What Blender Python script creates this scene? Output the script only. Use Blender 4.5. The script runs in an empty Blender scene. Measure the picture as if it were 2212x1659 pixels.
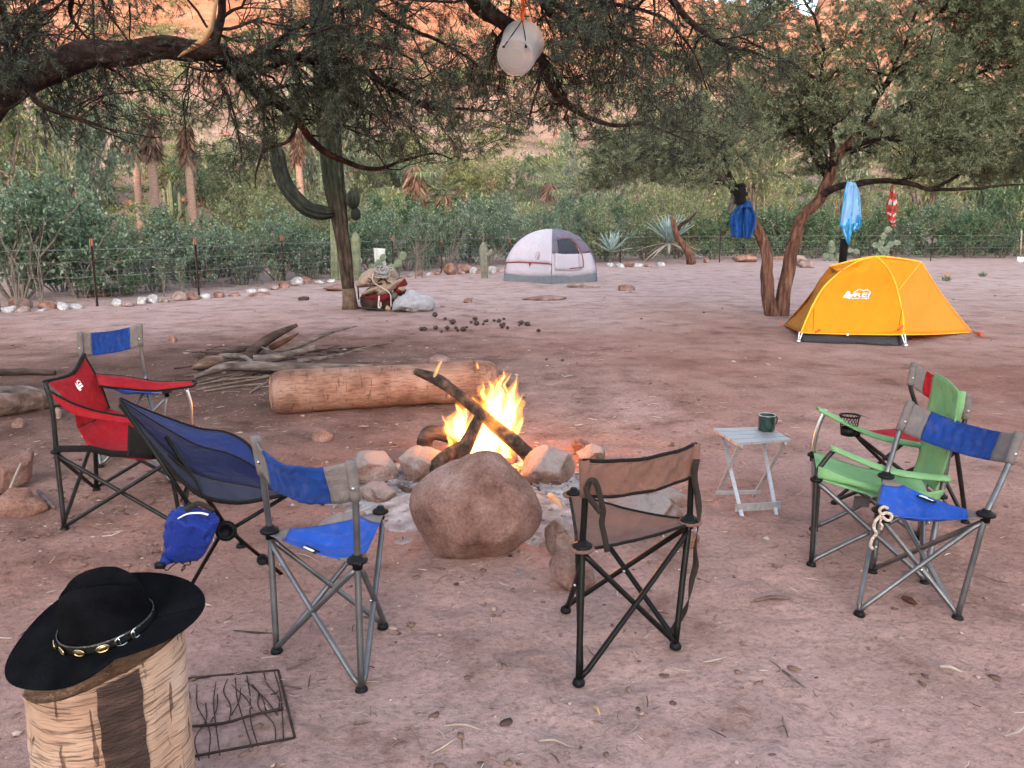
import bpy, bmesh, math, random
import numpy as np
from mathutils import Vector, Matrix

# ------------------------------------------------------------------ camera, sky, sun, exposure
SC = bpy.context.scene
COL = SC.collection
CAM_H = 1.55
PITCH = math.radians(11.72)
FPX = 1660.0                      # focal length in units of a 2212 px wide picture
cam_d = bpy.data.cameras.new('camera')
cam = bpy.data.objects.new('camera', cam_d)
COL.objects.link(cam)
cam.location = (0, 0, CAM_H)
cam.rotation_euler = (math.pi/2 - PITCH, 0, 0)
cam_d.sensor_width = 36
cam_d.lens = 36*FPX/2212
cam_d.clip_start = 0.05
cam_d.clip_end = 2000
SC.camera = cam

SUN_EL = math.radians(11)
SUN_STRENGTH = 0.62
SKY_STRENGTH = 0.15
EXPOSURE = 2.75
world = bpy.data.worlds.new('World')
SC.world = world
world.use_nodes = True
wn = world.node_tree.nodes
wl = world.node_tree.links
bg = wn['Background']
sky = wn.new('ShaderNodeTexSky')
sky.sky_type = 'NISHITA'
sky.sun_disc = False
sky.sun_elevation = SUN_EL
sky.sun_rotation = math.pi
sky.air_density = 1.0
sky.dust_density = 2.0
hsv = wn.new('ShaderNodeHueSaturation')
hsv.inputs['Saturation'].default_value = 0.62
wl.new(sky.outputs[0], hsv.inputs['Color'])
wl.new(hsv.outputs[0], bg.inputs['Color'])
bg.inputs['Strength'].default_value = SKY_STRENGTH

sun_d = bpy.data.lights.new('sun', 'SUN')
sun_d.energy = SUN_STRENGTH
sun_d.angle = math.radians(2)
sun_d.color = (1.0, 0.60, 0.40)
sun = bpy.data.objects.new('sun', sun_d)
COL.objects.link(sun)
# low sun behind the camera: it comes over the added sun-blocking ridge behind us and reaches the slope across the valley
sdir = Vector((0.10, 1.0, -math.tan(SUN_EL))).normalized()
sun.rotation_euler = sdir.to_track_quat('-Z', 'Y').to_euler()
sun.location = (0, -100, 80)

SC.view_settings.view_transform = 'Standard'
SC.view_settings.look = 'None'
SC.view_settings.exposure = EXPOSURE
SC.view_settings.gamma = 1
SC.render.engine = 'CYCLES'
cy = SC.cycles
cy.use_denoising = True
cy.max_bounces = 6
cy.diffuse_bounces = 3
cy.glossy_bounces = 2
cy.transmission_bounces = 4
cy.transparent_max_bounces = 8
cy.volume_bounces = 0
cy.sample_clamp_indirect = 4.0

RNG = np.random.default_rng(7)
random.seed(7)

# ------------------------------------------------------------------ measuring helpers
_s, _c = math.sin(PITCH), math.cos(PITCH)
def ray(u, v):
    x, d = u-1106.0, v-829.5
    return (x, FPX*_c - d*_s, -FPX*_s - d*_c)
def gz(u, v, z=0.0):              # point at height z seen at (u, v)
    r = ray(u, v); t = (z-CAM_H)/r[2]
    return Vector((r[0]*t, r[1]*t, z))
def gy(u, v, Y):                  # point at distance Y seen at (u, v)
    r = ray(u, v); t = Y/r[1]
    return Vector((r[0]*t, Y, CAM_H+r[2]*t))
def pxm(v, Y):                    # metres per unit of u at distance Y
    return Y/ray(0, v)[1]

# ------------------------------------------------------------------ noise
def _hash(ix, iy, iz, seed):
    h = (ix.astype(np.int64)*374761393 + iy.astype(np.int64)*668265263 + iz.astype(np.int64)*2147483647 + seed*1274126177) & 0xffffffff
    h = ((h ^ (h >> 13))*1274126177) & 0xffffffff
    h = ((h ^ (h >> 16))*2246822519) & 0xffffffff
    h = h ^ (h >> 15)
    return (h & 0xffffff)/float(0x7fffff) - 1.0
def vnoise(p, seed=0):
    p = np.asarray(p, float)
    i = np.floor(p).astype(np.int64); f = p-i
    f = f*f*f*(f*(f*6-15)+10)
    x, y, z = i[..., 0], i[..., 1], i[..., 2]
    out = 0
    for dx in (0, 1):
        wx = f[..., 0] if dx else 1-f[..., 0]
        for dy in (0, 1):
            wy = f[..., 1] if dy else 1-f[..., 1]
            for dz in (0, 1):
                wz = f[..., 2] if dz else 1-f[..., 2]
                out = out + wx*wy*wz*_hash(x+dx, y+dy, z+dz, seed)
    return out
def fbm(p, octv=4, seed=0, gain=0.5):
    p = np.asarray(p, float); a, s, tot = 1.0, 0.0, 0.0
    for k in range(octv):
        s = s + a*vnoise(p*(2.03**k)+17.3*k, seed+k); tot += a; a *= gain
    return s/tot

# ------------------------------------------------------------------ mesh building
BASE = {}
class MB:
    def __init__(self): self.v = []; self.f = []; self.m = []
    def add(self, vs, fs, m=0):
        o = len(self.v)
        self.v.extend([tuple(a) for a in vs])
        for f in fs:
            self.f.append([o+i for i in f]); self.m.append(m)
    def box(self, c, size, rot=None, m=0):
        sx, sy, sz = [a/2 for a in size]; c = Vector(c)
        vs = [Vector((x*sx, y*sy, z*sz)) for z in (-1, 1) for y in (-1, 1) for x in (-1, 1)]
        if rot is not None: vs = [rot @ a for a in vs]
        self.add([a+c for a in vs], [(0, 2, 3, 1), (4, 5, 7, 6), (0, 1, 5, 4), (2, 6, 7, 3), (0, 4, 6, 2), (1, 3, 7, 5)], m)
    def beam(self, a, b, w, h, up=(0, 0, 1), m=0):      # box from a to b, w across, h along up
        a, b = Vector(a), Vector(b); d = (b-a); L = d.length; d.normalize()
        upv = Vector(up); s = d.cross(upv)
        if s.length < 1e-4: s = d.cross(Vector((1, 0, 0)))
        s.normalize(); n = s.cross(d).normalized()
        vs = [p + s*x*w/2 + n*y*h/2 for p in (a, b) for y in (-1, 1) for x in (-1, 1)]
        self.add(vs, [(0, 2, 3, 1), (4, 5, 7, 6), (0, 1, 5, 4), (2, 6, 7, 3), (0, 4, 6, 2), (1, 3, 7, 5)], m)
    def tube(self, pts, r, sides=8, cap=True, closed=False, m=0, squash=None):
        pts = [Vector(p) for p in pts]; n = len(pts)
        rr = r if isinstance(r, (list, tuple, np.ndarray)) else [r]*n
        tang = []
        for i in range(n):
            if closed: t = pts[(i+1) % n]-pts[i-1]
            else: t = pts[min(i+1, n-1)]-pts[max(i-1, 0)]
            if t.length < 1e-9: t = Vector((0, 0, 1))
            tang.append(t.normalized())
        ref = Vector((0, 0, 1)) if abs(tang[0].z) < 0.9 else Vector((1, 0, 0))
        nrm = tang[0].cross(ref).normalized()
        vs = []
        for i in range(n):
            nrm = (nrm - tang[i]*nrm.dot(tang[i]))
            if nrm.length < 1e-6: nrm = tang[i].orthogonal()
            nrm.normalize(); bn = tang[i].cross(nrm)
            for k in range(sides):
                a = 2*math.pi*k/sides
                vs.append(pts[i] + nrm*(math.cos(a)*rr[i]) + bn*(math.sin(a)*rr[i]*(squash or 1)))
        fs = []
        rng = range(n) if closed else range(n-1)
        for i in rng:
            j = (i+1) % n
            for k in range(sides):
                k2 = (k+1) % sides
                fs.append((i*sides+k, i*sides+k2, j*sides+k2, j*sides+k))
        if cap and not closed:
            fs.append(tuple(range(sides-1, -1, -1))); fs.append(tuple((n-1)*sides+k for k in range(sides)))
        self.add(vs, fs, m)
    def lathe(self, prof, c=(0, 0, 0), axis=(0, 0, 1), sides=20, m=0, cap0=True, cap1=True):
        c = Vector(c); q = Vector((0, 0, 1)).rotation_difference(Vector(axis).normalized())
        vs = []
        for (r, z) in prof:
            for k in range(sides):
                a = 2*math.pi*k/sides
                vs.append(c + q @ Vector((r*math.cos(a), r*math.sin(a), z)))
        fs = []
        for i in range(len(prof)-1):
            for k in range(sides):
                k2 = (k+1) % sides
                fs.append((i*sides+k, i*sides+k2, (i+1)*sides+k2, (i+1)*sides+k))
        if cap0: fs.append(tuple(range(sides-1, -1, -1)))
        if cap1: fs.append(tuple((len(prof)-1)*sides+k for k in range(sides)))
        self.add(vs, fs, m)
    def grid(self, fn, nu, nv, m=0, keep=None):          # fn(s, t) -> point
        vs = [fn(i/nu, j/nv) for j in range(nv+1) for i in range(nu+1)]
        fs = []
        for j in range(nv):
            for i in range(nu):
                if keep and not keep((i+.5)/nu, (j+.5)/nv): continue
                a = j*(nu+1)+i
                fs.append((a, a+1, a+nu+2, a+nu+1))
        self.add(vs, fs, m)
    def build(self, name, mat, parent=None, smooth=True, solid=0.0, sub=0, offset=0.0):
        me = bpy.data.meshes.new(name)
        b = BASE.get(parent, Vector((0, 0, 0)))
        me.from_pydata([(a[0]-b[0], a[1]-b[1], a[2]-b[2]) for a in self.v], [], self.f)
        o = bpy.data.objects.new(name, me); COL.objects.link(o)
        for mm in (mat if isinstance(mat, (list, tuple)) else [mat]): me.materials.append(mm)
        if isinstance(mat, (list, tuple)): me.polygons.foreach_set('material_index', self.m)
        if smooth: me.polygons.foreach_set('use_smooth', [True]*len(me.polygons))
        me.update()
        if parent is not None:
            o.parent = parent; BASE[o] = b
        if solid:
            md = o.modifiers.new('solid', 'SOLIDIFY'); md.thickness = solid; md.offset = offset
        if sub:
            md = o.modifiers.new('sub', 'SUBSURF'); md.levels = sub; md.render_levels = sub
        return o

def mesh_np(name, V, F, mat, parent=None, smooth=False):
    """V (n,3) array, F (m,k) array of equal sized faces"""
    b = BASE.get(parent, Vector((0, 0, 0)))
    V = np.asarray(V, np.float32) - np.array(b, np.float32)
    F = np.asarray(F, np.int32); k = F.shape[1]
    me = bpy.data.meshes.new(name)
    me.vertices.add(len(V)); me.vertices.foreach_set('co', V.ravel())
    me.loops.add(F.size); me.loops.foreach_set('vertex_index', F.ravel())
    me.polygons.add(len(F))
    me.polygons.foreach_set('loop_start', np.arange(0, F.size, k, dtype=np.int32))
    me.polygons.foreach_set('loop_total', np.full(len(F), k, np.int32))
    if smooth: me.polygons.foreach_set('use_smooth', np.ones(len(F), bool))
    me.update(calc_edges=True)
    me.materials.append(mat)
    o = bpy.data.objects.new(name, me); COL.objects.link(o)
    if parent is not None:
        o.parent = parent; BASE[o] = b
    return o

def tag(o, label=None, cat=None, group=None, kind=None):
    if label: o['label'] = label
    if cat: o['category'] = cat
    if group: o['group'] = group
    if kind: o['kind'] = kind
    return o
def thing(name, label, cat, loc=(0, 0, 0), group=None):
    o = bpy.data.objects.new(name, None); COL.objects.link(o)
    o.location = loc; o.empty_display_size = 0.1
    BASE[o] = Vector(loc)
    return tag(o, label, cat, group)
def dup(root, loc, rotz=0.0, scale=1.0, label=None, group=None):
    r = root.copy(); COL.objects.link(r)
    r.location = loc; r.rotation_euler = (0, 0, rotz)
    r.scale = scale if isinstance(scale, (tuple, list)) else (scale,)*3
    if label: r['label'] = label
    if group: r['group'] = group
    for ch in list(root.children):
        c = ch.copy(); COL.objects.link(c); c.parent = r
        for g in ch.children:
            d = g.copy(); COL.objects.link(d); d.parent = c
    return r

# ------------------------------------------------------------------ materials
def mat_new(name):
    m = bpy.data.materials.new(name); m.use_nodes = True
    nt = m.node_tree
    return m, nt, nt.nodes, nt.links, nt.nodes['Principled BSDF']
def _ramp(N, stops):
    r = N.new('ShaderNodeValToRGB'); e = r.color_ramp.elements
    while len(e) < len(stops): e.new(0.5)
    for i, (p, c) in enumerate(stops):
        e[i].position = p; e[i].color = (*c, 1) if len(c) == 3 else c
    return r
def mat(name, cols, scale=8.0, rough=0.8, metal=0.0, bump=0.0, bscale=40.0, stretch=(1, 1, 1), detail=4.0, spec=0.3, sheen=0.0, bdist=0.02, trans=0.0):
    """noise-mixed colours with a noise bump, in object space"""
    m, nt, N, L, P = mat_new(name)
    if not isinstance(cols[0], (tuple, list)): cols = [cols, tuple(c*0.82 for c in cols)]
    tc = N.new('ShaderNodeTexCoord'); mp = N.new('ShaderNodeMapping'); mp.inputs['Scale'].default_value = stretch
    L.new(tc.outputs['Object'], mp.inputs['Vector'])
    n = N.new('ShaderNodeTexNoise'); n.inputs['Scale'].default_value = scale; n.inputs['Detail'].default_value = detail
    L.new(mp.outputs[0], n.inputs['Vector'])
    k = len(cols); stops = [(0.3+0.4*i/(k-1), c) for i, c in enumerate(cols)]
    r = _ramp(N, stops); L.new(n.outputs['Fac'], r.inputs['Fac']); L.new(r.outputs['Color'], P.inputs['Base Color'])
    P.inputs['Roughness'].default_value = rough; P.inputs['Metallic'].default_value = metal
    P.inputs['Specular IOR Level'].default_value = spec
    if sheen: P.inputs['Sheen Weight'].default_value = sheen
    if trans: P.inputs['Transmission Weight'].default_value = trans
    if bump:
        n2 = N.new('ShaderNodeTexNoise'); n2.inputs['Scale'].default_value = bscale; n2.inputs['Detail'].default_value = 5
        L.new(mp.outputs[0], n2.inputs['Vector'])
        b = N.new('ShaderNodeBump'); b.inputs['Strength'].default_value = bump; b.inputs['Distance'].default_value = bdist
        L.new(n2.outputs['Fac'], b.inputs['Height']); L.new(b.outputs[0], P.inputs['Normal'])
    return m
def mat_rock(name, cols):
    """coarse granular rock: broad stains, mineral speckle, pitted surface"""
    m, nt, N, L, P = mat_new(name)
    tc = N.new('ShaderNodeTexCoord')
    def noise(sc, det, rgh=.6):
        n = N.new('ShaderNodeTexNoise'); n.inputs['Scale'].default_value = sc; n.inputs['Detail'].default_value = det; n.inputs['Roughness'].default_value = rgh
        L.new(tc.outputs['Object'], n.inputs['Vector']); return n
    a, b, c = noise(4.5, 9, .65), noise(70, 4, .7), noise(24, 8, .7)
    ra = _ramp(N, [(.34, cols[0]), (.5, cols[1]), (.66, cols[2])]); L.new(a.outputs['Fac'], ra.inputs['Fac'])
    rb = _ramp(N, [(.36, (.42, .4, .4)), (.5, (1, 1, 1)), (.66, (1.5, 1.48, 1.45))]); L.new(b.outputs['Fac'], rb.inputs['Fac'])
    mx = N.new('ShaderNodeMix'); mx.data_type = 'RGBA'; mx.blend_type = 'MULTIPLY'; mx.inputs[0].default_value = .42
    L.new(ra.outputs['Color'], mx.inputs[6]); L.new(rb.outputs['Color'], mx.inputs[7]); L.new(mx.outputs[2], P.inputs['Base Color'])
    P.inputs['Roughness'].default_value = .95; P.inputs['Specular IOR Level'].default_value = .12
    b1 = N.new('ShaderNodeBump'); b1.inputs['Strength'].default_value = 1; b1.inputs['Distance'].default_value = .006; L.new(b.outputs['Fac'], b1.inputs['Height'])
    b2 = N.new('ShaderNodeBump'); b2.inputs['Strength'].default_value = 1; b2.inputs['Distance'].default_value = .03; L.new(c.outputs['Fac'], b2.inputs['Height'])
    L.new(b1.outputs[0], b2.inputs['Normal']); L.new(b2.outputs[0], P.inputs['Normal'])
    return m
def mat_cloth(name, col, dark=0.8, weave=350.0, rough=0.85, dust=0.0, dustcol=(0.3, 0.22, 0.18), glow=0.0):
    """woven fabric: fine weave bump, soft folds, some dust; glow = share of light let through"""
    m, nt, N, L, P = mat_new(name)
    tc = N.new('ShaderNodeTexCoord')
    n = N.new('ShaderNodeTexNoise'); n.inputs['Scale'].default_value = 9; n.inputs['Detail'].default_value = 6
    L.new(tc.outputs['Object'], n.inputs['Vector'])
    r = _ramp(N, [(0.3, tuple(c*dark for c in col)), (0.7, col)]); L.new(n.outputs['Fac'], r.inputs['Fac'])
    last = r.outputs['Color']
    if dust:
        n3 = N.new('ShaderNodeTexNoise'); n3.inputs['Scale'].default_value = 26; n3.inputs['Detail'].default_value = 8
        L.new(tc.outputs['Object'], n3.inputs['Vector'])
        r3 = _ramp(N, [(0.5, (0, 0, 0)), (0.75, (dust, dust, dust))]); L.new(n3.outputs['Fac'], r3.inputs['Fac'])
        mx = N.new('ShaderNodeMix'); mx.data_type = 'RGBA'
        L.new(r3.outputs['Color'], mx.inputs[0]); L.new(last, mx.inputs[6]); mx.inputs[7].default_value = (*dustcol, 1)
        last = mx.outputs[2]
    L.new(last, P.inputs['Base Color'])
    P.inputs['Roughness'].default_value = rough; P.inputs['Specular IOR Level'].default_value = 0.1
    P.inputs['Sheen Weight'].default_value = 0.03
    n2 = N.new('ShaderNodeTexNoise'); n2.inputs['Scale'].default_value = weave; L.new(tc.outputs['Object'], n2.inputs['Vector'])
    n4 = N.new('ShaderNodeTexNoise'); n4.inputs['Scale'].default_value = 9; n4.inputs['Detail'].default_value = 4; n4.inputs['Distortion'].default_value = 1.2; L.new(tc.outputs['Object'], n4.inputs['Vector'])
    b = N.new('ShaderNodeBump'); b.inputs['Strength'].default_value = 0.25; b.inputs['Distance'].default_value = 0.002
    b2 = N.new('ShaderNodeBump'); b2.inputs['Strength'].default_value = 0.6; b2.inputs['Distance'].default_value = 0.03
    L.new(n2.outputs['Fac'], b.inputs['Height']); L.new(n4.outputs['Fac'], b2.inputs['Height']); L.new(b.outputs[0], b2.inputs['Normal'])
    L.new(b2.outputs[0], P.inputs['Normal'])
    if glow:
        tr = N.new('ShaderNodeBsdfTranslucent'); L.new(last, tr.inputs['Color'])
        ms = N.new('ShaderNodeMixShader'); ms.inputs[0].default_value = glow
        L.new(P.outputs[0], ms.inputs[1]); L.new(tr.outputs[0], ms.inputs[2])
        L.new(ms.outputs[0], N['Material Output'].inputs['Surface'])
    return m
def mat_leaf(name, c1, c2, c3=None, trans=0.42, rough=0.6):
    m, nt, N, L, P = mat_new(name)
    g = N.new('ShaderNodeNewGeometry')
    st = [(0.0, c1), (0.75, c2)] + ([(0.97, c3)] if c3 else [])
    r = _ramp(N, st); L.new(g.outputs['Random Per Island'], r.inputs['Fac'])
    L.new(r.outputs['Color'], P.inputs['Base Color'])
    P.inputs['Roughness'].default_value = rough; P.inputs['Specular IOR Level'].default_value = 0.25
    tr = N.new('ShaderNodeBsdfTranslucent'); L.new(r.outputs['Color'], tr.inputs['Color'])
    ms = N.new('ShaderNodeMixShader'); ms.inputs[0].default_value = trans
    L.new(P.outputs[0], ms.inputs[1]); L.new(tr.outputs[0], ms.inputs[2])
    L.new(ms.outputs[0], N['Material Output'].inputs['Surface'])
    return m

def mat_ground():
    m, nt, N, L, P = mat_new('packed_earth')
    tc = N.new('ShaderNodeTexCoord')
    def noise(sc, det=6, rgh=0.6):
        n = N.new('ShaderNodeTexNoise'); n.inputs['Scale'].default_value = sc; n.inputs['Detail'].default_value = det
        n.inputs['Roughness'].default_value = rgh
        L.new(tc.outputs['Object'], n.inputs['Vector']); return n
    big = noise(0.22, 5); mid = noise(2.2, 7, 0.65); fine = noise(38, 6, 0.7); grit = noise(160, 3)
    rb = _ramp(N, [(0.36, (0.222, 0.106, 0.083)), (0.5, (0.298, 0.170, 0.141)), (0.64, (0.35, 0.228, 0.202))])
    L.new(big.outputs['Fac'], rb.inputs['Fac'])
    rm = _ramp(N, [(0.32, (0.42, 0.34, 0.3)), (0.44, (.82, .8, .78)), (0.54, (1, 1, 1)), (0.70, (1.22, 1.2, 1.2))])
    L.new(mid.outputs['Fac'], rm.inputs['Fac'])
    mx = N.new('ShaderNodeMix'); mx.data_type = 'RGBA'; mx.blend_type = 'MULTIPLY'; mx.inputs[0].default_value = 0.75
    # paler lilac dust on the trampled far side, browner litter-stained earth round the firewood
    sp = N.new('ShaderNodeSeparateXYZ'); L.new(tc.outputs['Object'], sp.inputs[0])
    wob = noise(0.5, 5); ad = N.new('ShaderNodeMath'); ad.operation = 'MULTIPLY_ADD'; ad.inputs[1].default_value = 7.0
    L.new(wob.outputs['Fac'], ad.inputs[0]); L.new(sp.outputs['Y'], ad.inputs[2])
    mr = N.new('ShaderNodeMapRange'); mr.inputs[1].default_value = 14.0; mr.inputs[2].default_value = 20.0; mr.inputs[4].default_value = .7
    L.new(ad.outputs[0], mr.inputs[0])
    mp_ = N.new('ShaderNodeMix'); mp_.data_type = 'RGBA'; L.new(mr.outputs[0], mp_.inputs[0]); L.new(rb.outputs['Color'], mp_.inputs[6]); mp_.inputs[7].default_value = (0.43, 0.312, 0.288, 1)
    vn = N.new('ShaderNodeVectorMath'); vn.operation = 'DISTANCE'; vn.inputs[1].default_value = (.15, 1.6, 0); L.new(tc.outputs['Object'], vn.inputs[0])
    a3 = N.new('ShaderNodeMath'); a3.operation = 'MULTIPLY_ADD'; a3.inputs[1].default_value = 1.6; L.new(mid.outputs['Fac'], a3.inputs[0]); L.new(vn.outputs['Value'], a3.inputs[2])
    mr3 = N.new('ShaderNodeMapRange'); mr3.inputs[1].default_value = 1.7; mr3.inputs[2].default_value = 3.6; mr3.inputs[3].default_value = .75; mr3.inputs[4].default_value = 0; L.new(a3.outputs[0], mr3.inputs[0])
    mp3 = N.new('ShaderNodeMix'); mp3.data_type = 'RGBA'; L.new(mr3.outputs[0], mp3.inputs[0]); L.new(mp_.outputs[2], mp3.inputs[6]); mp3.inputs[7].default_value = (0.36, 0.248, 0.226, 1); mp_ = mp3
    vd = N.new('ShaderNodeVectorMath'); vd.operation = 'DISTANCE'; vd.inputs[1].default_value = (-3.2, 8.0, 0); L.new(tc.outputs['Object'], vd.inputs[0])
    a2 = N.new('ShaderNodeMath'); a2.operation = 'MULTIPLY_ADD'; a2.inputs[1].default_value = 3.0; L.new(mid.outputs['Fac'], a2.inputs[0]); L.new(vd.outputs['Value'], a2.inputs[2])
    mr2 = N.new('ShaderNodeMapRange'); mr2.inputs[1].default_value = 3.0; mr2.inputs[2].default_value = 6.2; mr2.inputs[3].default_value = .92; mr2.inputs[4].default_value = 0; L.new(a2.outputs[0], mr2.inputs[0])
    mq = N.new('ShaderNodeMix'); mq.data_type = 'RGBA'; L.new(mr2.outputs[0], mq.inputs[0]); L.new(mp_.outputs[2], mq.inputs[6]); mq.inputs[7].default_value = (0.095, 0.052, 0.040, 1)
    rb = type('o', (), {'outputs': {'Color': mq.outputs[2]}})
    L.new(rb.outputs['Color'], mx.inputs[6]); L.new(rm.outputs['Color'], mx.inputs[7])
    rf = _ramp(N, [(0.32, (0.5, 0.46, 0.44)), (0.5, (1, 1, 1)), (0.7, (1.18, 1.17, 1.16))])
    L.new(fine.outputs['Fac'], rf.inputs['Fac'])
    m2 = N.new('ShaderNodeMix'); m2.data_type = 'RGBA'; m2.blend_type = 'MULTIPLY'; m2.inputs[0].default_value = 0.7
    L.new(mx.outputs[2], m2.inputs[6]); L.new(rf.outputs['Color'], m2.inputs[7])
    L.new(m2.outputs[2], P.inputs['Base Color'])
    P.inputs['Roughness'].default_value = 0.95; P.inputs['Specular IOR Level'].default_value = 0.1
    add = N.new('ShaderNodeMath'); add.operation = 'MULTIPLY_ADD'; add.inputs[1].default_value = 0.25
    L.new(grit.outputs['Fac'], add.inputs[0]); L.new(fine.outputs['Fac'], add.inputs[2])
    b = N.new('ShaderNodeBump'); b.inputs['Strength'].default_value = 0.9; b.inputs['Distance'].default_value = 0.012
    L.new(add.outputs[0], b.inputs['Height'])
    b2 = N.new('ShaderNodeBump'); b2.inputs['Strength'].default_value = 0.7; b2.inputs['Distance'].default_value = 0.05
    n7 = noise(7, 5, 0.6)
    L.new(n7.outputs['Fac'], b2.inputs['Height']); L.new(b.outputs[0], b2.inputs['Normal']); L.new(b2.outputs[0], P.inputs['Normal'])
    return m
def mat_hill():
    m, nt, N, L, P = mat_new('desert_rock')
    tc = N.new('ShaderNodeTexCoord')
    mp = N.new('ShaderNodeMapping'); mp.inputs['Scale'].default_value = (1, 1, 2.4); L.new(tc.outputs['Object'], mp.inputs['Vector'])
    n = N.new('ShaderNodeTexNoise'); n.inputs['Scale'].default_value = 0.16; n.inputs['Detail'].default_value = 10; n.inputs['Roughness'].default_value = 0.65
    L.new(mp.outputs[0], n.inputs['Vector'])
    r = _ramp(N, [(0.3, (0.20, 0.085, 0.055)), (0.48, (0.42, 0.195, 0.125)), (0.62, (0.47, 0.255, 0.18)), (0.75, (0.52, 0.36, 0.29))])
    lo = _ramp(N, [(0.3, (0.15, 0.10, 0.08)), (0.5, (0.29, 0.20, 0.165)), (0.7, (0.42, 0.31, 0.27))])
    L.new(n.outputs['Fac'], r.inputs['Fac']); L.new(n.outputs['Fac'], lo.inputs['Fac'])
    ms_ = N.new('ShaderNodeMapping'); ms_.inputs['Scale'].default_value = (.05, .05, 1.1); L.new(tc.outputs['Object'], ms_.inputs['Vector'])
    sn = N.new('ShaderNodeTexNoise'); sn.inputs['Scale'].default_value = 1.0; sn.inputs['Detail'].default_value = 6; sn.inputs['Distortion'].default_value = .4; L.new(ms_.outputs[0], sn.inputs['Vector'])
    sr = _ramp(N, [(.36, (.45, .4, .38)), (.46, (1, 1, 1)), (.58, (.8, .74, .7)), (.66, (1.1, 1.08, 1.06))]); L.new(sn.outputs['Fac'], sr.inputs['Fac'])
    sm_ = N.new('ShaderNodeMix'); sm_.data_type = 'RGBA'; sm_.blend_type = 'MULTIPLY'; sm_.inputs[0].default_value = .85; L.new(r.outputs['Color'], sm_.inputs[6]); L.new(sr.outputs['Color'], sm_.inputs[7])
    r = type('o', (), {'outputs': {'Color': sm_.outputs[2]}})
    sp = N.new('ShaderNodeSeparateXYZ'); L.new(tc.outputs['Object'], sp.inputs[0])          # soil slope below; redder cliff above, with sunset glow put into its colour
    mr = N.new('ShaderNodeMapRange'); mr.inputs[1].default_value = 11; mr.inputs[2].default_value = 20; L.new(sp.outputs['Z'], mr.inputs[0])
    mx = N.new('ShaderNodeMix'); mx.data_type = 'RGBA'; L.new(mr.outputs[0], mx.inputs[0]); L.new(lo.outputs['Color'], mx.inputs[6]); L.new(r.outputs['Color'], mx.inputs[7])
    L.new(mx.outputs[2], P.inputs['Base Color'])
    P.inputs['Roughness'].default_value = 0.95; P.inputs['Specular IOR Level'].default_value = 0.1
    n2 = N.new('ShaderNodeTexNoise'); n2.inputs['Scale'].default_value = 0.5; n2.inputs['Detail'].default_value = 10; n2.inputs['Roughness'].default_value = 0.7
    L.new(mp.outputs[0], n2.inputs['Vector'])
    b = N.new('ShaderNodeBump'); b.inputs['Strength'].default_value = 1.0; b.inputs['Distance'].default_value = 1.0
    L.new(n2.outputs['Fac'], b.inputs['Height']); L.new(b.outputs[0], P.inputs['Normal'])
    return m

M = {}
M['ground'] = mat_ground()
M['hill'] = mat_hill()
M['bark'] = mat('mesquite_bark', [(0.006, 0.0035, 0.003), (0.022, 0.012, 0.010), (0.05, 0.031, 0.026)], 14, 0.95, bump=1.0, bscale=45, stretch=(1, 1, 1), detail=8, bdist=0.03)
M['bark_red'] = mat('red_brown_bark', [(0.028, 0.011, 0.008), (0.115, 0.052, 0.035), (0.21, 0.115, 0.085)], 11, 0.95, bump=1.0, bscale=30, stretch=(1.6, 1.6, 0.22), detail=8, bdist=0.04)
M['twig'] = mat('dark_twig', [(0.010, 0.007, 0.006), (0.028, 0.020, 0.017)], 9, 0.95)
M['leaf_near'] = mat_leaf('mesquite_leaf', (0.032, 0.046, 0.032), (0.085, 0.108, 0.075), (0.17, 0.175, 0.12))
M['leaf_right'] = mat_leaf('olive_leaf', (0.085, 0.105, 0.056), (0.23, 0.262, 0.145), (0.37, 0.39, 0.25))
M['leaf_a'] = mat_leaf('shrub_leaf_green', (0.065, 0.105, 0.062), (0.16, 0.235, 0.14), (0.36, 0.45, 0.33))
M['leaf_b'] = mat_leaf('shrub_leaf_grey', (0.085, 0.12, 0.08), (0.19, 0.25, 0.165), (0.34, 0.42, 0.3))
M['leaf_c'] = mat_leaf('shrub_leaf_olive', (0.095, 0.12, 0.052), (0.225, 0.262, 0.125), (0.38, 0.4, 0.23))
M['leaf_d'] = mat_leaf('shrub_leaf_dark', (0.045, 0.082, 0.042), (0.115, 0.19, 0.095), (0.23, 0.32, 0.19))
M['stem'] = mat('shrub_stem', [(0.10, 0.075, 0.06), (0.2, 0.165, 0.14)], 12, 0.95)
M['dry'] = mat('dry_stem', [(0.25, 0.2, 0.16), (0.4, 0.33, 0.27)], 12, 0.95)
M['grey_metal'] = mat('grey_tube', [(0.10, 0.10, 0.105), (0.17, 0.17, 0.175)], 14, 0.42, 0.75, spec=0.5)
M['black_metal'] = mat('black_tube', [(0.003, 0.003, 0.003), (0.008, 0.0075, 0.007)], 14, 0.42, 0.0, spec=0.16)
M['dark_metal'] = mat('dark_tube', [(0.010, 0.009, 0.009), (0.026, 0.025, 0.024)], 14, 0.42, 0.3, spec=0.25)
M['silver'] = mat('bright_steel', [(0.5, 0.5, 0.5), (0.62, 0.62, 0.62)], 10, 0.28, 1.0, spec=0.5)
M['alu'] = mat('brushed_aluminium', [(0.36, 0.36, 0.38), (0.5, 0.5, 0.52)], 30, 0.45, 0.7, stretch=(1, 8, 1), spec=0.5)
M['plastic'] = mat('black_plastic', [(0.003, 0.003, 0.0033), (0.008, 0.008, 0.008)], 14, 0.5, bump=0.1, spec=.14)
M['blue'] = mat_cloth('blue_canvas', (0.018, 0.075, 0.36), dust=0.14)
M['blue_back'] = mat_cloth('deep_blue_canvas', (0.011, 0.04, 0.19), dust=0.10)
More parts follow.
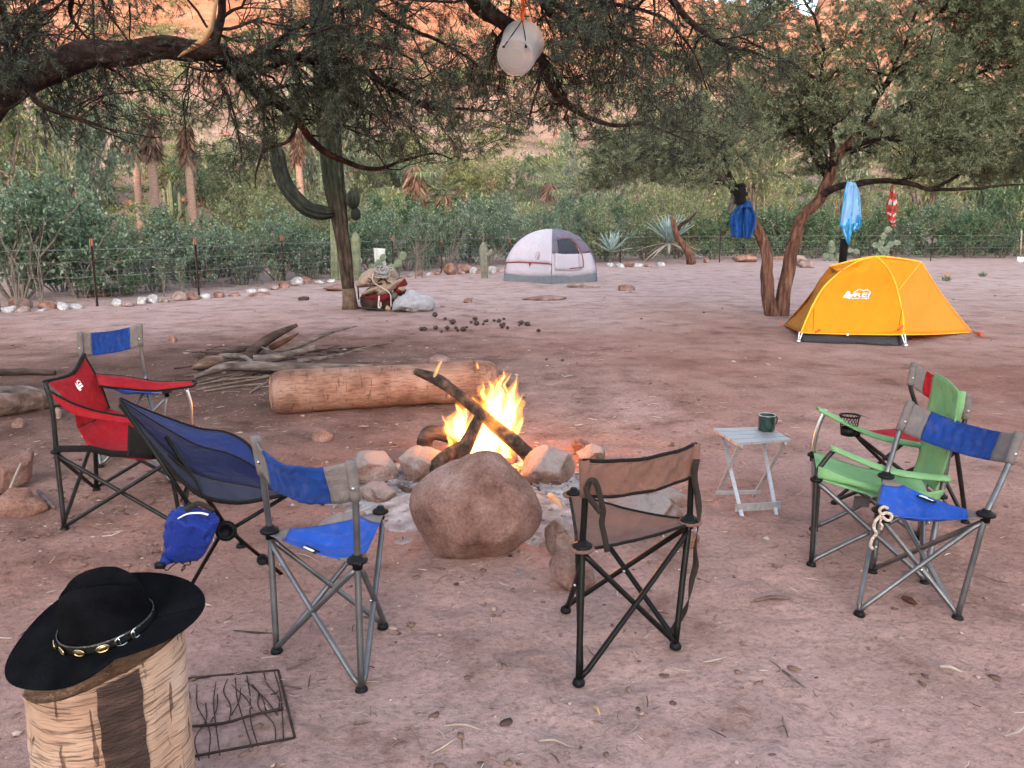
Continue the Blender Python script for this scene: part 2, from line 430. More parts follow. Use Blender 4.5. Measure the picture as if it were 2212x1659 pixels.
M['grey_cloth'] = mat_cloth('grey_canvas', (0.15, 0.13, 0.127), dust=0.25)
M['red'] = mat_cloth('red_canvas', (0.31, 0.010, 0.018), dust=0.06, glow=0.12)
M['green'] = mat_cloth('green_canvas', (0.19, 0.38, 0.17), dust=0.15, glow=0.12)
M['brown'] = mat_cloth('brown_canvas', (0.160, 0.083, 0.065), dust=0.08)
M['piping'] = mat_cloth('dark_piping', (0.010, 0.008, 0.008))
M['navy'] = mat_cloth('navy_nylon', (0.008, 0.010, 0.042), rough=0.6)
M['navy_light'] = mat_cloth('blue_nylon_lining', (0.016, 0.026, 0.10), rough=0.6)
M['mesh_grey'] = mat_cloth('grey_mesh', (0.03, 0.03, 0.05), weave=900)
M['sack'] = mat_cloth('blue_ripstop', (0.012, 0.028, 0.19), rough=0.45)
M['strap'] = mat_cloth('dark_webbing', (0.03, 0.023, 0.02), weave=700)
M['white_print'] = mat('white_print', [(0.72, 0.72, 0.74), (0.8, 0.8, 0.8)], 20, 0.6)
M['rock'] = mat_rock('red_grey_rock', [(0.13, 0.068, 0.056), (0.25, 0.142, 0.117), (0.35, 0.23, 0.2)])
M['rock_pale'] = mat_rock('pale_rock', [(0.17, 0.112, 0.098), (0.30, 0.208, 0.182), (0.42, 0.33, 0.305)])
M['rock_white'] = mat_rock('white_rock', [(0.24, 0.215, 0.21), (0.44, 0.41, 0.41), (0.62, 0.6, 0.6)])
M['rock_red'] = mat_rock('red_rock', [(0.14, 0.065, 0.05), (0.28, 0.145, 0.11), (0.38, 0.24, 0.195)])
def mat_ashy():
    """fire-ring stone with ash settled on its upper faces"""
    m = mat_rock('ash_dusted_rock', [(0.12, 0.07, 0.058), (0.22, 0.135, 0.112), (0.32, 0.225, 0.2)]); nt = m.node_tree; N, L = nt.nodes, nt.links; P = N['Principled BSDF']
    src = P.inputs['Base Color'].links[0].from_socket
    g = N.new('ShaderNodeNewGeometry'); sp = N.new('ShaderNodeSeparateXYZ'); L.new(g.outputs['Normal'], sp.inputs[0])
    tc = N.new('ShaderNodeTexCoord'); n = N.new('ShaderNodeTexNoise'); n.inputs['Scale'].default_value = 12; n.inputs['Detail'].default_value = 6; L.new(tc.outputs['Object'], n.inputs['Vector'])
    a = N.new('ShaderNodeMath'); a.operation = 'MULTIPLY_ADD'; a.inputs[1].default_value = 1.3; L.new(n.outputs['Fac'], a.inputs[0]); L.new(sp.outputs['Z'], a.inputs[2])
    mr = N.new('ShaderNodeMapRange'); mr.inputs[1].default_value = .85; mr.inputs[2].default_value = 1.45; mr.inputs[4].default_value = .75; L.new(a.outputs[0], mr.inputs[0])
    mx = N.new('ShaderNodeMix'); mx.data_type = 'RGBA'; L.new(mr.outputs[0], mx.inputs[0]); L.new(src, mx.inputs[6]); mx.inputs[7].default_value = (.34, .285, .27, 1); L.new(mx.outputs[2], P.inputs['Base Color'])
    return m
M['rock_ash'] = mat_ashy()
M['ash'] = mat('ash', [(0.14, 0.112, 0.108), (0.30, 0.26, 0.255), (0.48, 0.445, 0.445)], 9, 1.0, bump=1.0, bscale=60, detail=10, bdist=0.02)
M['char'] = mat('charred_wood', [(0.012, 0.009, 0.008), (0.05, 0.03, 0.022), (0.13, 0.07, 0.045)], 18, 0.95, bump=1.0, bscale=40, stretch=(1, 1, 1), bdist=0.02)
M['log'] = mat('weathered_log', [(0.05, 0.03, 0.024), (0.12, 0.075, 0.058), (0.2, 0.135, 0.11)], 10, 0.95, bump=0.9, bscale=30, stretch=(0.4, 1.6, 1.6), bdist=0.02)
M['grey_wood'] = mat('grey_driftwood', [(0.045, 0.033, 0.029), (0.115, 0.085, 0.077), (0.2, 0.165, 0.152)], 12, 0.95, bump=0.8, bscale=30, stretch=(0.4, 1.6, 1.6), bdist=0.02)
M['dark_wood'] = mat('dark_wood', [(0.014, 0.008, 0.007), (0.045, 0.027, 0.022), (0.085, 0.055, 0.045)], 12, 0.95, bump=0.9, bscale=30, stretch=(0.4, 1.6, 1.6), bdist=0.02)
M['red_wood'] = mat('red_split_wood', [(0.045, 0.018, 0.012), (0.12, 0.05, 0.03)], 12, 0.9, bump=0.7, bscale=30)
M['straw'] = mat_leaf('straw', (0.16, 0.105, 0.08), (0.33, 0.245, 0.195), (0.55, 0.47, 0.41), trans=0.0, rough=0.95)
M['chips'] = mat_leaf('bark_chips', (0.07, 0.04, 0.03), (0.2, 0.12, 0.09), (0.4, 0.3, 0.25), trans=0.0, rough=0.95)
M['pebble'] = mat_leaf('pebble', (0.13, 0.085, 0.075), (0.26, 0.18, 0.16), (0.42, 0.34, 0.32), trans=0.0, rough=0.95)
M['cardon'] = mat('cardon_skin', [(0.003, 0.0045, 0.003), (0.0085, 0.0105, 0.0065), (0.03, 0.03, 0.02)], 10, 0.85, bump=0.5, bscale=60, stretch=(1, 1, 0.4))
M['cardon_base'] = mat('cardon_bark', [(0.07, 0.045, 0.03), (0.15, 0.095, 0.065)], 10, 0.95, bump=0.9, bscale=40)
M['organ'] = mat('pale_cactus_skin', [(0.10, 0.115, 0.065), (0.19, 0.205, 0.125)], 6, 0.85, bump=0.4, bscale=30)
M['pear'] = mat('pear_pad', [(0.085, 0.105, 0.068), (0.15, 0.175, 0.12)], 6, 0.8, bump=0.3)
M['agave'] = mat('agave_blade', [(0.16, 0.22, 0.21), (0.27, 0.34, 0.33)], 6, 0.7)
M['deadfrond'] = mat_leaf('dead_frond', (0.085, 0.05, 0.036), (0.18, 0.108, 0.08), (0.31, 0.215, 0.165), trans=0.2)
M['frond'] = mat_leaf('palm_frond', (0.07, 0.10, 0.045), (0.16, 0.2, 0.09), (0.28, 0.3, 0.16), trans=0.3)
M['palmtrunk'] = mat('palm_trunk', [(0.2, 0.12, 0.09), (0.36, 0.24, 0.19)], 5, 0.95, bump=0.8, bscale=14, stretch=(1, 1, 5))
M['rust'] = mat('rusty_steel', [(0.022, 0.013, 0.011), (0.05, 0.03, 0.023)], 20, 0.85, 0.3)
M['post_tip'] = mat('orange_paint', [(0.25, 0.085, 0.045), (0.34, 0.13, 0.075)], 10, 0.8)
M['wire'] = mat('galvanised_wire', [(0.16, 0.17, 0.17), (0.27, 0.29, 0.29)], 10, 0.6, 0.5)
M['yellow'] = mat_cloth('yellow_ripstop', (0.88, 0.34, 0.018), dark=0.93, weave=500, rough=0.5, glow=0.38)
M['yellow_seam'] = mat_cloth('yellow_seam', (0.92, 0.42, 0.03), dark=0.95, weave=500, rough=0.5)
M['yellow_dark'] = mat_cloth('dark_amber_fly', (0.55, 0.22, 0.03), weave=500, rough=0.6, glow=0.3)  # darker amber version of the fly cloth, for the tent's left side
M['tub'] = mat_cloth('dark_grey_nylon', (0.035, 0.034, 0.042), rough=0.4)
M['orange_tab'] = mat_cloth('orange_webbing', (0.75, 0.10, 0.03))
M['tent_white'] = mat_cloth('white_lilac_polyester', (0.47, 0.425, 0.485), dark=0.93, rough=0.6, glow=0.1)
M['tent_grey'] = mat_cloth('grey_lilac_polyester', (0.125, 0.112, 0.15), dark=0.88, rough=0.55)
M['tent_floor'] = mat_cloth('slate_polyethylene', (0.15, 0.165, 0.185), dark=0.85, rough=0.5)
M['tent_mesh'] = mat_cloth('dark_window_mesh', (0.04, 0.042, 0.055), weave=900)
M['tent_red'] = mat_cloth('dark_red_piping', (0.28, 0.04, 0.045))
M['felt'] = mat('black_felt', [(0.0014, 0.0014, 0.002), (0.0058, 0.0058, 0.0075)], 14, 0.95, bump=0.4, bscale=160, spec=0.05)
M['leather'] = mat('black_leather', [(0.006, 0.006, 0.006), (0.013, 0.012, 0.012)], 30, 0.32, bump=0.3, bscale=90, spec=0.5)
M['gold'] = mat('brass', [(0.55, 0.4, 0.2), (0.7, 0.55, 0.32)], 60, 0.35, 1.0)
M['mug'] = mat('dark_green_enamel', [(0.006, 0.022, 0.016), (0.01, 0.03, 0.022)], 10, 0.2, spec=0.6)
M['canvas'] = mat_cloth('tan_canvas', (0.34, 0.24, 0.185), dark=0.7, weave=300, dust=0.2)
M['redfelt'] = mat_cloth('crimson_felt', (0.17, 0.018, 0.02), dark=0.6)
M['darkin'] = mat_cloth('dark_sacking', (0.06, 0.03, 0.024), dark=0.5)
M['rope'] = mat('pale_rope', [(0.42, 0.33, 0.27), (0.6, 0.5, 0.43)], 60, 0.95, bump=0.8, bscale=120)
M['rope_grey'] = mat('grey_rope', [(0.22, 0.2, 0.19), (0.42, 0.38, 0.35)], 60, 0.95, bump=0.8, bscale=120)
M['towel'] = mat_cloth('white_towel', (0.50, 0.52, 0.50), dark=0.9, weave=200)
M['sarong'] = mat_cloth('sky_blue_cotton', (0.22, 0.42, 0.68), dark=0.92, weave=300)
M['sarong_print'] = mat_cloth('turquoise_print', (0.03, 0.27, 0.52), dark=0.92, weave=300)
M['shorts'] = mat_cloth('royal_blue_nylon', (0.008, 0.055, 0.22), rough=0.5)
M['drab'] = mat_cloth('drab_cloth', (0.15, 0.135, 0.125))
M['tan_cloth'] = mat_cloth('tan_cloth', (0.36, 0.24, 0.15))
M['black_cloth'] = mat_cloth('black_cloth', (0.012, 0.011, 0.011))
M['red_stripe'] = mat_cloth('red_stripe', (0.42, 0.045, 0.03))
M['pale_stripe'] = mat_cloth('pale_stripe', (0.55, 0.47, 0.43))
M['dark_stripe'] = mat_cloth('dark_stripe', (0.07, 0.05, 0.055))
M['bag'] = mat_cloth('milky_plastic', (0.47, 0.455, 0.475), dark=0.75, rough=0.35, glow=0.25)
M['dung'] = mat('dark_clod', [(0.035, 0.021, 0.017), (0.085, 0.05, 0.041)], 30, 0.95, bump=0.8, bscale=60)
M['splinter'] = mat('fresh_split_wood', [(0.34, 0.19, 0.09), (0.52, 0.34, 0.2)], 12, 0.85, bump=0.5, bscale=50, stretch=(1, 1, 0.3))
# ------------------------------------------------------------------ terrain
def axis(stops):
    out = [stops[0][0]]
    for (a, b, st) in stops:
        n = max(1, int(round((b-a)/st))); out += list(a+(b-a)*np.arange(1, n+1)/n)
    return np.array(out)
def grid_mesh(xs, ys, Z):
    nx, ny = len(xs), len(ys)
    X, Y = np.meshgrid(xs, ys)
    V = np.stack([X.ravel(), Y.ravel(), Z.ravel()], 1)
    i = (np.arange(ny-1)[:, None]*nx + np.arange(nx-1)[None, :]).ravel()
    return V, np.stack([i, i+1, i+nx+1, i+nx], 1)
def ground_h(x, y):
    x, y = np.asarray(x, float), np.asarray(y, float)
    p = np.stack([x, y, 0*x], -1)
    h = 0.010*fbm(p*2.1, 3, 3) + 0.006*fbm(p*9.0, 3, 5) + 0.02*fbm(p*0.6, 2, 9)
    return h*np.clip(1.2-np.hypot(x, y)/90, 0.2, 1) - 0.004
xs = axis([(-300, -60, 40), (-60, -20, 4), (-20, -6, .5), (-6, -3, .08), (-3, 3.2, .035), (3.2, 8, .1), (8, 22, .6), (22, 60, 4), (60, 300, 40)])
ys = axis([(-300, -40, 40), (-40, -4, 4), (-4, 1.2, .25), (1.2, 6.5, .035), (6.5, 12, .08), (12, 24, .25), (24, 50, 1.2), (50, 260, 42)])
X, Y = np.meshgrid(xs, ys)
Z = ground_h(X, Y)
fr = np.random.default_rng(88)                      # scuffs and footprints in the packed dirt
for k in range(420):
    r_ = 1.5*(11/1.5)**fr.random(); a_ = fr.uniform(-.75, .75); px_, py_ = r_*np.sin(a_), r_*np.cos(a_); th = fr.uniform(0, 3.14); L_ = fr.uniform(.10, .17)
    i0, i1 = np.searchsorted(xs, [px_-.3, px_+.3]); j0, j1 = np.searchsorted(ys, [py_-.3, py_+.3])
    if i1 <= i0 or j1 <= j0: continue
    dx_, dy_ = X[j0:j1, i0:i1]-px_, Y[j0:j1, i0:i1]-py_
    q = ((dx_*np.cos(th)+dy_*np.sin(th))/L_)**2+((-dx_*np.sin(th)+dy_*np.cos(th))/(L_*.42))**2
    Z[j0:j1, i0:i1] += fr.uniform(.004, .011)*(-np.exp(-q**2)+.30*np.exp(-(np.sqrt(q)-1.35)**2*9))
V, F = grid_mesh(xs, ys, Z)
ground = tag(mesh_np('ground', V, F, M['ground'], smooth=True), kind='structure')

def hill_h(x, y):
    x, y = np.asarray(x, float), np.asarray(y, float)
    prof = np.interp(y, [40, 47, 56, 66, 76, 86, 96, 106, 124, 170], [-.6, .8, 3.2, 7.5, 14, 23, 34, 44, 52, 58])
    az = x/np.maximum(y, 1)
    k = np.interp(az, [-.9, -.3, -.05, .2, .45, .9], [1.2, 1.15, .95, .62, .66, .9])
    p = np.stack([x*.05, y*.05, 0*x], -1)
    n = fbm(p, 5, 21)
    rid = 1-np.abs(fbm(p*1.7, 4, 31))
    h = prof*k*(1+0.22*n) + np.clip((y-58)/30, 0, 1)*(rid-.75)*7
    st = np.clip((h-14)/8, 0, 1)                      # ledges on the cliff
    h = h + st*1.3*np.sin(h*1.1+3*n)
    return h
hx = axis([(-150, -60, 3), (-60, 70, .9), (70, 160, 3)])
hy = axis([(39, 110, .8), (110, 172, 4)])
X, Y = np.meshgrid(hx, hy)
V, F = grid_mesh(hx, hy, hill_h(X, Y))
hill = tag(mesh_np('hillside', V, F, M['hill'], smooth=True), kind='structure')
# unseen ridge added behind the camera so its crest keeps the low sun off the camp
rx = axis([(-260, 260, 10)]); ry = axis([(-240, -90, 8)])
X, Y = np.meshgrid(rx, ry)
rz = np.interp(Y, [-240, -165, -145, -90], [28, 38, 37.5, -1]) * (1+.06*fbm(np.stack([X*.02, Y*.02, 0*X], -1), 4, 44))
V, F = grid_mesh(rx, ry, rz)
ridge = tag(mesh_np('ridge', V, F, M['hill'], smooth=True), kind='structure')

# ------------------------------------------------------------------ growing branches
def norm(a): return a/np.maximum(np.linalg.norm(a, axis=-1, keepdims=True), 1e-9)
def catmull(P, n):
    P = np.asarray(P, float); k = len(P)
    Q = np.vstack([2*P[0]-P[1], P, 2*P[-1]-P[-2]])
    t = np.linspace(0, k-1-1e-6, n); i = t.astype(int); f = (t-i)[:, None]
    a, b, c, d = Q[i], Q[i+1], Q[i+2], Q[i+3]
    return .5*((2*b)+(-a+c)*f+(2*a-5*b+4*c-d)*f**2+(-a+3*b-3*c+d)*f**3)
def limbs(specs, n=26, wob=0.0, seed=0):
    """specs: list of (points, r0, r1)"""
    P = np.stack([catmull(s[0], n) for s in specs]); 
    R = np.stack([np.linspace(s[1], s[2], n) for s in specs])
    if wob:
        t = np.linspace(0, 1, n)[None, :, None]
        q = np.stack([P[..., 0]*3.1, P[..., 1]*3.1, P[..., 2]*3.1], -1)
        for a in range(3): P[..., a] += wob*fbm(q, 2, seed+a)*np.clip(t[..., 0]*6, 0, 1)
    return P, R
def grow(P, R, n, t0, t1, lmu, lsd, K, spread, droop, wob, ratio, rng, rmin=.0012, taper=.3, up=0.0, weight=None):
    N = len(P)
    L = np.linalg.norm(np.diff(P, axis=1), axis=2).sum(1)
    w = (L if weight is None else L*weight); w = w/w.sum()
    ii = rng.choice(N, n, p=w); t = t0+(t1-t0)*rng.random(n)
    kk = P.shape[1]-1
    a = t*kk; i0 = np.minimum(a.astype(int), kk-1); f = (a-i0)[:, None]
    pos = P[ii, i0]*(1-f)+P[ii, i0+1]*f
    rr = R[ii, i0]*(1-f[:, 0])+R[ii, i0+1]*f[:, 0]
    tan = norm(P[ii, i0+1]-P[ii, i0])
    q = norm(np.cross(tan, rng.normal(size=(n, 3))))
    sp = spread*(0.6+0.8*rng.random(n))[:, None]
    d = norm(tan*np.cos(sp)+q*np.sin(sp)+np.array([0, 0, up]))
    ln = np.clip(lmu+lsd*rng.normal(size=n), lmu*.35, lmu*2.2)*(1-.45*t)
    out = np.zeros((n, K, 3)); out[:, 0] = pos
    for k in range(1, K):
        d = norm(d+wob*rng.normal(size=(n, 3))+np.array([0, 0, -droop]))
        out[:, k] = out[:, k-1]+d*(ln/(K-1))[:, None]
    r0 = np.maximum(rr*ratio*(0.7+.5*rng.random(n)), rmin)
    return out, r0[:, None]*np.linspace(1, taper, K)[None, :]
def tubes(P, R, sides=4):
    N, K, _ = P.shape
    T = np.zeros_like(P); T[:, 1:-1] = P[:, 2:]-P[:, :-2]; T[:, 0] = P[:, 1]-P[:, 0]; T[:, -1] = P[:, -1]-P[:, -2]
    T = norm(T)
    ref = np.where(np.abs(T[:, :1, 2:3]) < .9, np.array([0, 0, 1.]), np.array([1., 0, 0]))
    A = norm(np.cross(T, np.broadcast_to(ref, T.shape))); B = np.cross(T, A)
    ang = 2*np.pi*np.arange(sides)/sides
    V = P[:, :, None]+R[:, :, None, None]*(np.cos(ang)[:, None]*A[:, :, None]+np.sin(ang)[:, None]*B[:, :, None])
    b = (np.arange(N)[:, None, None]*K+np.arange(K-1)[None, :, None])*sides
    k = np.arange(sides)[None, None]; k2 = (k+1) % sides
    F = np.stack([b+k, b+k2, b+sides+k2, b+sides+k], -1).reshape(-1, 4)
    return V.reshape(-1, 3), F
def merge(parts):
    Vs, Fs, o = [], [], 0
    for V, F in parts: Vs.append(V); Fs.append(F+o); o += len(V)
    return np.vstack(Vs), np.vstack(Fs)
def leaves(P, D, ln, wd, rng, bend=.25):
    """one kite-shaped blade per row of P, pointing along D"""
    n = len(P); D = norm(D); S = norm(np.cross(D, rng.normal(size=(n, 3))))
    U = np.cross(D, S)
    ln = (ln*(.6+.8*rng.random(n)))[:, None]; wd = (wd*(.7+.6*rng.random(n)))[:, None]
    mid = P+D*ln*.45+U*ln*bend*(rng.random((n, 1))-.5)
    V = np.stack([P, mid+S*wd, P+D*ln, mid-S*wd], 1).reshape(-1, 3)
    return V, np.arange(4*n).reshape(n, 4)
def leaves_on(P, n, ln, wd, rng, out=.8, droop=.2, t0=.1):
    N, K, _ = P.shape
    ii = rng.integers(0, N, n); t = t0+(1-t0)*rng.random(n); a = t*(K-1); i0 = np.minimum(a.astype(int), K-2); f = (a-i0)[:, None]
    pos = P[ii, i0]*(1-f)+P[ii, i0+1]*f
    d = norm(norm(P[ii, i0+1]-P[ii, i0])+out*rng.normal(size=(n, 3))+np.array([0, 0, -droop]))
    return leaves(pos, d, ln, wd, rng)

def bark_tube(P, R, sides, amp, seed):
    """a limb with lengthwise ridges and hollows"""
    mb = MB(); mb.tube([tuple(p) for p in P], list(R), sides)
    n = len(P); V = np.array(mb.v); k = np.repeat(np.arange(n), sides); a = np.tile(np.arange(sides), n)*2*np.pi/sides
    s = np.concatenate([[0], np.cumsum(np.linalg.norm(np.diff(np.asarray(P), axis=0), axis=1))])[k]
    rr = np.asarray(R)[k]
    q = np.stack([np.cos(a)*1.6, np.sin(a)*1.6, s*.9/np.maximum(rr*6, .25)], -1)
    d = fbm(q+seed, 3, seed)*1.1-np.abs(fbm(np.stack([np.cos(a)*3.4, np.sin(a)*3.4, s*2.2], -1)+seed, 3, seed+4))*.9+.25
    cen = np.asarray(P)[k]; V = cen+(V-cen)*(1+amp*d)[:, None]; mb.v = [tuple(x) for x in V]
    return mb
# ------------------------------------------------------------------ overhanging tree (its trunk stands left of the picture)
def D3(pts, Y):                       # picture points with their distances
    return [tuple(gy(u, v, Y[i] if isinstance(Y, (list, tuple)) else Y)) for i, (u, v) in enumerate(pts)]
rng = np.random.default_rng(11)
root = Vector((-4.6, 4.6, 0))
near = thing('mesquite_tree', 'big dark mesquite whose crooked limb and drooping twigs hang across the top', 'tree', root)
tr = [(-4.6, 4.6, -.1), (-4.5, 4.65, .8), (-4.25, 4.7, 1.5), (-3.9, 4.8, 2.0)]
mb = MB(); mb.tube([tuple(p) for p in catmull(tr, 16)], list(np.linspace(.24, .13, 16)), 14)
mb.build('trunk', M['bark'], near)
spec = [
 # the heavy limb
 (D3([(-260, 420), (0, 205), (60, 160), (160, 130), (290, 118), (400, 103), (470, 108), (505, 132)], [5.0, 5.0, 5.0, 5.05, 5.1, 5.2, 5.3, 5.4]), .108, .045),
 (D3([(480, 112), (508, 150), (560, 208), (610, 240), (640, 270), (690, 325), (740, 352), (800, 366), (860, 350), (930, 330), (975, 347)], [5.35, 5.4, 5.5, 5.6, 5.7, 5.9, 6.0, 6.1, 6.2, 6.3, 6.4]), .042, .005),
 (D3([(440, 112), (520, 135), (600, 122), (690, 130), (780, 150), (850, 195), (930, 230), (1010, 240), (1060, 236)], [5.3, 5.4, 5.5, 5.6, 5.7, 5.8, 5.9, 6, 6.1]), .04, .007),
 (D3([(540, 128), (600, 90), (640, 60), (700, 35), (790, 10), (880, -30)], [5.4, 5.5, 5.6, 5.6, 5.7, 5.8]), .032, .012),
 (D3([(455, 100), (462, 60), (470, 20), (480, -60)], [5.25, 5.2, 5.2, 5.1]), .03, .02),
 (D3([(520, 135), (580, 150), (640, 118), (700, 95), (760, 90), (830, 100), (900, 130)], [5.4, 5.5, 5.5, 5.6, 5.6, 5.7, 5.8]), .022, .006),
 (D3([(60, 165), (40, 130), (10, 118), (-40, 120), (-120, 90)], [5.0, 4.9, 4.8, 4.7, 4.6]), .035, .015),
 (D3([(30, 190), (20, 120), (30, 60), (70, 20), (130, -20)], [5.0, 5.2, 5.4, 5.5, 5.6]), .03, .012),
 (D3([(60, 175), (75, 215), (120, 240), (190, 262), (250, 285)], [5.0, 4.9, 4.9, 5.0, 5.1]), .022, .006),
 (D3([(545, 195), (560, 240), (570, 300), (560, 350)], [5.5, 5.4, 5.3, 5.3]), .016, .004),
 # overhead limbs that come down from above the picture
 (D3([(-250, 330), (-150, -120), (100, -330), (420, -420), (760, -330), (960, -150), (1037, 12), (1066, 37), (1107, 55), (1150, 100), (1178, 140)], [5.0, 4.6, 4.3, 4.3, 4.6, 4.9, 5.2, 5.3, 5.4, 5.5, 5.5]), .10, .03),
 (D3([(1178, 140), (1190, 185), (1215, 215), (1265, 250), (1324, 266), (1400, 275), (1480, 300)], [5.5, 5.5, 5.5, 5.6, 5.7, 5.8, 5.9]), .03, .006),
 (D3([(860, -260), (1050, -200), (1170, 0), (1228, 54), (1311, 72), (1374, 100), (1430, 130)], [4.8, 5.0, 5.4, 5.6, 5.8, 6.0, 6.2]), .04, .008),
 (D3([(1050, -200), (1250, -150), (1400, -40), (1480, 40), (1560, 90), (1640, 110)], [5.0, 5.2, 5.4, 5.6, 5.8, 6.0]), .04, .008),
 (D3([(1170, 0), (1240, 20), (1330, 10), (1430, 40), (1500, 110), (1530, 190)], [5.4, 5.5, 5.6, 5.7, 5.8, 5.8]), .02, .005),
 (D3([(760, -330), (700, -150), (760, -40), (850, 40), (950, 90), (1040, 150)], [4.6, 5.0, 5.3, 5.5, 5.7, 5.9]), .03, .006),
 (D3([(420, -420), (260, -200), (180, -60), (150, 30), (190, 90)], [4.3, 4.7, 5.0, 5.3, 5.5]), .03, .006),
 (D3([(1178, 140), (1165, 180), (1150, 225), (1140, 270)], [5.5, 5.4, 5.4, 5.4]), .014, .004),
 (D3([(640, 270), (620, 310), (575, 330), (555, 375), (550, 410)], [5.7, 5.6, 5.5, 5.4, 5.4]), .015, .004),
]
P0, R0 = limbs(spec, 30, .035, 5)
names = MB()
for i in range(len(P0)):
    mb = bark_tube(catmull(P0[i], 110), np.interp(np.linspace(0, 1, 110), np.linspace(0, 1, 30), R0[i]), 26, .30, i) if i in (0, 10) else bark_tube(catmull(P0[i], 60), np.interp(np.linspace(0, 1, 60), np.linspace(0, 1, 30), R0[i]), 10, .30, i)
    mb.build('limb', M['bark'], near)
w = np.ones(len(P0)); w[0] = .5; w[10] = .55; w[11:15] = 1.35; w[2] = 1.2
w[[6, 7, 8, 16]] = 1.7
P1, R1 = grow(P0, R0, 330, .10, 1.0, .80, .3, 10, .95, .055, .2, .42, rng, rmin=.004, weight=w)
R1 *= np.minimum(1, .014/R1[:, :1])
P2, R2 = grow(P1, R1, 3300, .08, 1.0, .34, .14, 7, .8, .085, .22, .5, rng, rmin=.0022)
P3, R3 = grow(P2, R2, 24000, .1, 1.0, .13, .05, 4, .8, .12, .22, .6, rng, rmin=.0015, taper=.6)
# the crown's own shape: how low its curtain of twigs hangs, and where it is torn open
def shape(P, slack):
    y = P[..., 1]*_c+(CAM_H-P[..., 2])*_s; d = -P[..., 1]*_s+(CAM_H-P[..., 2])*_c
    U, V_ = 1106+P[..., 0]/y*FPX, 829.5+d/y*FPX
    low = np.interp(U[:, 0], [-200, 0, 150, 300, 420, 470, 520, 570, 600, 680, 760, 900, 1060, 1150, 1300, 1450, 1600, 1700, 1800], [350, 345, 350, 330, 335, 400, 430, 400, 300, 300, 345, 365, 350, 300, 320, 340, 300, 200, 100])
    low = low-60*np.abs(fbm(P[:, 0]*1.7, 2, 91))+slack
    ok = (V_.max(1) < low)
    hole = ((U > 1060) & (U < 1190) & (V_ > 18) & (V_ < 172) & (P[..., 1] < 5.35)).any(1)
    cliff = ((U[:, 0]-270)/170)**2+((V_[:, 0]-35)/85)**2 < 1
    arm_ = ((U[:, 0]-650)/75)**2+((V_[:, 0]-395)/85)**2 < 1
    gap = fbm(P[:, 0]*2.1+5, 2, 55) > .22
    rnd = rng.random(len(P))
    return ok & ~hole & ~(cliff & (rnd < .72)) & ~arm_ & ~(gap & (rnd < .6))
k1 = np.array([True]*len(P1)); k1 = shape(P1, 25); k2 = shape(P2, 10); k3 = shape(P3, 0)
P1, R1, P2, R2, P3, R3 = P1[k1], R1[k1], P2[k2], R2[k2], P3[k3], R3[k3]
mb_ = mesh_np('branches', *tubes(P1, R1, 6), M['bark'], near, True); mb_['kind'] = 'stuff'
V, F = merge([tubes(P2, R2, 4), tubes(P3, R3, 3)])
tag(mesh_np('twigs', V, F, M['twig'], near), kind='stuff')
# leaves: thick at the left, thin over the bare twigs in the middle
cx = P3[:, 0, 0]/P3[:, 0, 1]
prob = np.interp(cx, [-.7, -.25, -.1, .05, .2, .4], [1, 1, .9, .75, .7, .5]) * (0.35+0.65*(fbm(P3[:, 0]*1.3, 2, 77) > -.12))
Pl = P3[rng.random(len(P3)) < prob]
V, F = leaves_on(Pl, 250000, .027, .0020, rng, out=.8, droop=.3)
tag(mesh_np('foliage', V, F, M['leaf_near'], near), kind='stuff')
# torn pale splinter hanging from the limb
mb = MB()
mb.tube(D3([(474, -30), (462, 30), (455, 62), (440, 88), (420, 100), (395, 116), (384, 124)], 5.05), [.016, .022, .03, .034, .028, .016, .004], 7, squash=.45)
tag(mb.build('torn_bark', M['splinter'], near), 'pale strip of torn bark hanging off the limb')

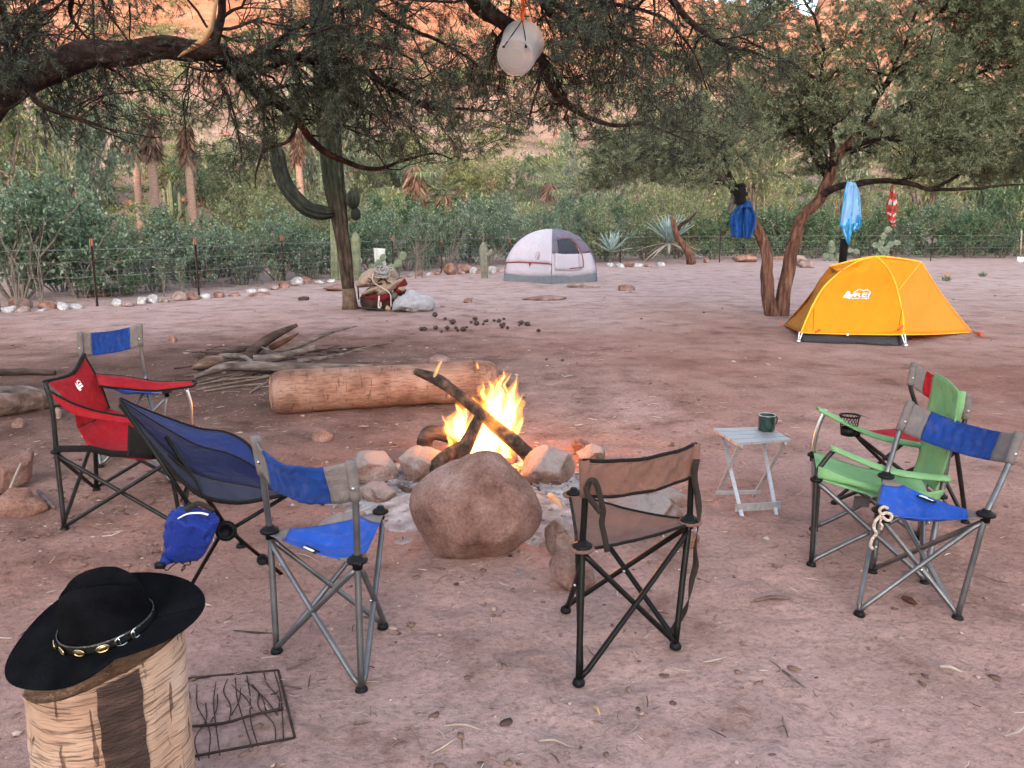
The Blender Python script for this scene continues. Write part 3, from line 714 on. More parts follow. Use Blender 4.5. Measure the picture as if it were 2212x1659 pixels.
# ------------------------------------------------------------------ forked tree behind the yellow tent
rng = np.random.default_rng(23)
root = gz(1670, 683)
right = thing('mesquite_tree', 'forked red-barked mesquite with spreading olive crown beside the yellow tent', 'tree', root)
Yr = 13.3
spec = [
 (D3([(1672, 692), (1658, 640), (1655, 590), (1650, 540), (1630, 490), (1612, 455), (1592, 420), (1565, 392), (1535, 372), (1490, 360), (1440, 358), (1390, 368)], [13.3, 13.3, 13.3, 13.3, 13.25, 13.2, 13.2, 13.2, 13.1, 13.0, 12.9, 12.8]), .115, .03),
 (D3([(1688, 690), (1692, 640), (1703, 580), (1712, 530), (1735, 470), (1765, 430), (1785, 395), (1800, 360), (1822, 325), (1850, 290), (1900, 262), (1960, 240)], [13.35, 13.35, 13.4, 13.4, 13.5, 13.5, 13.5, 13.5, 13.5, 13.6, 13.7, 13.8]), .125, .045),
 (D3([(1768, 430), (1800, 405), (1840, 397), (1900, 394), (1950, 397), (2010, 410), (2080, 408), (2150, 402), (2230, 395)], [13.5, 13.3, 13.1, 12.9, 12.8, 12.7, 12.6, 12.6, 12.5]), .066, .012),
 (D3([(2010, 410), (2060, 385), (2110, 350), (2180, 320), (2260, 300)], [12.7, 12.8, 12.9, 13, 13]), .035, .012),
 (D3([(1800, 360), (1795, 310), (1780, 250), (1770, 180), (1780, 110)], [13.5, 13.3, 13.1, 13, 12.9]), .06, .015),
 (D3([(1850, 290), (1890, 220), (1930, 150), (1960, 80), (1990, 0)], [13.6, 13.4, 13.2, 13, 12.9]), .055, .015),
 (D3([(1790, 390), (1760, 345), (1745, 300), (1700, 260), (1640, 220)], [13.5, 13.8, 14, 14.2, 14.3]), .05, .015),
 (D3([(1900, 262), (1980, 215), (2060, 180), (2150, 150), (2240, 130)], [13.7, 13.5, 13.3, 13.1, 13]), .045, .012),
 (D3([(1592, 420), (1580, 380), (1560, 330), (1520, 290), (1470, 270)], [13.2, 13, 12.8, 12.7, 12.6]), .045, .012),
 (D3([(1822, 325), (1870, 310), (1930, 300), (1990, 310), (2050, 300)], [13.5, 13.1, 12.8, 12.6, 12.5]), .035, .01),
 (D3([(1535, 372), (1500, 340), (1440, 325), (1370, 330), (1300, 350)], [13.1, 12.9, 12.7, 12.6, 12.5]), .03, .01),
 (D3([(1960, 240), (2020, 180), (2080, 100), (2150, 30), (2200, -40)], [13.8, 13.6, 13.4, 13.2, 13]), .04, .012),
 (D3([(1780, 110), (1760, 40), (1720, -30), (1680, -90)], [12.9, 12.8, 12.7, 12.6]), .03, .01),
 (D3([(1770, 180), (1700, 130), (1620, 90), (1550, 60)], [13, 12.9, 12.8, 12.7]), .03, .01),
 (D3([(1960, 80), (2040, 20), (2120, -60)], [13, 13, 13]), .03, .01),
]
P0, R0 = limbs(spec, 28, .05, 15)
for i in range(len(P0)):
    mb = bark_tube(catmull(P0[i], 90), np.interp(np.linspace(0, 1, 90), np.linspace(0, 1, 28), R0[i]), 28 if i < 2 else 10, .30, i+30)
    mb.build('trunk' if i < 2 else 'limb', M['bark_red'] if i < 2 else M['bark'], right)
w = np.ones(len(P0)); w[0] = .35; w[1] = .3
P1, R1 = grow(P0, R0, 430, .3, 1.0, 1.25, .4, 9, .85, .02, .17, .45, rng, rmin=.007, up=.12, weight=w)
P2, R2 = grow(P1, R1, 4000, .1, 1.0, .55, .2, 6, .8, .05, .2, .5, rng, rmin=.004)
P3, R3 = grow(P2, R2, 17000, .1, 1.0, .22, .08, 3, .8, .08, .2, .6, rng, rmin=.0028, taper=.6)
def low_cut(P): return np.interp(P[:, 0, 0]/P[:, 0, 1], [-.1, .25, .34, .42, .5, .8], [2.15, 2.1, 2.3, 2.55, 2.3, 2.25])+.25*fbm(P[:, 0]*.9, 2, 8)
k1, k2, k3 = [P[:, :, 2].min(1) > low_cut(P)-d_ for P, d_ in ((P1, .15), (P2, .05), (P3, 0))]
P1, R1, P2, R2, P3, R3 = P1[k1], R1[k1], P2[k2], R2[k2], P3[k3], R3[k3]
mb_ = mesh_np('branches', *tubes(P1, R1, 5), M['bark'], right, True); mb_['kind'] = 'stuff'
V, F = merge([tubes(P2, R2, 3), tubes(P3, R3, 3)])
tag(mesh_np('twigs', V, F, M['twig'], right), kind='stuff')
V, F = leaves_on(P3, 420000, .055, .0050, rng, out=.8, droop=.2)
tag(mesh_np('foliage', V, F, M['leaf_right'], right), kind='stuff')

# ------------------------------------------------------------------ shrubs
def shrub_mesh(name, seed, h, w, nst, nleaf, ll, lw, leafmat, stemmat=None, up=.25, droop=.03):
    rg = np.random.default_rng(seed)
    r = thing(name, None, None)
    specs = []
    for k in range(nst):
        a = 2*np.pi*(k+rg.random())/nst; o = w*.5*(.45+.6*rg.random())
        hh = h*(.6+.4*rg.random())*(1.0-.25*(o/(w*.5)))
        specs.append(([(0.1*np.cos(a), .1*np.sin(a), 0), (o*.35*np.cos(a), o*.35*np.sin(a), hh*.35), (o*.75*np.cos(a+.2), o*.75*np.sin(a+.2), hh*.7), (o*np.cos(a+.3), o*np.sin(a+.3), hh*.92)], .022*h/2, .006))
    P0, R0 = limbs(specs, 14, .06, seed)
    P1, R1 = grow(P0, R0, nst*9, .12, 1, h*.3, h*.08, 6, .95, droop, .2, .5, rg, rmin=.005, up=up)
    P2, R2 = grow(P1, R1, nst*60, .1, 1, h*.14, h*.05, 4, .9, droop, .25, .55, rg, rmin=.003, taper=.6)
    V, F = merge([tubes(P0, R0, 5), tubes(P1, R1, 3), tubes(P2, R2, 3)])
    tag(mesh_np('stems', V, F, stemmat or M['stem'], r), kind='stuff')
    V, F = leaves_on(P2, nleaf, ll, lw, rg, out=1.0, droop=.05)
    tag(mesh_np('foliage', V, F, leafmat, r), kind='stuff')
    return r
FENCE = [gz(-130, 705), gz(0, 672), gz(210, 661), gz(430, 640), gz(616, 618), gz(745, 607), gz(849, 598), gz(953, 588), gz(1043, 583), gz(1101, 580), gz(1340, 573), gz(1554, 567), gz(1800, 564.5), gz(2010, 563.5), gz(2240, 563)]
def fence_at(u):
    us = [-130, 0, 210, 430, 616, 745, 849, 953, 1043, 1101, 1340, 1554, 1800, 2010, 2240]
    x = np.interp(u, us, [p.x for p in FENCE]); y = np.interp(u, us, [p.y for p in FENCE])
    return Vector((x, y, 0))
def behind(u, back):                 # the point 'back' metres further out along the same sight line
    p = fence_at(u); k = (p.y+back)/p.y
    return Vector((p.x*k, p.y+back, 0))
SHR = {
 'round': shrub_mesh('shrub', 1, 2.6, 3.0, 9, 6600, .075, .026, M['leaf_a']),
 'grey': shrub_mesh('shrub', 2, 2.2, 2.8, 9, 6400, .08, .018, M['leaf_b']),
 'olive': shrub_mesh('shrub', 3, 2.4, 3.0, 9, 7000, .085, .016, M['leaf_c']),
 'dark': shrub_mesh('shrub', 4, 2.2, 3.0, 9, 7000, .085, .022, M['leaf_d']),
}
WORD = {'round': 'round-leaved green', 'grey': 'grey-green twiggy', 'olive': 'pale olive feathery', 'dark': 'dark green dense'}
used = set()
# kind, u, metres behind the fence, scale, height scale, label
SHRUBS = [
 ('round', 40, 1.7, 1.25, 1.12, 'big round-leaved bush behind the fence at its near end'),
 ('round', 175, 1.8, 1.05, 1.05, 'round-leaved bush behind the orange-tipped post nearest the camera'),
 ('dark', 130, 3.6, 1.2, .8, 'dark low bush filling the gap below the big round-leaved bushes'),
 ('dark', 255, 1.6, .62, .55, 'small bright green bush just right of the nearest orange-tipped post'),
 ('grey', 330, 2.2, .95, .9, 'low grey-green bush midway between the two nearest fence posts'),
 ('round', 430, 2.4, .95, .98, 'leafy green bush behind the second orange-tipped post'),
 ('dark', 390, 4.5, 1.15, .62, 'dark bush in shade behind the gap between the two nearest posts'),
 ('grey', 520, 2.0, .95, 1.0, 'grey twiggy bush between the second and third fence posts'),
 ('olive', 480, 5.5, 1.2, .72, 'pale bush rising behind the second fence post below the palm trunks'),
 ('round', 600, 2.4, .95, 1.0, 'green bush behind the third orange-tipped post'),
 ('grey', 665, 2.2, .85, .95, 'grey leggy bush just left of the tall cactus trunk'),
 ('olive', 640, 6.0, 1.3, .98, 'pale olive bush under the curved arm of the tall cactus'),
 ('dark', 700, 4.0, 1.1, .72, 'dark bush directly behind the tall cactus trunk'),
 ('round', 805, 2.2, 1.0, .98, 'bright leafy bush behind the white towel'),
 ('grey', 880, 2.6, 1.0, 1.15, 'grey-leaved bush right of the white towel'),
 ('dark', 850, 5.0, 1.2, 1.12, 'deep green bush standing tall behind the white towel'),
 ('grey', 960, 2.4, 1.1, 1.25, 'grey-green bush in the thin smoke left of the grey tent'),
 ('olive', 930, 5.0, 1.3, .8, 'pale bush below the orange dead palm skirt'),
 ('dark', 1020, 4.5, 1.2, 1.2, 'dark bluish bush behind the stubby cactus post'),
 ('round', 1060, 2.6, 1.05, 1.2, 'leafy bush just left of the grey tent'),
 ('grey', 1130, 3.0, 1.15, .92, 'tall grey bush rising over the left shoulder of the grey tent'),
 ('olive', 1110, 6.0, 1.35, .85, 'olive bush behind the left side of the grey tent'),
 ('dark', 1200, 3.2, 1.2, 1.15, 'dark bush directly behind the peak of the grey tent'),
 ('olive', 1270, 3.0, 1.15, 1.1, 'olive bush over the right shoulder of the grey tent'),
 ('grey', 1330, 3.2, 1.1, .95, 'low grey bush behind the small blue agave'),
 ('dark', 1300, 6.0, 1.4, 1.05, 'dark shrub in the second row right of the grey tent'),
 ('olive', 1390, 3.4, 1.2, 1.0, 'olive bush between the two agaves'),
 ('olive', 1460, 4.5, 1.5, 1.15, 'pale feathery bush behind the little leaning trunk'),
 ('dark', 1540, 3.2, 1.25, 1.0, 'dark bush right of the little leaning trunk'),
 ('olive', 1400, 8.0, 1.6, 1.3, 'pale mesquite bush under the low branch of the forked tree'),
 ('dark', 1620, 3.5, 1.3, .95, 'green bush behind the blue shorts'),
 ('round', 1690, 3.4, 1.3, .95, 'bright green bush seen through the fork of the red-barked tree'),
 ('dark', 1760, 3.2, 1.35, .95, 'dense bush just right of the red-barked trunk'),
 ('olive', 1720, 7.5, 1.6, 1.15, 'tall olive shrub behind the fork of the red-barked tree'),
 ('dark', 1850, 3.4, 1.3, .92, 'dense bush behind the sky blue sarong'),
 ('round', 1930, 3.6, 1.3, .88, 'leafy bush below the striped red cloth'),
 ('dark', 2010, 3.5, 1.35, .95, 'deep green bush right of the striped red cloth'),
 ('dark', 2090, 3.6, 1.3, .86, 'deep green bush above the right slope of the yellow tent'),
 ('olive', 1900, 8.0, 1.6, 1.12, 'pale shrub behind the striped red cloth'),
 ('grey', 2060, 8.0, 1.5, 1.1, 'grey shrub in the second row near the right end'),
 ('dark', 2160, 3.2, 1.3, .8, 'shadowy bush just left of the shovel'),
 ('dark', 2230, 4.0, 1.5, 1.3, 'tall shadowy bush behind the shovel at the far right'),
 ('grey', 60, 7.5, 1.5, 1.1, 'grey shrub in the second row behind the big round-leaved bush'),
 ('olive', 260, 6.5, 1.4, .7, 'olive shrub in the second row between the nearest posts'),
 ('olive', 560, 9.0, 1.6, 1.0, 'olive shrub on the rising ground below the striped palm trunk'),
 ('olive', 780, 9.0, 1.6, .95, 'olive shrub on the rising ground right of the cactus trunk'),
 ('grey', 1010, 7.0, 1.6, .85, 'grey shrub on the rising ground behind the smoke'),
 ('olive', 1225, 6.0, 1.5, .75, 'olive shrub at the foot of the green palm'),
]
SHRUBS += [
 ('olive', 120, 33, 1.7, 1.5, 'olive bush on the slope above the left end of the hedge'),
 ('grey', 240, 36, 1.6, 1.4, 'grey bush on the slope left of the palm group'),
 ('olive', 372, 37, 1.7, 1.35, 'olive bush on the slope between the two striped palm trunks'),
 ('dark', 455, 35, 1.6, 1.3, 'green bush on the slope right of the second striped palm'),
 ('grey', 560, 36, 1.7, 1.3, 'grey bush on the slope left of the curved cactus arm'),
 ('olive', 640, 34, 1.7, 1.25, 'olive bush on the slope framed by the curved cactus arm'),
 ('olive', 800, 32, 1.7, 1.25, 'olive bush on the slope right of the cactus trunk'),
 ('dark', 850, 34, 1.6, 1.2, 'green bush on the slope behind the low green palm'),
 ('grey', 930, 30, 1.6, 1.2, 'grey bush on the slope behind the dead palm skirt'),
 ('olive', 1000, 30, 1.8, 1.25, 'olive bush on the slope above the thin smoke'),
 ('olive', 1065, 28, 1.7, 1.1, 'small olive tree on the slope left of the green palm'),
 ('dark', 1140, 27, 1.6, 1.2, 'green bush on the slope just left of the green palm'),
 ('grey', 1240, 24, 1.7, 1.2, 'grey bush on the slope just right of the green palm'),
 ('olive', 1340, 24, 1.9, 1.4, 'olive bush on the slope under the low drooping canopy'),
 ('olive', 30, 14, 2.3, 1.9, 'grey-green tree standing on the slope above the big round-leaved bush'),
 ('grey', 150, 20, 2.4, 2.0, 'pale tree on the slope left of the tallest striped palm trunk'),
 ('olive', 520, 28, 1.9, 1.3, 'olive tree on the slope between the palms and the curved cactus arm'),
 ('grey', 700, 26, 2.6, 2.1, 'pale tree on the slope hidden behind the tall cactus'),
 ('grey', 1290, 16, 2.2, 1.7, 'grey mesquite on the slope above the small agave'),
 ('olive', 1480, 12, 2.2, 1.8, 'feathery mesquite beyond the little leaning trunk'),
 ('olive', 1620, 18, 2.4, 2.0, 'olive mesquite on the slope behind the dark cloth bundle'),
 ('grey', 1800, 20, 2.6, 2.1, 'grey mesquite on the slope behind the sarong branch'),
 ('olive', 1980, 18, 2.5, 2.0, 'olive mesquite on the slope beyond the striped cloth'),
 ('dark', 2150, 12, 2.4, 2.0, 'dark mesquite beyond the shovel'),
]
first = {}
for (k, u, back, s, hs, lab) in SHRUBS:
    p = behind(u, back); src = SHR[k]; p.z = max(0, float(hill_h(np.array([p.x]), np.array([p.y]))[0]) if p.y > 41 else 0)-.05
    rz_ = RNG.random()*6.28; sc = (s*.9, s*.9, s*hs)
    if k not in first:
        first[k] = 1; src.location = p; src.rotation_euler = (0, 0, rz_); src.scale = sc; src['label'] = lab; src['category'] = 'shrub'; src['group'] = 'shrubs behind the wire fence'
    else:
        o = dup(src, p, rz_, sc, lab, 'shrubs behind the wire fence')

# scrub covering the slope: nobody could count it
rng = np.random.default_rng(31)
nb = 5600
bx = rng.uniform(-75, 85, nb); by = rng.uniform(39, 98, nb)
hh = hill_h(bx, by)
keep = rng.random(nb) < np.interp(hh, [0, 4, 9, 16, 30], [1, 1, .95, .8, .45])
bx, by, hh = bx[keep], by[keep], hh[keep]; nb = len(bx)
bs = (.35+1.15*rng.random(nb)**2.2)*np.interp(by, [40, 95], [1., 1.25])
nl = 120
d = norm(rng.normal(size=(nb, nl, 3))); d[..., 2] = np.abs(d[..., 2])*.9
rad = bs[:, None, None]*(rng.random((nb, nl, 1))**.45)
Pp = np.stack([bx, by, np.maximum(hh, -.2)-.15], -1)[:, None]+d*rad*np.array([1, 1, .95])
V, F = leaves(Pp.reshape(-1, 3), (d+.5*rng.normal(size=d.shape)).reshape(-1, 3), .24, .055, rng)
tag(mesh_np('scrub', V, F, M['leaf_c'], None), 'sparse olive scrub growing over the rocky slope', 'scrub', kind='stuff')
# loose boulders on the slope: rubble
def ico(sub):
    bm = bmesh.new(); bmesh.ops.create_icosphere(bm, subdivisions=sub, radius=1.0)
    V = np.array([v.co[:] for v in bm.verts]); bm.verts.index_update()
    F = np.array([[v.index for v in f.verts] for f in bm.faces]); bm.free()
    return V, F
ICO = {s: ico(s) for s in (1, 2, 3, 4, 5)}
nb = 900
bx = rng.uniform(-60, 75, nb); by = rng.uniform(44, 90, nb); hh = hill_h(bx, by)
v1, f1 = ICO[1]
sz = (.12+.55*rng.random(nb)**3)
vv = v1[None]*(1+.35*rng.normal(size=(nb, len(v1), 1)).clip(-1, 1))*sz[:, None, None]*np.array([1, 1, .7])+np.stack([bx, by, hh], -1)[:, None]
ff = f1[None]+(np.arange(nb)*len(v1))[:, None, None]
tag(mesh_np('rubble', vv.reshape(-1, 3), ff.reshape(-1, 3), M['rock_red'], None), 'pinkish boulders and rubble strewn over the slope', 'rubble', kind='stuff')
M['drab_cactus'] = mat('dry_cactus_skin', [(0.11, 0.105, 0.075), (0.2, 0.19, 0.15)], 8, .9, bump=.5)
# ------------------------------------------------------------------ palms on the slope
def palm_mesh(seed, h, skirt, crown, lean=0.0, nfr=26):
    rg = np.random.default_rng(seed)
    r = thing('fan_palm', None, None)
    mb = MB(); n = 18
    pts = [(lean*(k/n)**2, 0, h*k/n) for k in range(n+1)]
    mb.tube(pts, [(.2-.05*k/n)*(1+.035*h*(h > 5))+.016*(k % 2) for k in range(n+1)], 10)
    mb.build('trunk', M['palmtrunk'], r)
    top = np.array([lean, 0, h])
    if skirt:
        nl = 620
        a = rg.random(nl)*6.283; z = -skirt*rg.random(nl)**.8
        P = np.stack([.16*np.cos(a), .16*np.sin(a), z+.15], 1)+top
        D = np.stack([.5*np.cos(a), .5*np.sin(a), -1+.3*rg.random(nl)], 1)+.15*rg.normal(size=(nl, 3))
        V, F = leaves(P, D, .62, .045, rg)
        tag(mesh_np('dead_skirt', V, F, M['deadfrond'], r), kind='stuff')
    if crown:
        for k in range(nfr):
            a = 6.283*(k+rg.random()*.6)/nfr; el = rg.uniform(-.5, 1.3)
            d = np.array([np.cos(a)*np.cos(el), np.sin(a)*np.cos(el), np.sin(el)])
            pl = crown*(.55+.25*rg.random())
            hub = top+np.array([0, 0, .1])+d*pl
            hub[2] -= .12*pl
            mbf = MB(); mbf.tube([tuple(top), tuple(top+d*pl*.6+np.array([0, 0, .03])), tuple(hub)], [.02, .016, .01], 4)
            side = norm(np.cross(d, [0, 0, 1.])); upv = np.cross(side, d)
            nb_ = 15
            for q in range(nb_):                         # the blades of one fan
                t = -1.25+2.5*q/(nb_-1)
                dd = d*math.cos(t)+side*math.sin(t)
                e = hub+dd*crown*.55*(1-.12*abs(t)); e[2] -= .10*crown*(1+rg.random())
                m_ = hub+dd*crown*.34; w_ = (side*math.cos(t)-d*math.sin(t))*.03
                mbf.add([tuple(hub), tuple(m_+w_), tuple(e), tuple(m_-w_)], [(0, 1, 2, 3)])
            mbf.build('frond', M['frond'], r, smooth=False)
    return r
PALM = {'green': palm_mesh(3, 4.2, .9, 1.5), 'skirt': palm_mesh(4, 4.0, 2.6, 1.1, .2, 16), 'dead': palm_mesh(5, 2.6, 2.0, 0.9, .1, 12), 'tall': palm_mesh(8, 7.7, 2.1, 1.6, .15, 24), 'low': palm_mesh(6, 1.2, 0.0, 1.5, 0, 22)}
pfirst = set()
def put(bank, firsts, key, loc, rz_, sc, lab, cat, group):
    if key not in firsts:
        firsts.add(key); o = bank[key]; o.location = loc; o.rotation_euler = (0, 0, rz_); o.scale = sc if isinstance(sc, tuple) else (sc,)*3
        o['label'] = lab; o['category'] = cat; o['group'] = group
    else:
        o = dup(bank[key], loc, rz_, sc, lab, group)
    return o
def on_hill(u, v, Y0=40, Y1=95):     # where the sight line meets the slope
    r = ray(u, v)
    for Y in np.arange(Y0, Y1, .25):
        t = Y/r[1]; z = CAM_H+r[2]*t
        if z <= float(hill_h(np.array([r[0]*t]), np.array([Y]))[0]): return Vector((r[0]*t, Y, z))
    t = Y1/r[1]; return Vector((r[0]*t, Y1, float(hill_h(np.array([r[0]*t]), np.array([Y1]))[0])))
for key, u, v, Y, rz_, s, lab in [
    ('tall', 332, 425, 40, .4, 1.0, 'fan palm with striped trunk and long dead skirt, tallest at the near end'),
    ('tall', 414, 432, 41.5, 2.0, .92, 'fan palm with dead skirt just right of the tallest striped trunk'),
    ('tall', 652, 440, 44, 3.1, .85, 'fan palm with orange skirt seen left of the tall cactus trunk'),
    ('dead', 600, 440, 41, 1.0, .8, 'short palm with burnt orange fronds under the curved cactus arm'),
    ('skirt', 895, 430, 42, 5.0, 1.2, 'fan palm with pink trunk behind the long low twig'),
    ('low', 855, 440, 40.5, .7, 1.5, 'low green fan palm spreading beside the pink palm trunk'),
    ('dead', 963, 432, 42, 4.0, 1.25, 'dead palm with drooping burnt orange skirt, right of the pink trunk'),
    ('low', 1130, 455, 41, 2.2, 1.2, 'low green fan palm above the hedge left of the grey tent'),
    ('green', 1186, 452, 41.5, .2, .95, 'green fan palm with slim orange trunk above the grey tent'),
    ('tall', 300, 430, 44, 1.7, .9, 'fan palm half hidden just left of the tallest striped trunk'),
    ('dead', 100, 380, 52, .5, .8, 'dead palm glimpsed above the big round-leaved bush'),
    ('low', 1010, 415, 55, .5, 1.0, 'low palm on the slope above the burnt orange dead palm'),
]:
    p = gy(u, v, Y); p.z = float(hill_h(np.array([p.x]), np.array([Y]))[0])-.1
    put(PALM, pfirst, key, p, rz_, s, lab, 'palm', 'fan palms on the slope')

# ------------------------------------------------------------------ ribbed cacti
def ribbed(mb, pts, rads, ribs=10, depth=.16, m=0):
    """a ribbed column along pts"""
    pts = [Vector(p) for p in pts]; n = len(pts); sides = ribs*4
    vs = []; nrm = None
    for i in range(n):
        t = (pts[min(i+1, n-1)]-pts[max(i-1, 0)]).normalized()
        if nrm is None: nrm = t.orthogonal()
        nrm = (nrm-t*nrm.dot(t)).normalized(); bn = t.cross(nrm)
        for k in range(sides):
            a = 2*math.pi*k/sides; w = (1+math.cos(ribs*a))/2
            rr = rads[i]*(1-depth*(1-w**.6))
            vs.append(pts[i]+nrm*(math.cos(a)*rr)+bn*(math.sin(a)*rr))
    fs = [(i*sides+k, i*sides+(k+1) % sides, (i+1)*sides+(k+1) % sides, (i+1)*sides+k) for i in range(n-1) for k in range(sides)]
    fs.append(tuple((n-1)*sides+k for k in range(sides)))
    mb.add(vs, fs, m)
def dome(pts, r0, n_end=5):           # rounded tip radii
    n = len(pts); out = []
    for i in range(n):
        e = n-1-i
        out.append(r0*(math.sqrt(max(0, 1-((n_end-e)/n_end)**2)) if e < n_end else 1))
    return out
def mat_cardon():
    m, nt, N, L, P = mat_new('cardon_trunk_skin')
    tc = N.new('ShaderNodeTexCoord'); mp = N.new('ShaderNodeMapping'); mp.inputs['Scale'].default_value = (1, 1, .35); L.new(tc.outputs['Object'], mp.inputs['Vector'])
    n = N.new('ShaderNodeTexNoise'); n.inputs['Scale'].default_value = 11; n.inputs['Detail'].default_value = 7; L.new(mp.outputs[0], n.inputs['Vector'])
    g = _ramp(N, [(.3, (.006, .008, .005)), (.55, (.018, .021, .013)), (.72, (.05, .045, .032))]); b = _ramp(N, [(.3, (.012, .008, .006)), (.5, (.045, .03, .022)), (.7, (.10, .072, .055))])
    L.new(n.outputs['Fac'], g.inputs['Fac']); L.new(n.outputs['Fac'], b.inputs['Fac'])
    sp = N.new('ShaderNodeSeparateXYZ'); L.new(tc.outputs['Object'], sp.inputs[0]); ad = N.new('ShaderNodeMath'); ad.operation = 'MULTIPLY_ADD'; ad.inputs[1].default_value = 1.2; L.new(n.outputs['Fac'], ad.inputs[0]); L.new(sp.outputs['Z'], ad.inputs[2])
    mr = N.new('ShaderNodeMapRange'); mr.inputs[1].default_value = 1.6; mr.inputs[2].default_value = 3.0; L.new(ad.outputs[0], mr.inputs[0])
    mx = N.new('ShaderNodeMix'); mx.data_type = 'RGBA'; L.new(mr.outputs[0], mx.inputs[0]); L.new(b.outputs['Color'], mx.inputs[6]); L.new(g.outputs['Color'], mx.inputs[7]); L.new(mx.outputs[2], P.inputs['Base Color'])
    P.inputs['Roughness'].default_value = .9; P.inputs['Specular IOR Level'].default_value = .15
    n2 = N.new('ShaderNodeTexNoise'); n2.inputs['Scale'].default_value = 40; n2.inputs['Detail'].default_value = 6; L.new(mp.outputs[0], n2.inputs['Vector'])
    bu = N.new('ShaderNodeBump'); bu.inputs['Strength'].default_value = 1; bu.inputs['Distance'].default_value = .02; L.new(n2.outputs['Fac'], bu.inputs['Height']); L.new(bu.outputs[0], P.inputs['Normal'])
    return m
M['cardon_trunk'] = mat_cardon()
# the tall cardon beside the packs
base = gz(757, 667)
car = thing('cardon_cactus', 'tall dark ribbed cactus with one curved arm beside the saddle packs', 'cactus', base)
Yc = base.y
sp = [(757, 672), (754, 640), (750, 600), (745, 550), (737, 500), (730, 450), (722, 400), (716, 340), (710, 270), (704, 190), (698, 100), (694, 10), (690, -60)]
P = catmull(D3(sp, Yc), 60)
R = np.interp(np.linspace(0, 1, 60), [0, .06, .2, .34, .45, .55, .7, 1], [.115, .105, .125, .135, .18, .20, .205, .20])
mb = MB(); ribbed(mb, [tuple(p) for p in P], [float(a) for a in np.minimum(R, np.sqrt(np.linspace(1.0, 0.0005, 60)*20)*.23)], 10, .34)
mb.build('trunk', M['cardon_trunk'], car)
arm = D3([(727, 458), (700, 460), (665, 452), (635, 425), (615, 395), (604, 365), (600, 335), (600, 315)], [Yc-.02, Yc-.15, Yc-.25, Yc-.3, Yc-.3, Yc-.3, Yc-.3, Yc-.3])
P = [tuple(p) for p in catmull(arm, 30)]
mb = MB(); ribbed(mb, P, [a*min(1, .55+.09*i) for i, a in enumerate(dome(P, .14, 6))], 9, .34)
mb.build('arm', M['cardon'], car)
for (u, v, r) in ((762, 432, .13), (768, 462, .095)):
    c = gy(u, v, Yc-.12)
    P = [tuple(c+Vector((.0, 0, (k-6)/6*r*1.25))) for k in range(13)]
    mb = MB(); ribbed(mb, P, [max(.004, r*math.sqrt(max(0, 1-((k-6)/6.05)**2))) for k in range(13)], 9, .34)
    mb.build('bud', M['cardon'], car)
mb = MB(); mb.tube([tuple(base+Vector((0, 0, -.05))), tuple(base+Vector((-.005, 0, .12))), tuple(base+Vector((-.02, 0, .38)))], [.17, .135, .12], 14)
mb.build('bark_collar', M['cardon_base'], car)

def organ_mesh(seed, n, h, r, spread):
    rg = np.random.default_rng(seed); root_ = thing('organ_pipe_cactus', None, None)
    for k in range(n):
        a = 6.283*k/n+rg.random(); o = spread*(.4+.6*rg.random()); hh = h*(.55+.45*rg.random())
        x, y = o*math.cos(a), o*math.sin(a)
        P = [tuple(p) for p in catmull([(x*.5, y*.5, 0), (x, y, hh*.2), (x*1.1, y*1.1, hh*.6), (x*1.12, y*1.12, hh)], 14)]
        mb = MB(); ribbed(mb, P, dome(P, r, 3), 8, .2); mb.build('stem', M['organ'], root_)
    return root_
ORG = {'clump': organ_mesh(1, 7, 3.4, .13, .55), 'single': organ_mesh(2, 2, 3.0, .17, .25)}
ofirst = set()
for key, u, v, Y, s, lab in [
    ('clump', 372, 440, 50, .85, 'pale columnar cactus clump between the two striped palm trunks'),
    ('single', 405, 448, 48, .6, 'pale columnar cactus beside the second striped palm trunk'),
    ('clump', 1180, 478, 41, 1.05, 'tall pale cactus clump standing under the green palm'),
    ('clump', 1088, 380, 56, .8, 'pale cactus clump high on the slope above the smoke'),
    ('single', 1045, 430, 50, .8, 'slim pale cactus right of the burnt orange dead palm'),
    ('clump', 1240, 470, 46, .7, 'pale cactus clump on the slope right of the green palm'),
    ('clump', 660, 455, 47, .7, 'pale cactus clump behind the curved cactus arm'),
    ('single', 1955, 480, 42, 1.05, 'pale columnar cactus behind the striped red cloth'),
    ('clump', 1905, 480, 44, .8, 'pale cactus clump between the sarong and the striped cloth'),
    ('single', 1985, 482, 44, .9, 'short pale cactus just right of the striped red cloth'),
    ('clump', 1650, 470, 46, .8, 'pale cactus clump glimpsed left of the forked red trunk'),
    ('clump', 2130, 370, 60, 1.0, 'pale cactus clump up the slope at the far right'),
    ('clump', 180, 420, 55, .9, 'pale cactus clump above the big round-leaved bushes'),
]:
    p = gy(u, v, Y); p.z = max(-.3, float(hill_h(np.array([p.x]), np.array([Y]))[0]))-.1
    put(ORG, ofirst, key, p, u*.37, s, lab, 'cactus', 'columnar cacti beyond the hedge')
# pale organ pipe just behind the tall cardon's trunk
b2 = gz(727, 604); r = thing('organ_pipe_cactus', 'pale green columns rising right behind the tall cactus trunk', 'cactus', b2)
for (u, v) in ((722, 455), (738, 430), (768, 500)):
    Yb = b2.y; top = gy(u, v, Yb); bot = gz(u+2, 604); 
    P = [tuple(Vector((bot.x+(top.x-bot.x)*k/16, Yb, (top.z)*k/16))) for k in range(17)]
    mb = MB(); ribbed(mb, P, dome(P, .13, 3), 8, .2); mb.build('stem', M['organ'], r)
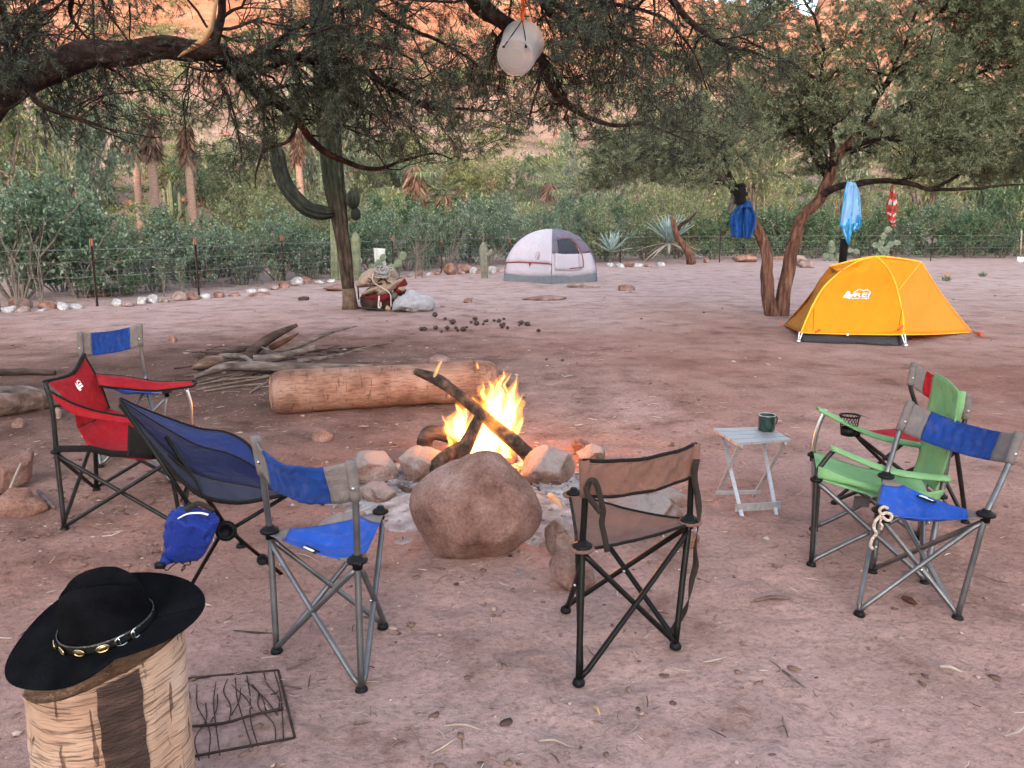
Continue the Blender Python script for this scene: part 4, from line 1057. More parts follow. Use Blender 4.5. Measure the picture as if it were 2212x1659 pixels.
# short stubby cactus used as a post by the fence
b2 = gz(1047, 601); r = thing('cactus_stump', 'stubby dry cactus standing like a post left of the grey tent', 'cactus', b2)
P = [tuple(b2+Vector((-.03*k/12, 0, 1.05*k/12))) for k in range(13)]
mb = MB(); ribbed(mb, P, [.10, .095, .10, .11, .12, .125, .13, .13, .13, .13, .12, .09, .02], 8, .2); mb.build('stem', M['drab_cactus'], r)
P = [tuple(p) for p in catmull([b2+Vector((.06, -.05, .68)), b2+Vector((.17, -.08, .74)), b2+Vector((.19, -.08, .86))], 8)]
mb = MB(); ribbed(mb, P, [.07, .075, .08, .08, .075, .07, .05, .01], 8, .2); mb.build('arm', M['drab_cactus'], r)

# ------------------------------------------------------------------ prickly pears, agaves, little leaning tree
def pear(loc, lab, seed, n, s):
    rg = np.random.default_rng(seed); r = thing('prickly_pear', lab, 'cactus', loc, 'prickly pears by the fence')
    pads = []
    for k in range(n):
        if k < 3: p = Vector(loc)+Vector(((k-1)*.25*s, .05*k, 0)); tilt = rg.uniform(-.4, .4)
        else:
            q, tl = pads[rg.integers(0, len(pads))]; p = q+Vector((math.sin(tl)*.26*s, rg.uniform(-.06, .06), math.cos(tl)*.26*s)); tilt = tl+rg.uniform(-.8, .8)
        pads.append((p, tilt)); yaw = rg.uniform(-.7, .7)
        vs, fs = ICO[2]
        vv = []
        for a in vs:
            x, y, z = a[0]*.125*s*(1+.25*a[2]), a[1]*.028*s, (a[2]+1)*.16*s
            x, y = x*math.cos(yaw)-y*math.sin(yaw), x*math.sin(yaw)+y*math.cos(yaw)
            vv.append((p.x+x*math.cos(tilt)+z*math.sin(tilt), p.y+y, p.z+z*math.cos(tilt)-x*math.sin(tilt)))
        mb = MB(); mb.add(vv, [tuple(f) for f in fs]); mb.build('pad', M['pear'], r)
pear(gz(797, 603), 'prickly pear beside the fence behind the saddle packs', 3, 9, .8)
pear(gz(828, 604), 'low prickly pear right of the white towel', 4, 7, .95)
pear(behind(1905, .3), 'large pale prickly pear behind the yellow tent', 5, 13, 1.15)
pear(behind(1795, .2), 'small prickly pear beside the black post', 6, 8, 1.1)
def agave(loc, lab, seed, n, L, dead=0):
    rg = np.random.default_rng(seed); r = thing('agave', lab, 'agave', loc, 'blue agaves along the fence')
    for k in range(n):
        a = 6.283*k*.618+rg.uniform(-.2, .2); el = .25+1.15*((k+.5)/n)**.8
        old = k < dead
        if old: el = rg.uniform(-.35, .2)
        d = Vector((math.cos(a)*math.cos(el), math.sin(a)*math.cos(el), math.sin(el)))
        s = d.cross(Vector((0, 0, 1))).normalized(); u_ = s.cross(d)
        l = L*(.75+.25*rg.random()); mb = MB(); b = Vector(loc)+Vector((0, 0, .15+.35*(1 if dead else 0)))
        vs, w = [], [.035, .05, .045, .022, .002]
        for i, w_ in enumerate(w):
            c = b+d*l*i/4+Vector((0, 0, -.10*l*(i/4)**2*(2.2 if old else 1)))
            vs += [c-s*w_*1.3+u_*.012, c-u_*.014, c+s*w_*1.3+u_*.012]
        fs = []
        for i in range(4):
            fs += [(3*i, 3*i+1, 3*i+4, 3*i+3), (3*i+1, 3*i+2, 3*i+5, 3*i+4)]
        mb.add(vs, fs); mb.build('dead_blade' if old else 'blade', M['dry'] if old else M['agave'], r, solid=.012)
agave(behind(1318, -.2)+Vector((0, 0, .35)), 'small blue agave right of the grey tent', 2, 20, 1.0)
agave(behind(1440, .9)+Vector((0, 0, .3)), 'large blue agave with dead lower blades behind the leaning trunk', 3, 44, 1.45, 10)
b2 = gz(1494, 571)
lt = thing('small_tree', 'little bare red trunk leaning left in front of the large agave', 'tree', b2)
Yl = b2.y
mb = MB(); mb.tube(D3([(1494, 571), (1489, 550), (1478, 530), (1463, 512), (1457, 490), (1453, 467)], Yl), [.20, .16, .14, .13, .12, .09], 9); mb.build('trunk', M['bark_red'], lt)
mb = MB(); mb.tube(D3([(1461, 500), (1472, 484), (1490, 474), (1505, 458)], Yl), [.09, .075, .06, .03], 7); mb.build('limb', M['bark'], lt)

# ------------------------------------------------------------------ wire fence
fen = thing('wire_fence', 'wire mesh fence on thin steel posts along the edge of the camp', 'fence', FENCE[0])
FP = [tuple(p) for p in FENCE]
posts = [(210, 1.28, 1), (430, 1.25, 1), (616, 1.28, 1), (849, 1.2, 1), (953, 1.1, 1), (1043, 1.1, 1), (1101, 1.05, 1), (1340, 1.2, 0), (1554, 1.35, 0), (1700, 1.2, 0), (2010, 1.1, 0), (0, 1.25, 0)]
for (u, h, tip) in posts:
    p = fence_at(u); ln = RNG.uniform(-.03, .03)
    mb = MB(); q = p+Vector((ln, 0, h))
    mb.beam(p+Vector((0, 0, -.1)), q, .045, .012, (0, 1, 0)); mb.beam(p+Vector((0, -.016, -.1)), q+Vector((0, -.016, 0)), .010, .03, (0, 1, 0))
    po = mb.build('post', M['rust'], fen, smooth=False)
    if tip:
        mb = MB(); mb.beam(q+Vector((-ln*.12, -.003, -.13)), q+Vector((0, -.003, .005)), .05, .046, (0, 1, 0)); mb.build('painted_tip', M['post_tip'], po, smooth=False)
us = list(range(-130, 2241, 30))
for h, r_ in ((1.08, .0055), (.56, .005), (.85, .0035)):
    mb = MB(); mb.tube([tuple(fence_at(u)+Vector((0, -.03, h+.015*math.sin(u*.11+h*9)))) for u in us], r_, 4); mb.build('wire', M['wire'], fen)
segs = []
for h in (.1, .22, .34, .45, .68):
    for a, b in zip(us[:-1], us[1:]):
        segs.append((fence_at(a)+Vector((0, -.03, h+.01*math.sin(a*.2+h*7))), fence_at(b)+Vector((0, -.03, h+.01*math.sin(b*.2+h*7)))))
tot = 0
for a, b in zip(FENCE[:-1], FENCE[1:]):
    n = int((b-a).length/.16)
    for k in range(n):
        p = a+(b-a)*(k/n); segs.append((p+Vector((0, -.03, .02)), p+Vector((0, -.03, .85))))
PP = np.array([[tuple(a), tuple(b)] for a, b in segs]); V, F = tubes(PP, np.full(PP.shape[:2], .0022), 3)
tag(mesh_np('wire_mesh', V, F, M['wire'], fen), kind='stuff')

# ------------------------------------------------------------------ rocks
def rock_v(sub, seed, radii, cuts=5, rough=.12, flat=.0):
    rg = np.random.default_rng(seed); v, f = ICO[sub]; v = v.copy()
    for k in range(cuts):
        n = norm(rg.normal(size=3)); dc = rg.uniform(.55, .85)
        d = v@n; v = v-np.maximum(0, d-dc)[:, None]*n*.92
    v = v*(1+rough*1.6*fbm(v*1.4+seed, 2, seed)+rough*.7*fbm(v*4+seed, 3, seed+5))[:, None]
    return v*np.array(radii), f
ROCKM = {}
def rock_obj(name, loc, radii, matl, seed, sub=3, rz_=0.0, cuts=5, rough=.12, lab=None, cat='rock', group=None, sink=.25):
    key = (sub, seed, tuple(radii), cuts, rough)
    v, f = rock_v(sub, seed, radii, cuts, rough)
    mb = MB(); c, s = math.cos(rz_), math.sin(rz_)
    lift = -v[:, 2].min()*(1-sink)-radii[2]*sink*0
    loc = Vector(loc); o = None
    mb.add([(x*c-y*s, x*s+y*c, z+lift) for x, y, z in v], [tuple(a) for a in f])
    o = mb.build(name, matl); o.location = loc
    return tag(o, lab, cat, group)
# row of border stones along the fence: (u, v of its foot, width in picture units, height, material)
BST = [
 (35, 668, 50, 24, 'rock', 'round brown boulder at the near end of the border stones'),
 (12, 676, 30, 14, 'rock_white', 'white stone nearest the picture edge in front of the round brown boulder'),
 (42, 676, 34, 14, 'rock_pale', 'flat grey stone in front of the round brown boulder'),
 (95, 670, 44, 16, 'rock_red', 'large pinkish border stone left of the nearest fence post'),
 (128, 671, 26, 18, 'rock_white', 'tilted white stone next to the large pinkish border stone'),
 (158, 668, 30, 11, 'rock_white', 'flat white stone between the tilted white stone and the nearest post'),
 (82, 674, 26, 8, 'rock_white', 'small flat white stone under the large pinkish border stone'),
 (215, 640, 58, 26, 'rock', 'dark squarish boulder in the bushes behind the nearest post'),
 (248, 661, 26, 15, 'rock_white', 'white pointed stone just right of the nearest fence post'),
 (275, 662, 30, 10, 'rock_pale', 'flat grey stone next to the white pointed stone'),
 (305, 656, 26, 14, 'rock_white', 'slanted white stone right of the flat grey stone'),
 (326, 655, 26, 16, 'rock_white', 'round bright white stone midway between the two nearest posts'),
 (352, 653, 20, 8, 'rock_pale', 'small pale stone right of the round bright white stone'),
 (382, 650, 34, 18, 'rock_pale', 'grey domed stone left of the second fence post'),
 (414, 648, 28, 15, 'rock', 'brown stone left of the second fence post'),
 (440, 645, 28, 10, 'rock_white', 'flat white stone under the second fence post'),
 (470, 643, 28, 14, 'rock', 'brownish stone just right of the second fence post'),
 (502, 640, 26, 8, 'rock_red', 'flat reddish stone between second and third posts'),
 (540, 633, 24, 9, 'rock_white', 'white stone nearer the third post in the border row'),
 (566, 630, 22, 8, 'rock_white', 'low white stone beside the weeds before the third post'),
 (590, 626, 26, 10, 'rock_pale', 'pale stone just left of the third fence post'),
 (612, 622, 26, 12, 'rock_red', 'pinkish stone at the foot of the third fence post'),
 (642, 617, 32, 18, 'rock_white', 'largest white border stone right of the third post'),
 (658, 612, 30, 14, 'rock_red', 'pink stone leaning on the largest white border stone'),
 (690, 613, 26, 8, 'rock_white', 'flat white stone between the third post and the cactus'),
 (714, 610, 22, 7, 'rock_white', 'last white stone before the tall cactus trunk'),
 (885, 599, 16, 8, 'rock_pale', 'pale stone right of the saddle packs'),
 (908, 597, 16, 8, 'rock_red', 'reddish stone in the border right of the saddle packs'),
 (925, 596, 15, 8, 'rock_white', 'white stone just left of the fifth fence post'),
 (945, 594, 18, 9, 'rock_red', 'pink stone at the foot of the fifth fence post'),
 (972, 594, 30, 20, 'rock_red', 'tall pointed orange stone right of the fifth fence post'),
 (996, 593, 18, 9, 'rock_pale', 'low pale stone beside the tall pointed orange stone'),
 (1003, 589, 34, 16, 'rock', 'large brown rounded stone left of the stubby cactus'),
 (1022, 590, 18, 11, 'rock_white', 'white stone beside the large brown rounded stone'),
 (1036, 591, 20, 9, 'rock_red', 'pinkish stone directly left of the stubby cactus'),
 (1064, 590, 18, 12, 'rock_white', 'white stone just right of the stubby cactus'),
 (1082, 588, 18, 8, 'rock_pale', 'pale stone between the stubby cactus and the grey tent'),
 (1095, 586, 14, 10, 'rock_red', 'orange stone against the left edge of the grey tent'),
 (1318, 578, 20, 9, 'rock_white', 'white stone first right of the grey tent'),
 (1340, 578, 24, 8, 'rock_white', 'white stone second right of the grey tent'),
 (1360, 577, 22, 10, 'rock_red', 'reddish stone between white stones right of the grey tent'),
 (1380, 577, 22, 8, 'rock_white', 'white stone third right of the grey tent'),
 (1400, 576, 20, 6, 'rock_red', 'low reddish stone below the small agave'),
 (1429, 575, 20, 8, 'rock_white', 'lone white stone in front of the large agave'),
 (1526, 568, 12, 9, 'rock_red', 'orange stone right at the foot of the leaning trunk'),
 (1610, 566, 50, 14, 'rock_red', 'broad pinkish rock left of the forked tree'),
 (1725, 574, 62, 18, 'rock_pale', 'pale pink rock heap right of the forked tree'),
 (1745, 578, 40, 14, 'rock_pale', 'small pale rock in front of the pale pink heap'),
]
for i, (u, v, w_, h_, mt, lab) in enumerate(BST):
    p = gz(u, v); k = pxm(v, p.y)
    rock_obj('border_stone', p+Vector((0, .1, -.03)), (w_*k*.54, w_*k*.42, h_*k*.78), M[mt], 100+i, 3, i*.7, 6, .13, lab, 'stone', 'stones bordering the camp')
# ------------------------------------------------------------------ folding chairs
def V3(*a): return Vector(a)
def seg(a, b, n=8, sag=0.0): return [tuple(a.lerp(b, k/n)+Vector((0, 0, -sag*4*(k/n)*(1-k/n)))) for k in range(n+1)]
def foot_part(r, p, mt='plastic', s=1.0):
    mb = MB(); mb.lathe([(.004, 0), (.021*s, .001), (.023*s, .008), (.019*s, .020), (.010*s, .027), (.002, .028)], p+Vector((0, 0, -.004)), sides=12)
    return mb.build('foot', M[mt], r)
def hub_part(r, p, mt='plastic', s=1.0):
    mb = MB(); mb.lathe([(.004, -.03), (.017*s, -.03), (.019*s, -.006), (.034*s, -.004), (.036*s, .004), (.030*s, .010), (.018*s, .013), (.016*s, .022), (.003, .022)], p, sides=14)
    return mb.build('hub', M[mt], r)
def rivet(r, p, s=.006):
    mb = MB(); mb.lathe([(.0005, -s), (s, -s*.5), (s, s*.5), (.0005, s)], p, (0, 1, 0), 8); return mb.build('rivet', M['silver'], r)
def tri_seat(r, H, mid, edge, sag=.05, corner=.78, tabs=None, pull=.06):
    """slung three-cornered seat; the corner patches are parts of their own when edge is given"""
    C = (H[0]+H[1]+H[2])/3; n = 24
    H = [C+(h-C)*1.09+(h-C).normalized()*.012 for h in H]
    def pt(a, b, c):
        p = H[0]*a+H[1]*b+H[2]*c
        e = 4*(a*b*(1-c)**3+b*c*(1-a)**3+c*a*(1-b)**3)
        q = p.lerp(C, pull*e)
        wr = .004*math.sin(9*a+23*b)+.003*math.sin(31*c+5*a)
        wr += .010*float(vnoise(np.array([[a*9+b*3, b*7, C.x*5]]), 3)[0])
        wr *= min(1, 8*max(0, min(a, b, c))+.12)
        return q+Vector((0, 0, -sag*27*a*b*c-.35*sag*e+wr*min(1, 12*min(1-a, 1-b, 1-c))))
    out = {0: MB(), 1: MB(), 2: MB(), 3: MB()}
    for i in range(n):
        for j in range(n-i):
            tris = [((i, j), (i+1, j), (i, j+1))]
            if i+j < n-1: tris.append(((i+1, j), (i+1, j+1), (i, j+1)))
            for t in tris:
                bb = [((x)/n, (y)/n, 1-(x+y)/n) for x, y in t]
                m_ = [sum(q[k] for q in bb)/3 for k in range(3)]
                w = 3
                if edge:
                    for k in range(3):
                        if m_[k] > corner+.10*(m_[(k+1) % 3]-m_[(k+2) % 3])**2*8: w = k
                out[w].add([pt(*q) for q in bb], [(0, 1, 2)])
    def weld(o):
        bm = bmesh.new(); bm.from_mesh(o.data); bmesh.ops.remove_doubles(bm, verts=bm.verts, dist=.0005); bm.to_mesh(o.data); bm.free(); return o
    s = weld(out[3].build('seat', M[mid], r, solid=.004))
    for k in range(3):
        if out[k].v: weld(out[k].build('seat_corner', M[edge], r, solid=.006))
    return s, pt
def back_band(r, LT, LB, RT, RB, mid, edge, bulge, ew=.18, sagz=.015, post_r=.013, topdip=0.0, ends=True):
    """band of fabric slung between two posts; bulge is the vector of its slack at mid-span"""
    def pt(s, t):                       # s along, t from top to bottom
        p = LT.lerp(RT, s).lerp(LB.lerp(RB, s), t); k = 4*s*(1-s)
        return p+bulge*k**.9*(1.0-.25*(t-.5))+Vector((0, 0, -sagz*k-topdip*k*(1-t)))+bulge.normalized()*.004*math.sin(s*17+t*4)*min(1, 8*s*(1-s))
    a, b = (ew, 1-ew) if ends else (0, 1)
    mb = MB(); mb.grid(lambda s, t: pt(a+(b-a)*s, t)+bulge.normalized()*.0035*math.sin(s*43+3*math.sin(t*6)+t*9), 40, 12); o = mb.build('backrest', M[mid], r, solid=.005)
    mb = MB()
    for t_ in (.02, .07, .93, .98): mb.tube([tuple(pt(a+(b-a)*k/24, t_)) for k in range(25)], .0035, 5)
    mb.build('hem', M[mid], r)
    if ends:
        for (s0, s1) in ((0, ew), (1-ew, 1)):
            mb = MB(); mb.grid(lambda s, t: pt(s0+(s1-s0)*s, t), 5, 8)
            PT, PB = (LT, LB) if s0 == 0 else (RT, RB)
            mb.tube([tuple(PT.lerp(PB, k/6)) for k in range(7)], post_r+.006, 10)
            e = mb.build('backrest_end', M[edge], r, solid=.004)
            mb = MB(); mb.lathe([(.0005, -.004), (.006, -.002), (.006, .002), (.0005, .004)], (PT.lerp(PB, .72)+PT.lerp(PB, .6))*.5+Vector((0, -post_r-.008, 0)), (0, 1, 0), 8); mb.build('snap', M['silver'], e)
    return o, pt
def tripod_chair(lab, feet, hubs, backs, metal, mid, edge, backmid, bulge, post_bend=0.0, sag=.05, r_t=.0105, rivets=True, group='folding three-legged camp chairs', pull=.055):
    """feet and hubs: rear, rear, front; backs: (top, bottom) on each rear post"""
    base = (feet[0]+feet[1]+feet[2])/3; base.z = 0
    r = thing('camp_chair', lab, 'camp chair', base, group)
    lowhub = [h+Vector((0, 0, -.025)) for h in hubs]
    for i, j in ((0, 1), (1, 0), (0, 2), (2, 0), (1, 2), (2, 1)):
        a, b = lowhub[i], feet[j]+Vector((0, 0, .018))
        off = (b-a).cross(Vector((0, 0, 1))).normalized()*(.010 if i < j else -.010)
        mb = MB(); mb.tube([tuple(a), tuple(a.lerp(b, .08)+off), tuple(a.lerp(b, .5)+off), tuple(a.lerp(b, .94)+off*.8), tuple(b)], r_t, 8); mb.build('brace', M[metal], r)
    if rivets:
        for i, j in ((0, 1), (0, 2), (1, 2)):
            m_ = (lowhub[i]+lowhub[j]+feet[i]+feet[j])/4; rivet(r, m_+Vector((0, -.014, 0)))
    for i in (0, 1):
        T, B = backs[i]; f = feet[i]+Vector((0, 0, .02)); h = hubs[i]
        k = h.lerp(B, .45)+(h.lerp(B, .45)-f.lerp(B, .7))*0
        mb = MB(); mb.tube([tuple(p) for p in catmull([f, f.lerp(h, .5), h, h.lerp(B, .40)+Vector((0, 0, 0))-(B-h)*0, B, B.lerp(T, .5), T], 22)], r_t*1.12, 10); mb.build('post', M[metal], r)
    for p in feet: foot_part(r, p)
    for p in hubs[:2]: hub_part(r, p)
    hub_part(r, hubs[2]+Vector((0, 0, .002)), s=.9)
    s, pt = tri_seat(r, hubs, mid, edge, sag, pull=pull)
    b_, bp = back_band(r, backs[0][0], backs[0][1], backs[1][0], backs[1][1], backmid, edge or backmid, bulge, ends=edge is not None, post_r=r_t)
    return r, pt, bp
def strip(name, pts, w, matl, parent, up=(0, 1, 0), th=.003):
    """flat webbing along pts"""
    pts = [Vector(p) for p in pts]; vs = []; n = len(pts); up = Vector(up)
    for i in range(n):
        t = (pts[min(i+1, n-1)]-pts[max(i-1, 0)]).normalized(); s = t.cross(up)
        if s.length < .05: s = t.cross(Vector((1, 0, 0)))
        s.normalize(); vs += [pts[i]-s*w/2, pts[i]+s*w/2]
    mb = MB(); mb.add(vs, [(2*i, 2*i+1, 2*i+3, 2*i+2) for i in range(n-1)])
    return mb.build(name, matl, parent, solid=th)
def text_mesh(body, size, parent, matl, origin, ex, ey, name='lettering', shear=0.0, bold=0.0, lift=None, spacing=1.0, fit=None):
    cu = bpy.data.curves.new(name, 'FONT'); cu.body = body; cu.size = size; cu.shear = shear; cu.offset = bold; cu.space_character = spacing
    cu.resolution_u = 3
    t = bpy.data.objects.new(name, cu); COL.objects.link(t)
    dg = bpy.context.evaluated_depsgraph_get(); dg.update()
    me = bpy.data.meshes.new_from_object(t.evaluated_get(dg)); bpy.data.objects.remove(t)
    xs_ = [v.co.x for v in me.vertices]; w = max(xs_)-min(xs_); k = (fit/w) if fit else 1
    mb = MB()
    vs = []
    for v in me.vertices:
        x, y = (v.co.x-min(xs_))*k, v.co.y*k
        vs.append(lift(x, y) if lift else origin+ex*x+ey*y)
    mb.add(vs, [tuple(p.vertices) for p in me.polygons])
    return mb.build(name, matl, parent, smooth=False)

# blue three-legged chair in the middle, seen from behind
F_ = [gz(598, 1409, .0), gz(781, 1494, .0), gz(827, 1355, .0)]
H_ = [gz(583, 1147, .44), gz(772, 1211, .44), gz(822, 1106, .425)]
LY, RY = H_[0].y, H_[1].y
Bk = [(gy(552, 942, LY-.05), gy(567, 1022, LY-.02)), (gy(757, 996, RY-.03), gy(768, 1080, RY-.01))]
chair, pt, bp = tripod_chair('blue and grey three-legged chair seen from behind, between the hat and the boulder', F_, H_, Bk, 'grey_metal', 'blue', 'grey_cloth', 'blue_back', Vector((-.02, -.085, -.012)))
a, b = pt(.62, .36, .02), pt(.42, .56, .02)
mb = MB(); mb.beam(a+Vector((.02, -.004, .004)), b+Vector((0, -.004, .004)), .022, .003); mb.build('label', M['piping'], chair)
mb = MB(); mb.beam(a.lerp(b, .15)+Vector((.01, -.010, .008)), a.lerp(b, .8)+Vector((0, -.010, .008)), .008, .003); mb.build('label_print', M['white_print'], chair)

# brown three-legged chair, black frame
F_ = [gz(1250, 1477), gz(1459, 1398), gz(1222, 1320)]
H_ = [gz(1258, 1180, .45), gz(1489, 1124, .45), gz(1239, 1066, .45)]
Bk = [(gy(1262, 994, H_[0].y), gy(1264, 1072, H_[0].y)), (gy(1503, 958, H_[1].y+.02), gy(1494, 1028, H_[1].y+.01))]
chair, pt, bp = tripod_chair('brown canvas chair with black frame and dangling straps, seen from behind', F_, H_, Bk, 'black_metal', 'brown', None, 'brown', Vector((.008, -.024, -.002)), rivets=True, pull=.035, sag=.055)
# padded tabs round the hubs, dark piping
for k in range(2):
    for i in (0, 1):
        pass
for i, j in ((0, 1), (1, 2), (2, 0)):
    bb = [0, 0, 0]; P = []
    for q in range(17):
        t = q/16; c = [0, 0, 0]; c[i] = 1-t; c[j] = t; P.append(pt(*c))
    mb = MB(); mb.tube([tuple(p) for p in P], .006, 6); mb.build('piping', M['piping'], chair)
for i in range(3):
    mb = MB(); c = H_[i]; out = (c-(H_[0]+H_[1]+H_[2])/3).normalized()
    mb.lathe([(.001, -.004), (.042, -.005), (.046, 0), (.042, .005), (.001, .004)], c+out*.004+Vector((0, 0, -.006)), sides=20); mb.build('seat_tab', M['brown'], chair)
mb = MB(); mb.lathe([(.012, -.002), (.018, .001), (.012, .004)], H_[2]+Vector((0, 0, .004)), sides=16, cap0=False, cap1=False); mb.build('grommet', M['silver'], chair)
ring = [bp(k/14, 0) for k in range(15)]+[bp(1, k/4) for k in range(1, 5)]+[bp(1-k/14, 1) for k in range(1, 15)]+[bp(0, 1-k/4) for k in range(1, 4)]
mb = MB(); mb.tube([tuple(p) for p in ring], .007, 6, closed=True); mb.build('backrest_piping', M['piping'], chair)
for k in range(2):                                # sleeves the posts run in
    T, B = Bk[k]; mb = MB(); mb.tube([tuple(T.lerp(B, q/5)) for q in range(6)], .019, 10); mb.build('sleeve', M['brown'], chair)
yb = H_[0].y-.03
loop = [gy(u, v, yb+d) for u, v, d in ((1268, 1060, 0), (1271, 1046, -.01), (1277, 1038, -.02), (1285, 1040, -.02), (1292, 1056, -.015), (1299, 1085, -.01), (1303, 1105, 0), (1300, 1130, .01), (1306, 1160, .02), (1312, 1192, .03))]
strip('strap', [tuple(p) for p in catmull(loop, 30)], .02, M['strap'], chair)
strip('strap', [tuple(p) for p in catmull([gy(u, v, yb-.01) for u, v in ((1266, 1052), (1270, 1070), (1284, 1090), (1298, 1108))], 12)], .02, M['strap'], chair)
ys = H_[1].y-.02
pp = catmull([gy(u, v, ys) for u, v in ((1505, 992), (1500, 1030), (1508, 1080), (1510, 1120), (1502, 1180), (1503, 1220), (1495, 1252), (1489, 1290), (1480, 1318), (1460, 1350), (1448, 1374))], 40)
vs = []
for i, p in enumerate(pp):                        # a strap that twists as it hangs
    an = max(0, i-8)*.22; sv = Vector((math.cos(an), math.sin(an), 0))*.012
    p = Vector(p); vs += [p-sv, p+sv]
mb = MB(); mb.add(vs, [(2*i, 2*i+1, 2*i+3, 2*i+2) for i in range(len(pp)-1)]); mb.build('strap', M['strap'], chair, solid=.003)

# blue three-legged chair at the right, turned towards us
F_ = [gz(1884, 1238), gz(2068, 1338), gz(1856, 1329)]
H_ = [gz(1914, 1029, .44), gz(2130, 1112, .44), gz(1900, 1104, .40)]
Bk = [(gy(1967, 868, H_[0].y+.13), gy(1943, 930, H_[0].y+.09)), (gy(2202, 936, H_[1].y+.12), gy(2180, 1000, H_[1].y+.09))]
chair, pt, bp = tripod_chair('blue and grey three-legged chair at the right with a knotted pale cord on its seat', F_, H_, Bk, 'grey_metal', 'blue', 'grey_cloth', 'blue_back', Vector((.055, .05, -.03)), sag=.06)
a, b = pt(.60, .36, .04), pt(.36, .60, .04)
q = a.lerp(b, .35)+Vector((0, 0, .006)); dx = (b-a).normalized()
mb = MB(); mb.beam(q-dx*.045, q+dx*.045, .03, .003); lbl = mb.build('label', M['piping'], chair, smooth=False)
up_ = Vector((0, 0, 1)); iny = up_.cross(dx).normalized()
mb = MB()
for k in range(5): mb.box(q+dx*(-.032+.007*k)+iny*.004+up_*.003, (.004, .009, .002), Matrix.Rotation(math.atan2(dx.y, dx.x), 3, 'Z'))
mb.beam(q-dx*.034-iny*.006+up_*.003, q+dx*.034-iny*.006+up_*.003, .005, .002); mb.build('label_print', M['white_print'], lbl, smooth=False)
mb = MB(); mb.box(H_[2]+Vector((.01, -.012, -.02)), (.05, .03, .045)); mb.build('corner_clip', M['plastic'], chair, smooth=False)
cd = H_[2]
mb = MB()
kn = [gy(u, v, cd.y-.05) for u, v in ((1918, 1098), (1908, 1095), (1900, 1104), (1910, 1120), (1922, 1124), (1926, 1112), (1912, 1108), (1898, 1118), (1890, 1128), (1888, 1142), (1893, 1152), (1884, 1165), (1880, 1178), (1886, 1186))]
mb.tube([tuple(p) for p in catmull(kn, 44)], .0065, 7)
mb.tube([tuple(p) for p in catmull([gy(u, v, cd.y-.045) for u, v in ((1905, 1118), (1901, 1128), (1906, 1136), (1902, 1144))], 12)], .005, 6)
tag(mb.build('cord', M['rope']), 'pale knotted cord hanging from the seat of the right blue chair', 'cord')

# blue chair behind the red one, at the left
Yb = gz(214, 1012).y
F_ = [gz(218, 1010), gz(352, 985), gz(372, 1045)]
H_ = [gz(192, 828, .45), gz(316, 824, .45), gz(360, 848, .44)]
Bk = [(gy(172, 718, H_[0].y-.02), gy(176, 768, H_[0].y-.01)), (gy(302, 700, H_[1].y), gy(304, 747, H_[1].y))]
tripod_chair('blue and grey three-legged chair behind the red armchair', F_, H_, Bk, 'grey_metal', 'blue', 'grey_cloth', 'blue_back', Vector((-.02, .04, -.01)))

# red and grey chair hidden behind the green armchair
F_ = [gz(1985, 1080), gz(2085, 1130), gz(1803, 1088)]
H_ = [gz(1992, 918, .47), gz(2066, 965, .47), gz(1852, 932, .46)]
Bk = [(gy(1975, 783, H_[0].y+.05), gy(1966, 832, H_[0].y+.03)), (gy(2090, 850, H_[1].y+.05), gy(2085, 905, H_[1].y+.03))]
tripod_chair('red and grey three-legged chair mostly hidden behind the green armchair', F_, H_, Bk, 'dark_metal', 'red', 'grey_cloth', 'red', Vector((.05, .03, -.02)), sag=.03, pull=.02)

# ------------------------------------------------------------------ armchairs with four feet
def quad_frame(r, feet, tops, metal, rt=.0115, hubmt='plastic'):
    """feet/tops order: near front, far front, far rear, near rear"""
    for i in range(4):
        j = (i+1) % 4
        for a, b, s in ((tops[i], feet[j], 1), (tops[j], feet[i], -1)):
            a = a+Vector((0, 0, -.03)); b = b+Vector((0, 0, .02)); off = (b-a).cross(Vector((0, 0, 1))).normalized()*.01*s
            mb = MB(); mb.tube([tuple(a), tuple(a.lerp(b, .07)+off), tuple(a.lerp(b, .93)+off), tuple(b)], rt, 8); mb.build('brace', M[metal], r)
        rivet(r, (tops[i]+tops[j]+feet[i]+feet[j])/4+Vector((0, -.012, -.01)))
    for p in feet: foot_part(r, p)
    for p in tops: hub_part(r, p+Vector((0, 0, -.02)), s=.8)
def sheet(r, name, rows, matl, n=14, m=10, sag=Vector((0, 0, 0)), solid=.004, wr=.004):
    """fabric through rows of points (each row a list), slung by sag in its middle"""
    R_ = [catmull([tuple(p) for p in row], n+1) for row in rows]
    A = np.stack(R_, 0); cols = np.stack([catmull(A[:, i], m+1) for i in range(n+1)], 1)
    def fn(s, t):
        i, j = int(round(s*n)), int(round(t*m)); k = 16*s*(1-s)*t*(1-t)
        p = Vector(cols[j, i])+sag*k
        return p+Vector((0, 0, wr*math.sin(s*11+t*7)*k))
    mb = MB(); mb.grid(fn, n, m); return mb.build(name, matl, r, solid=solid)

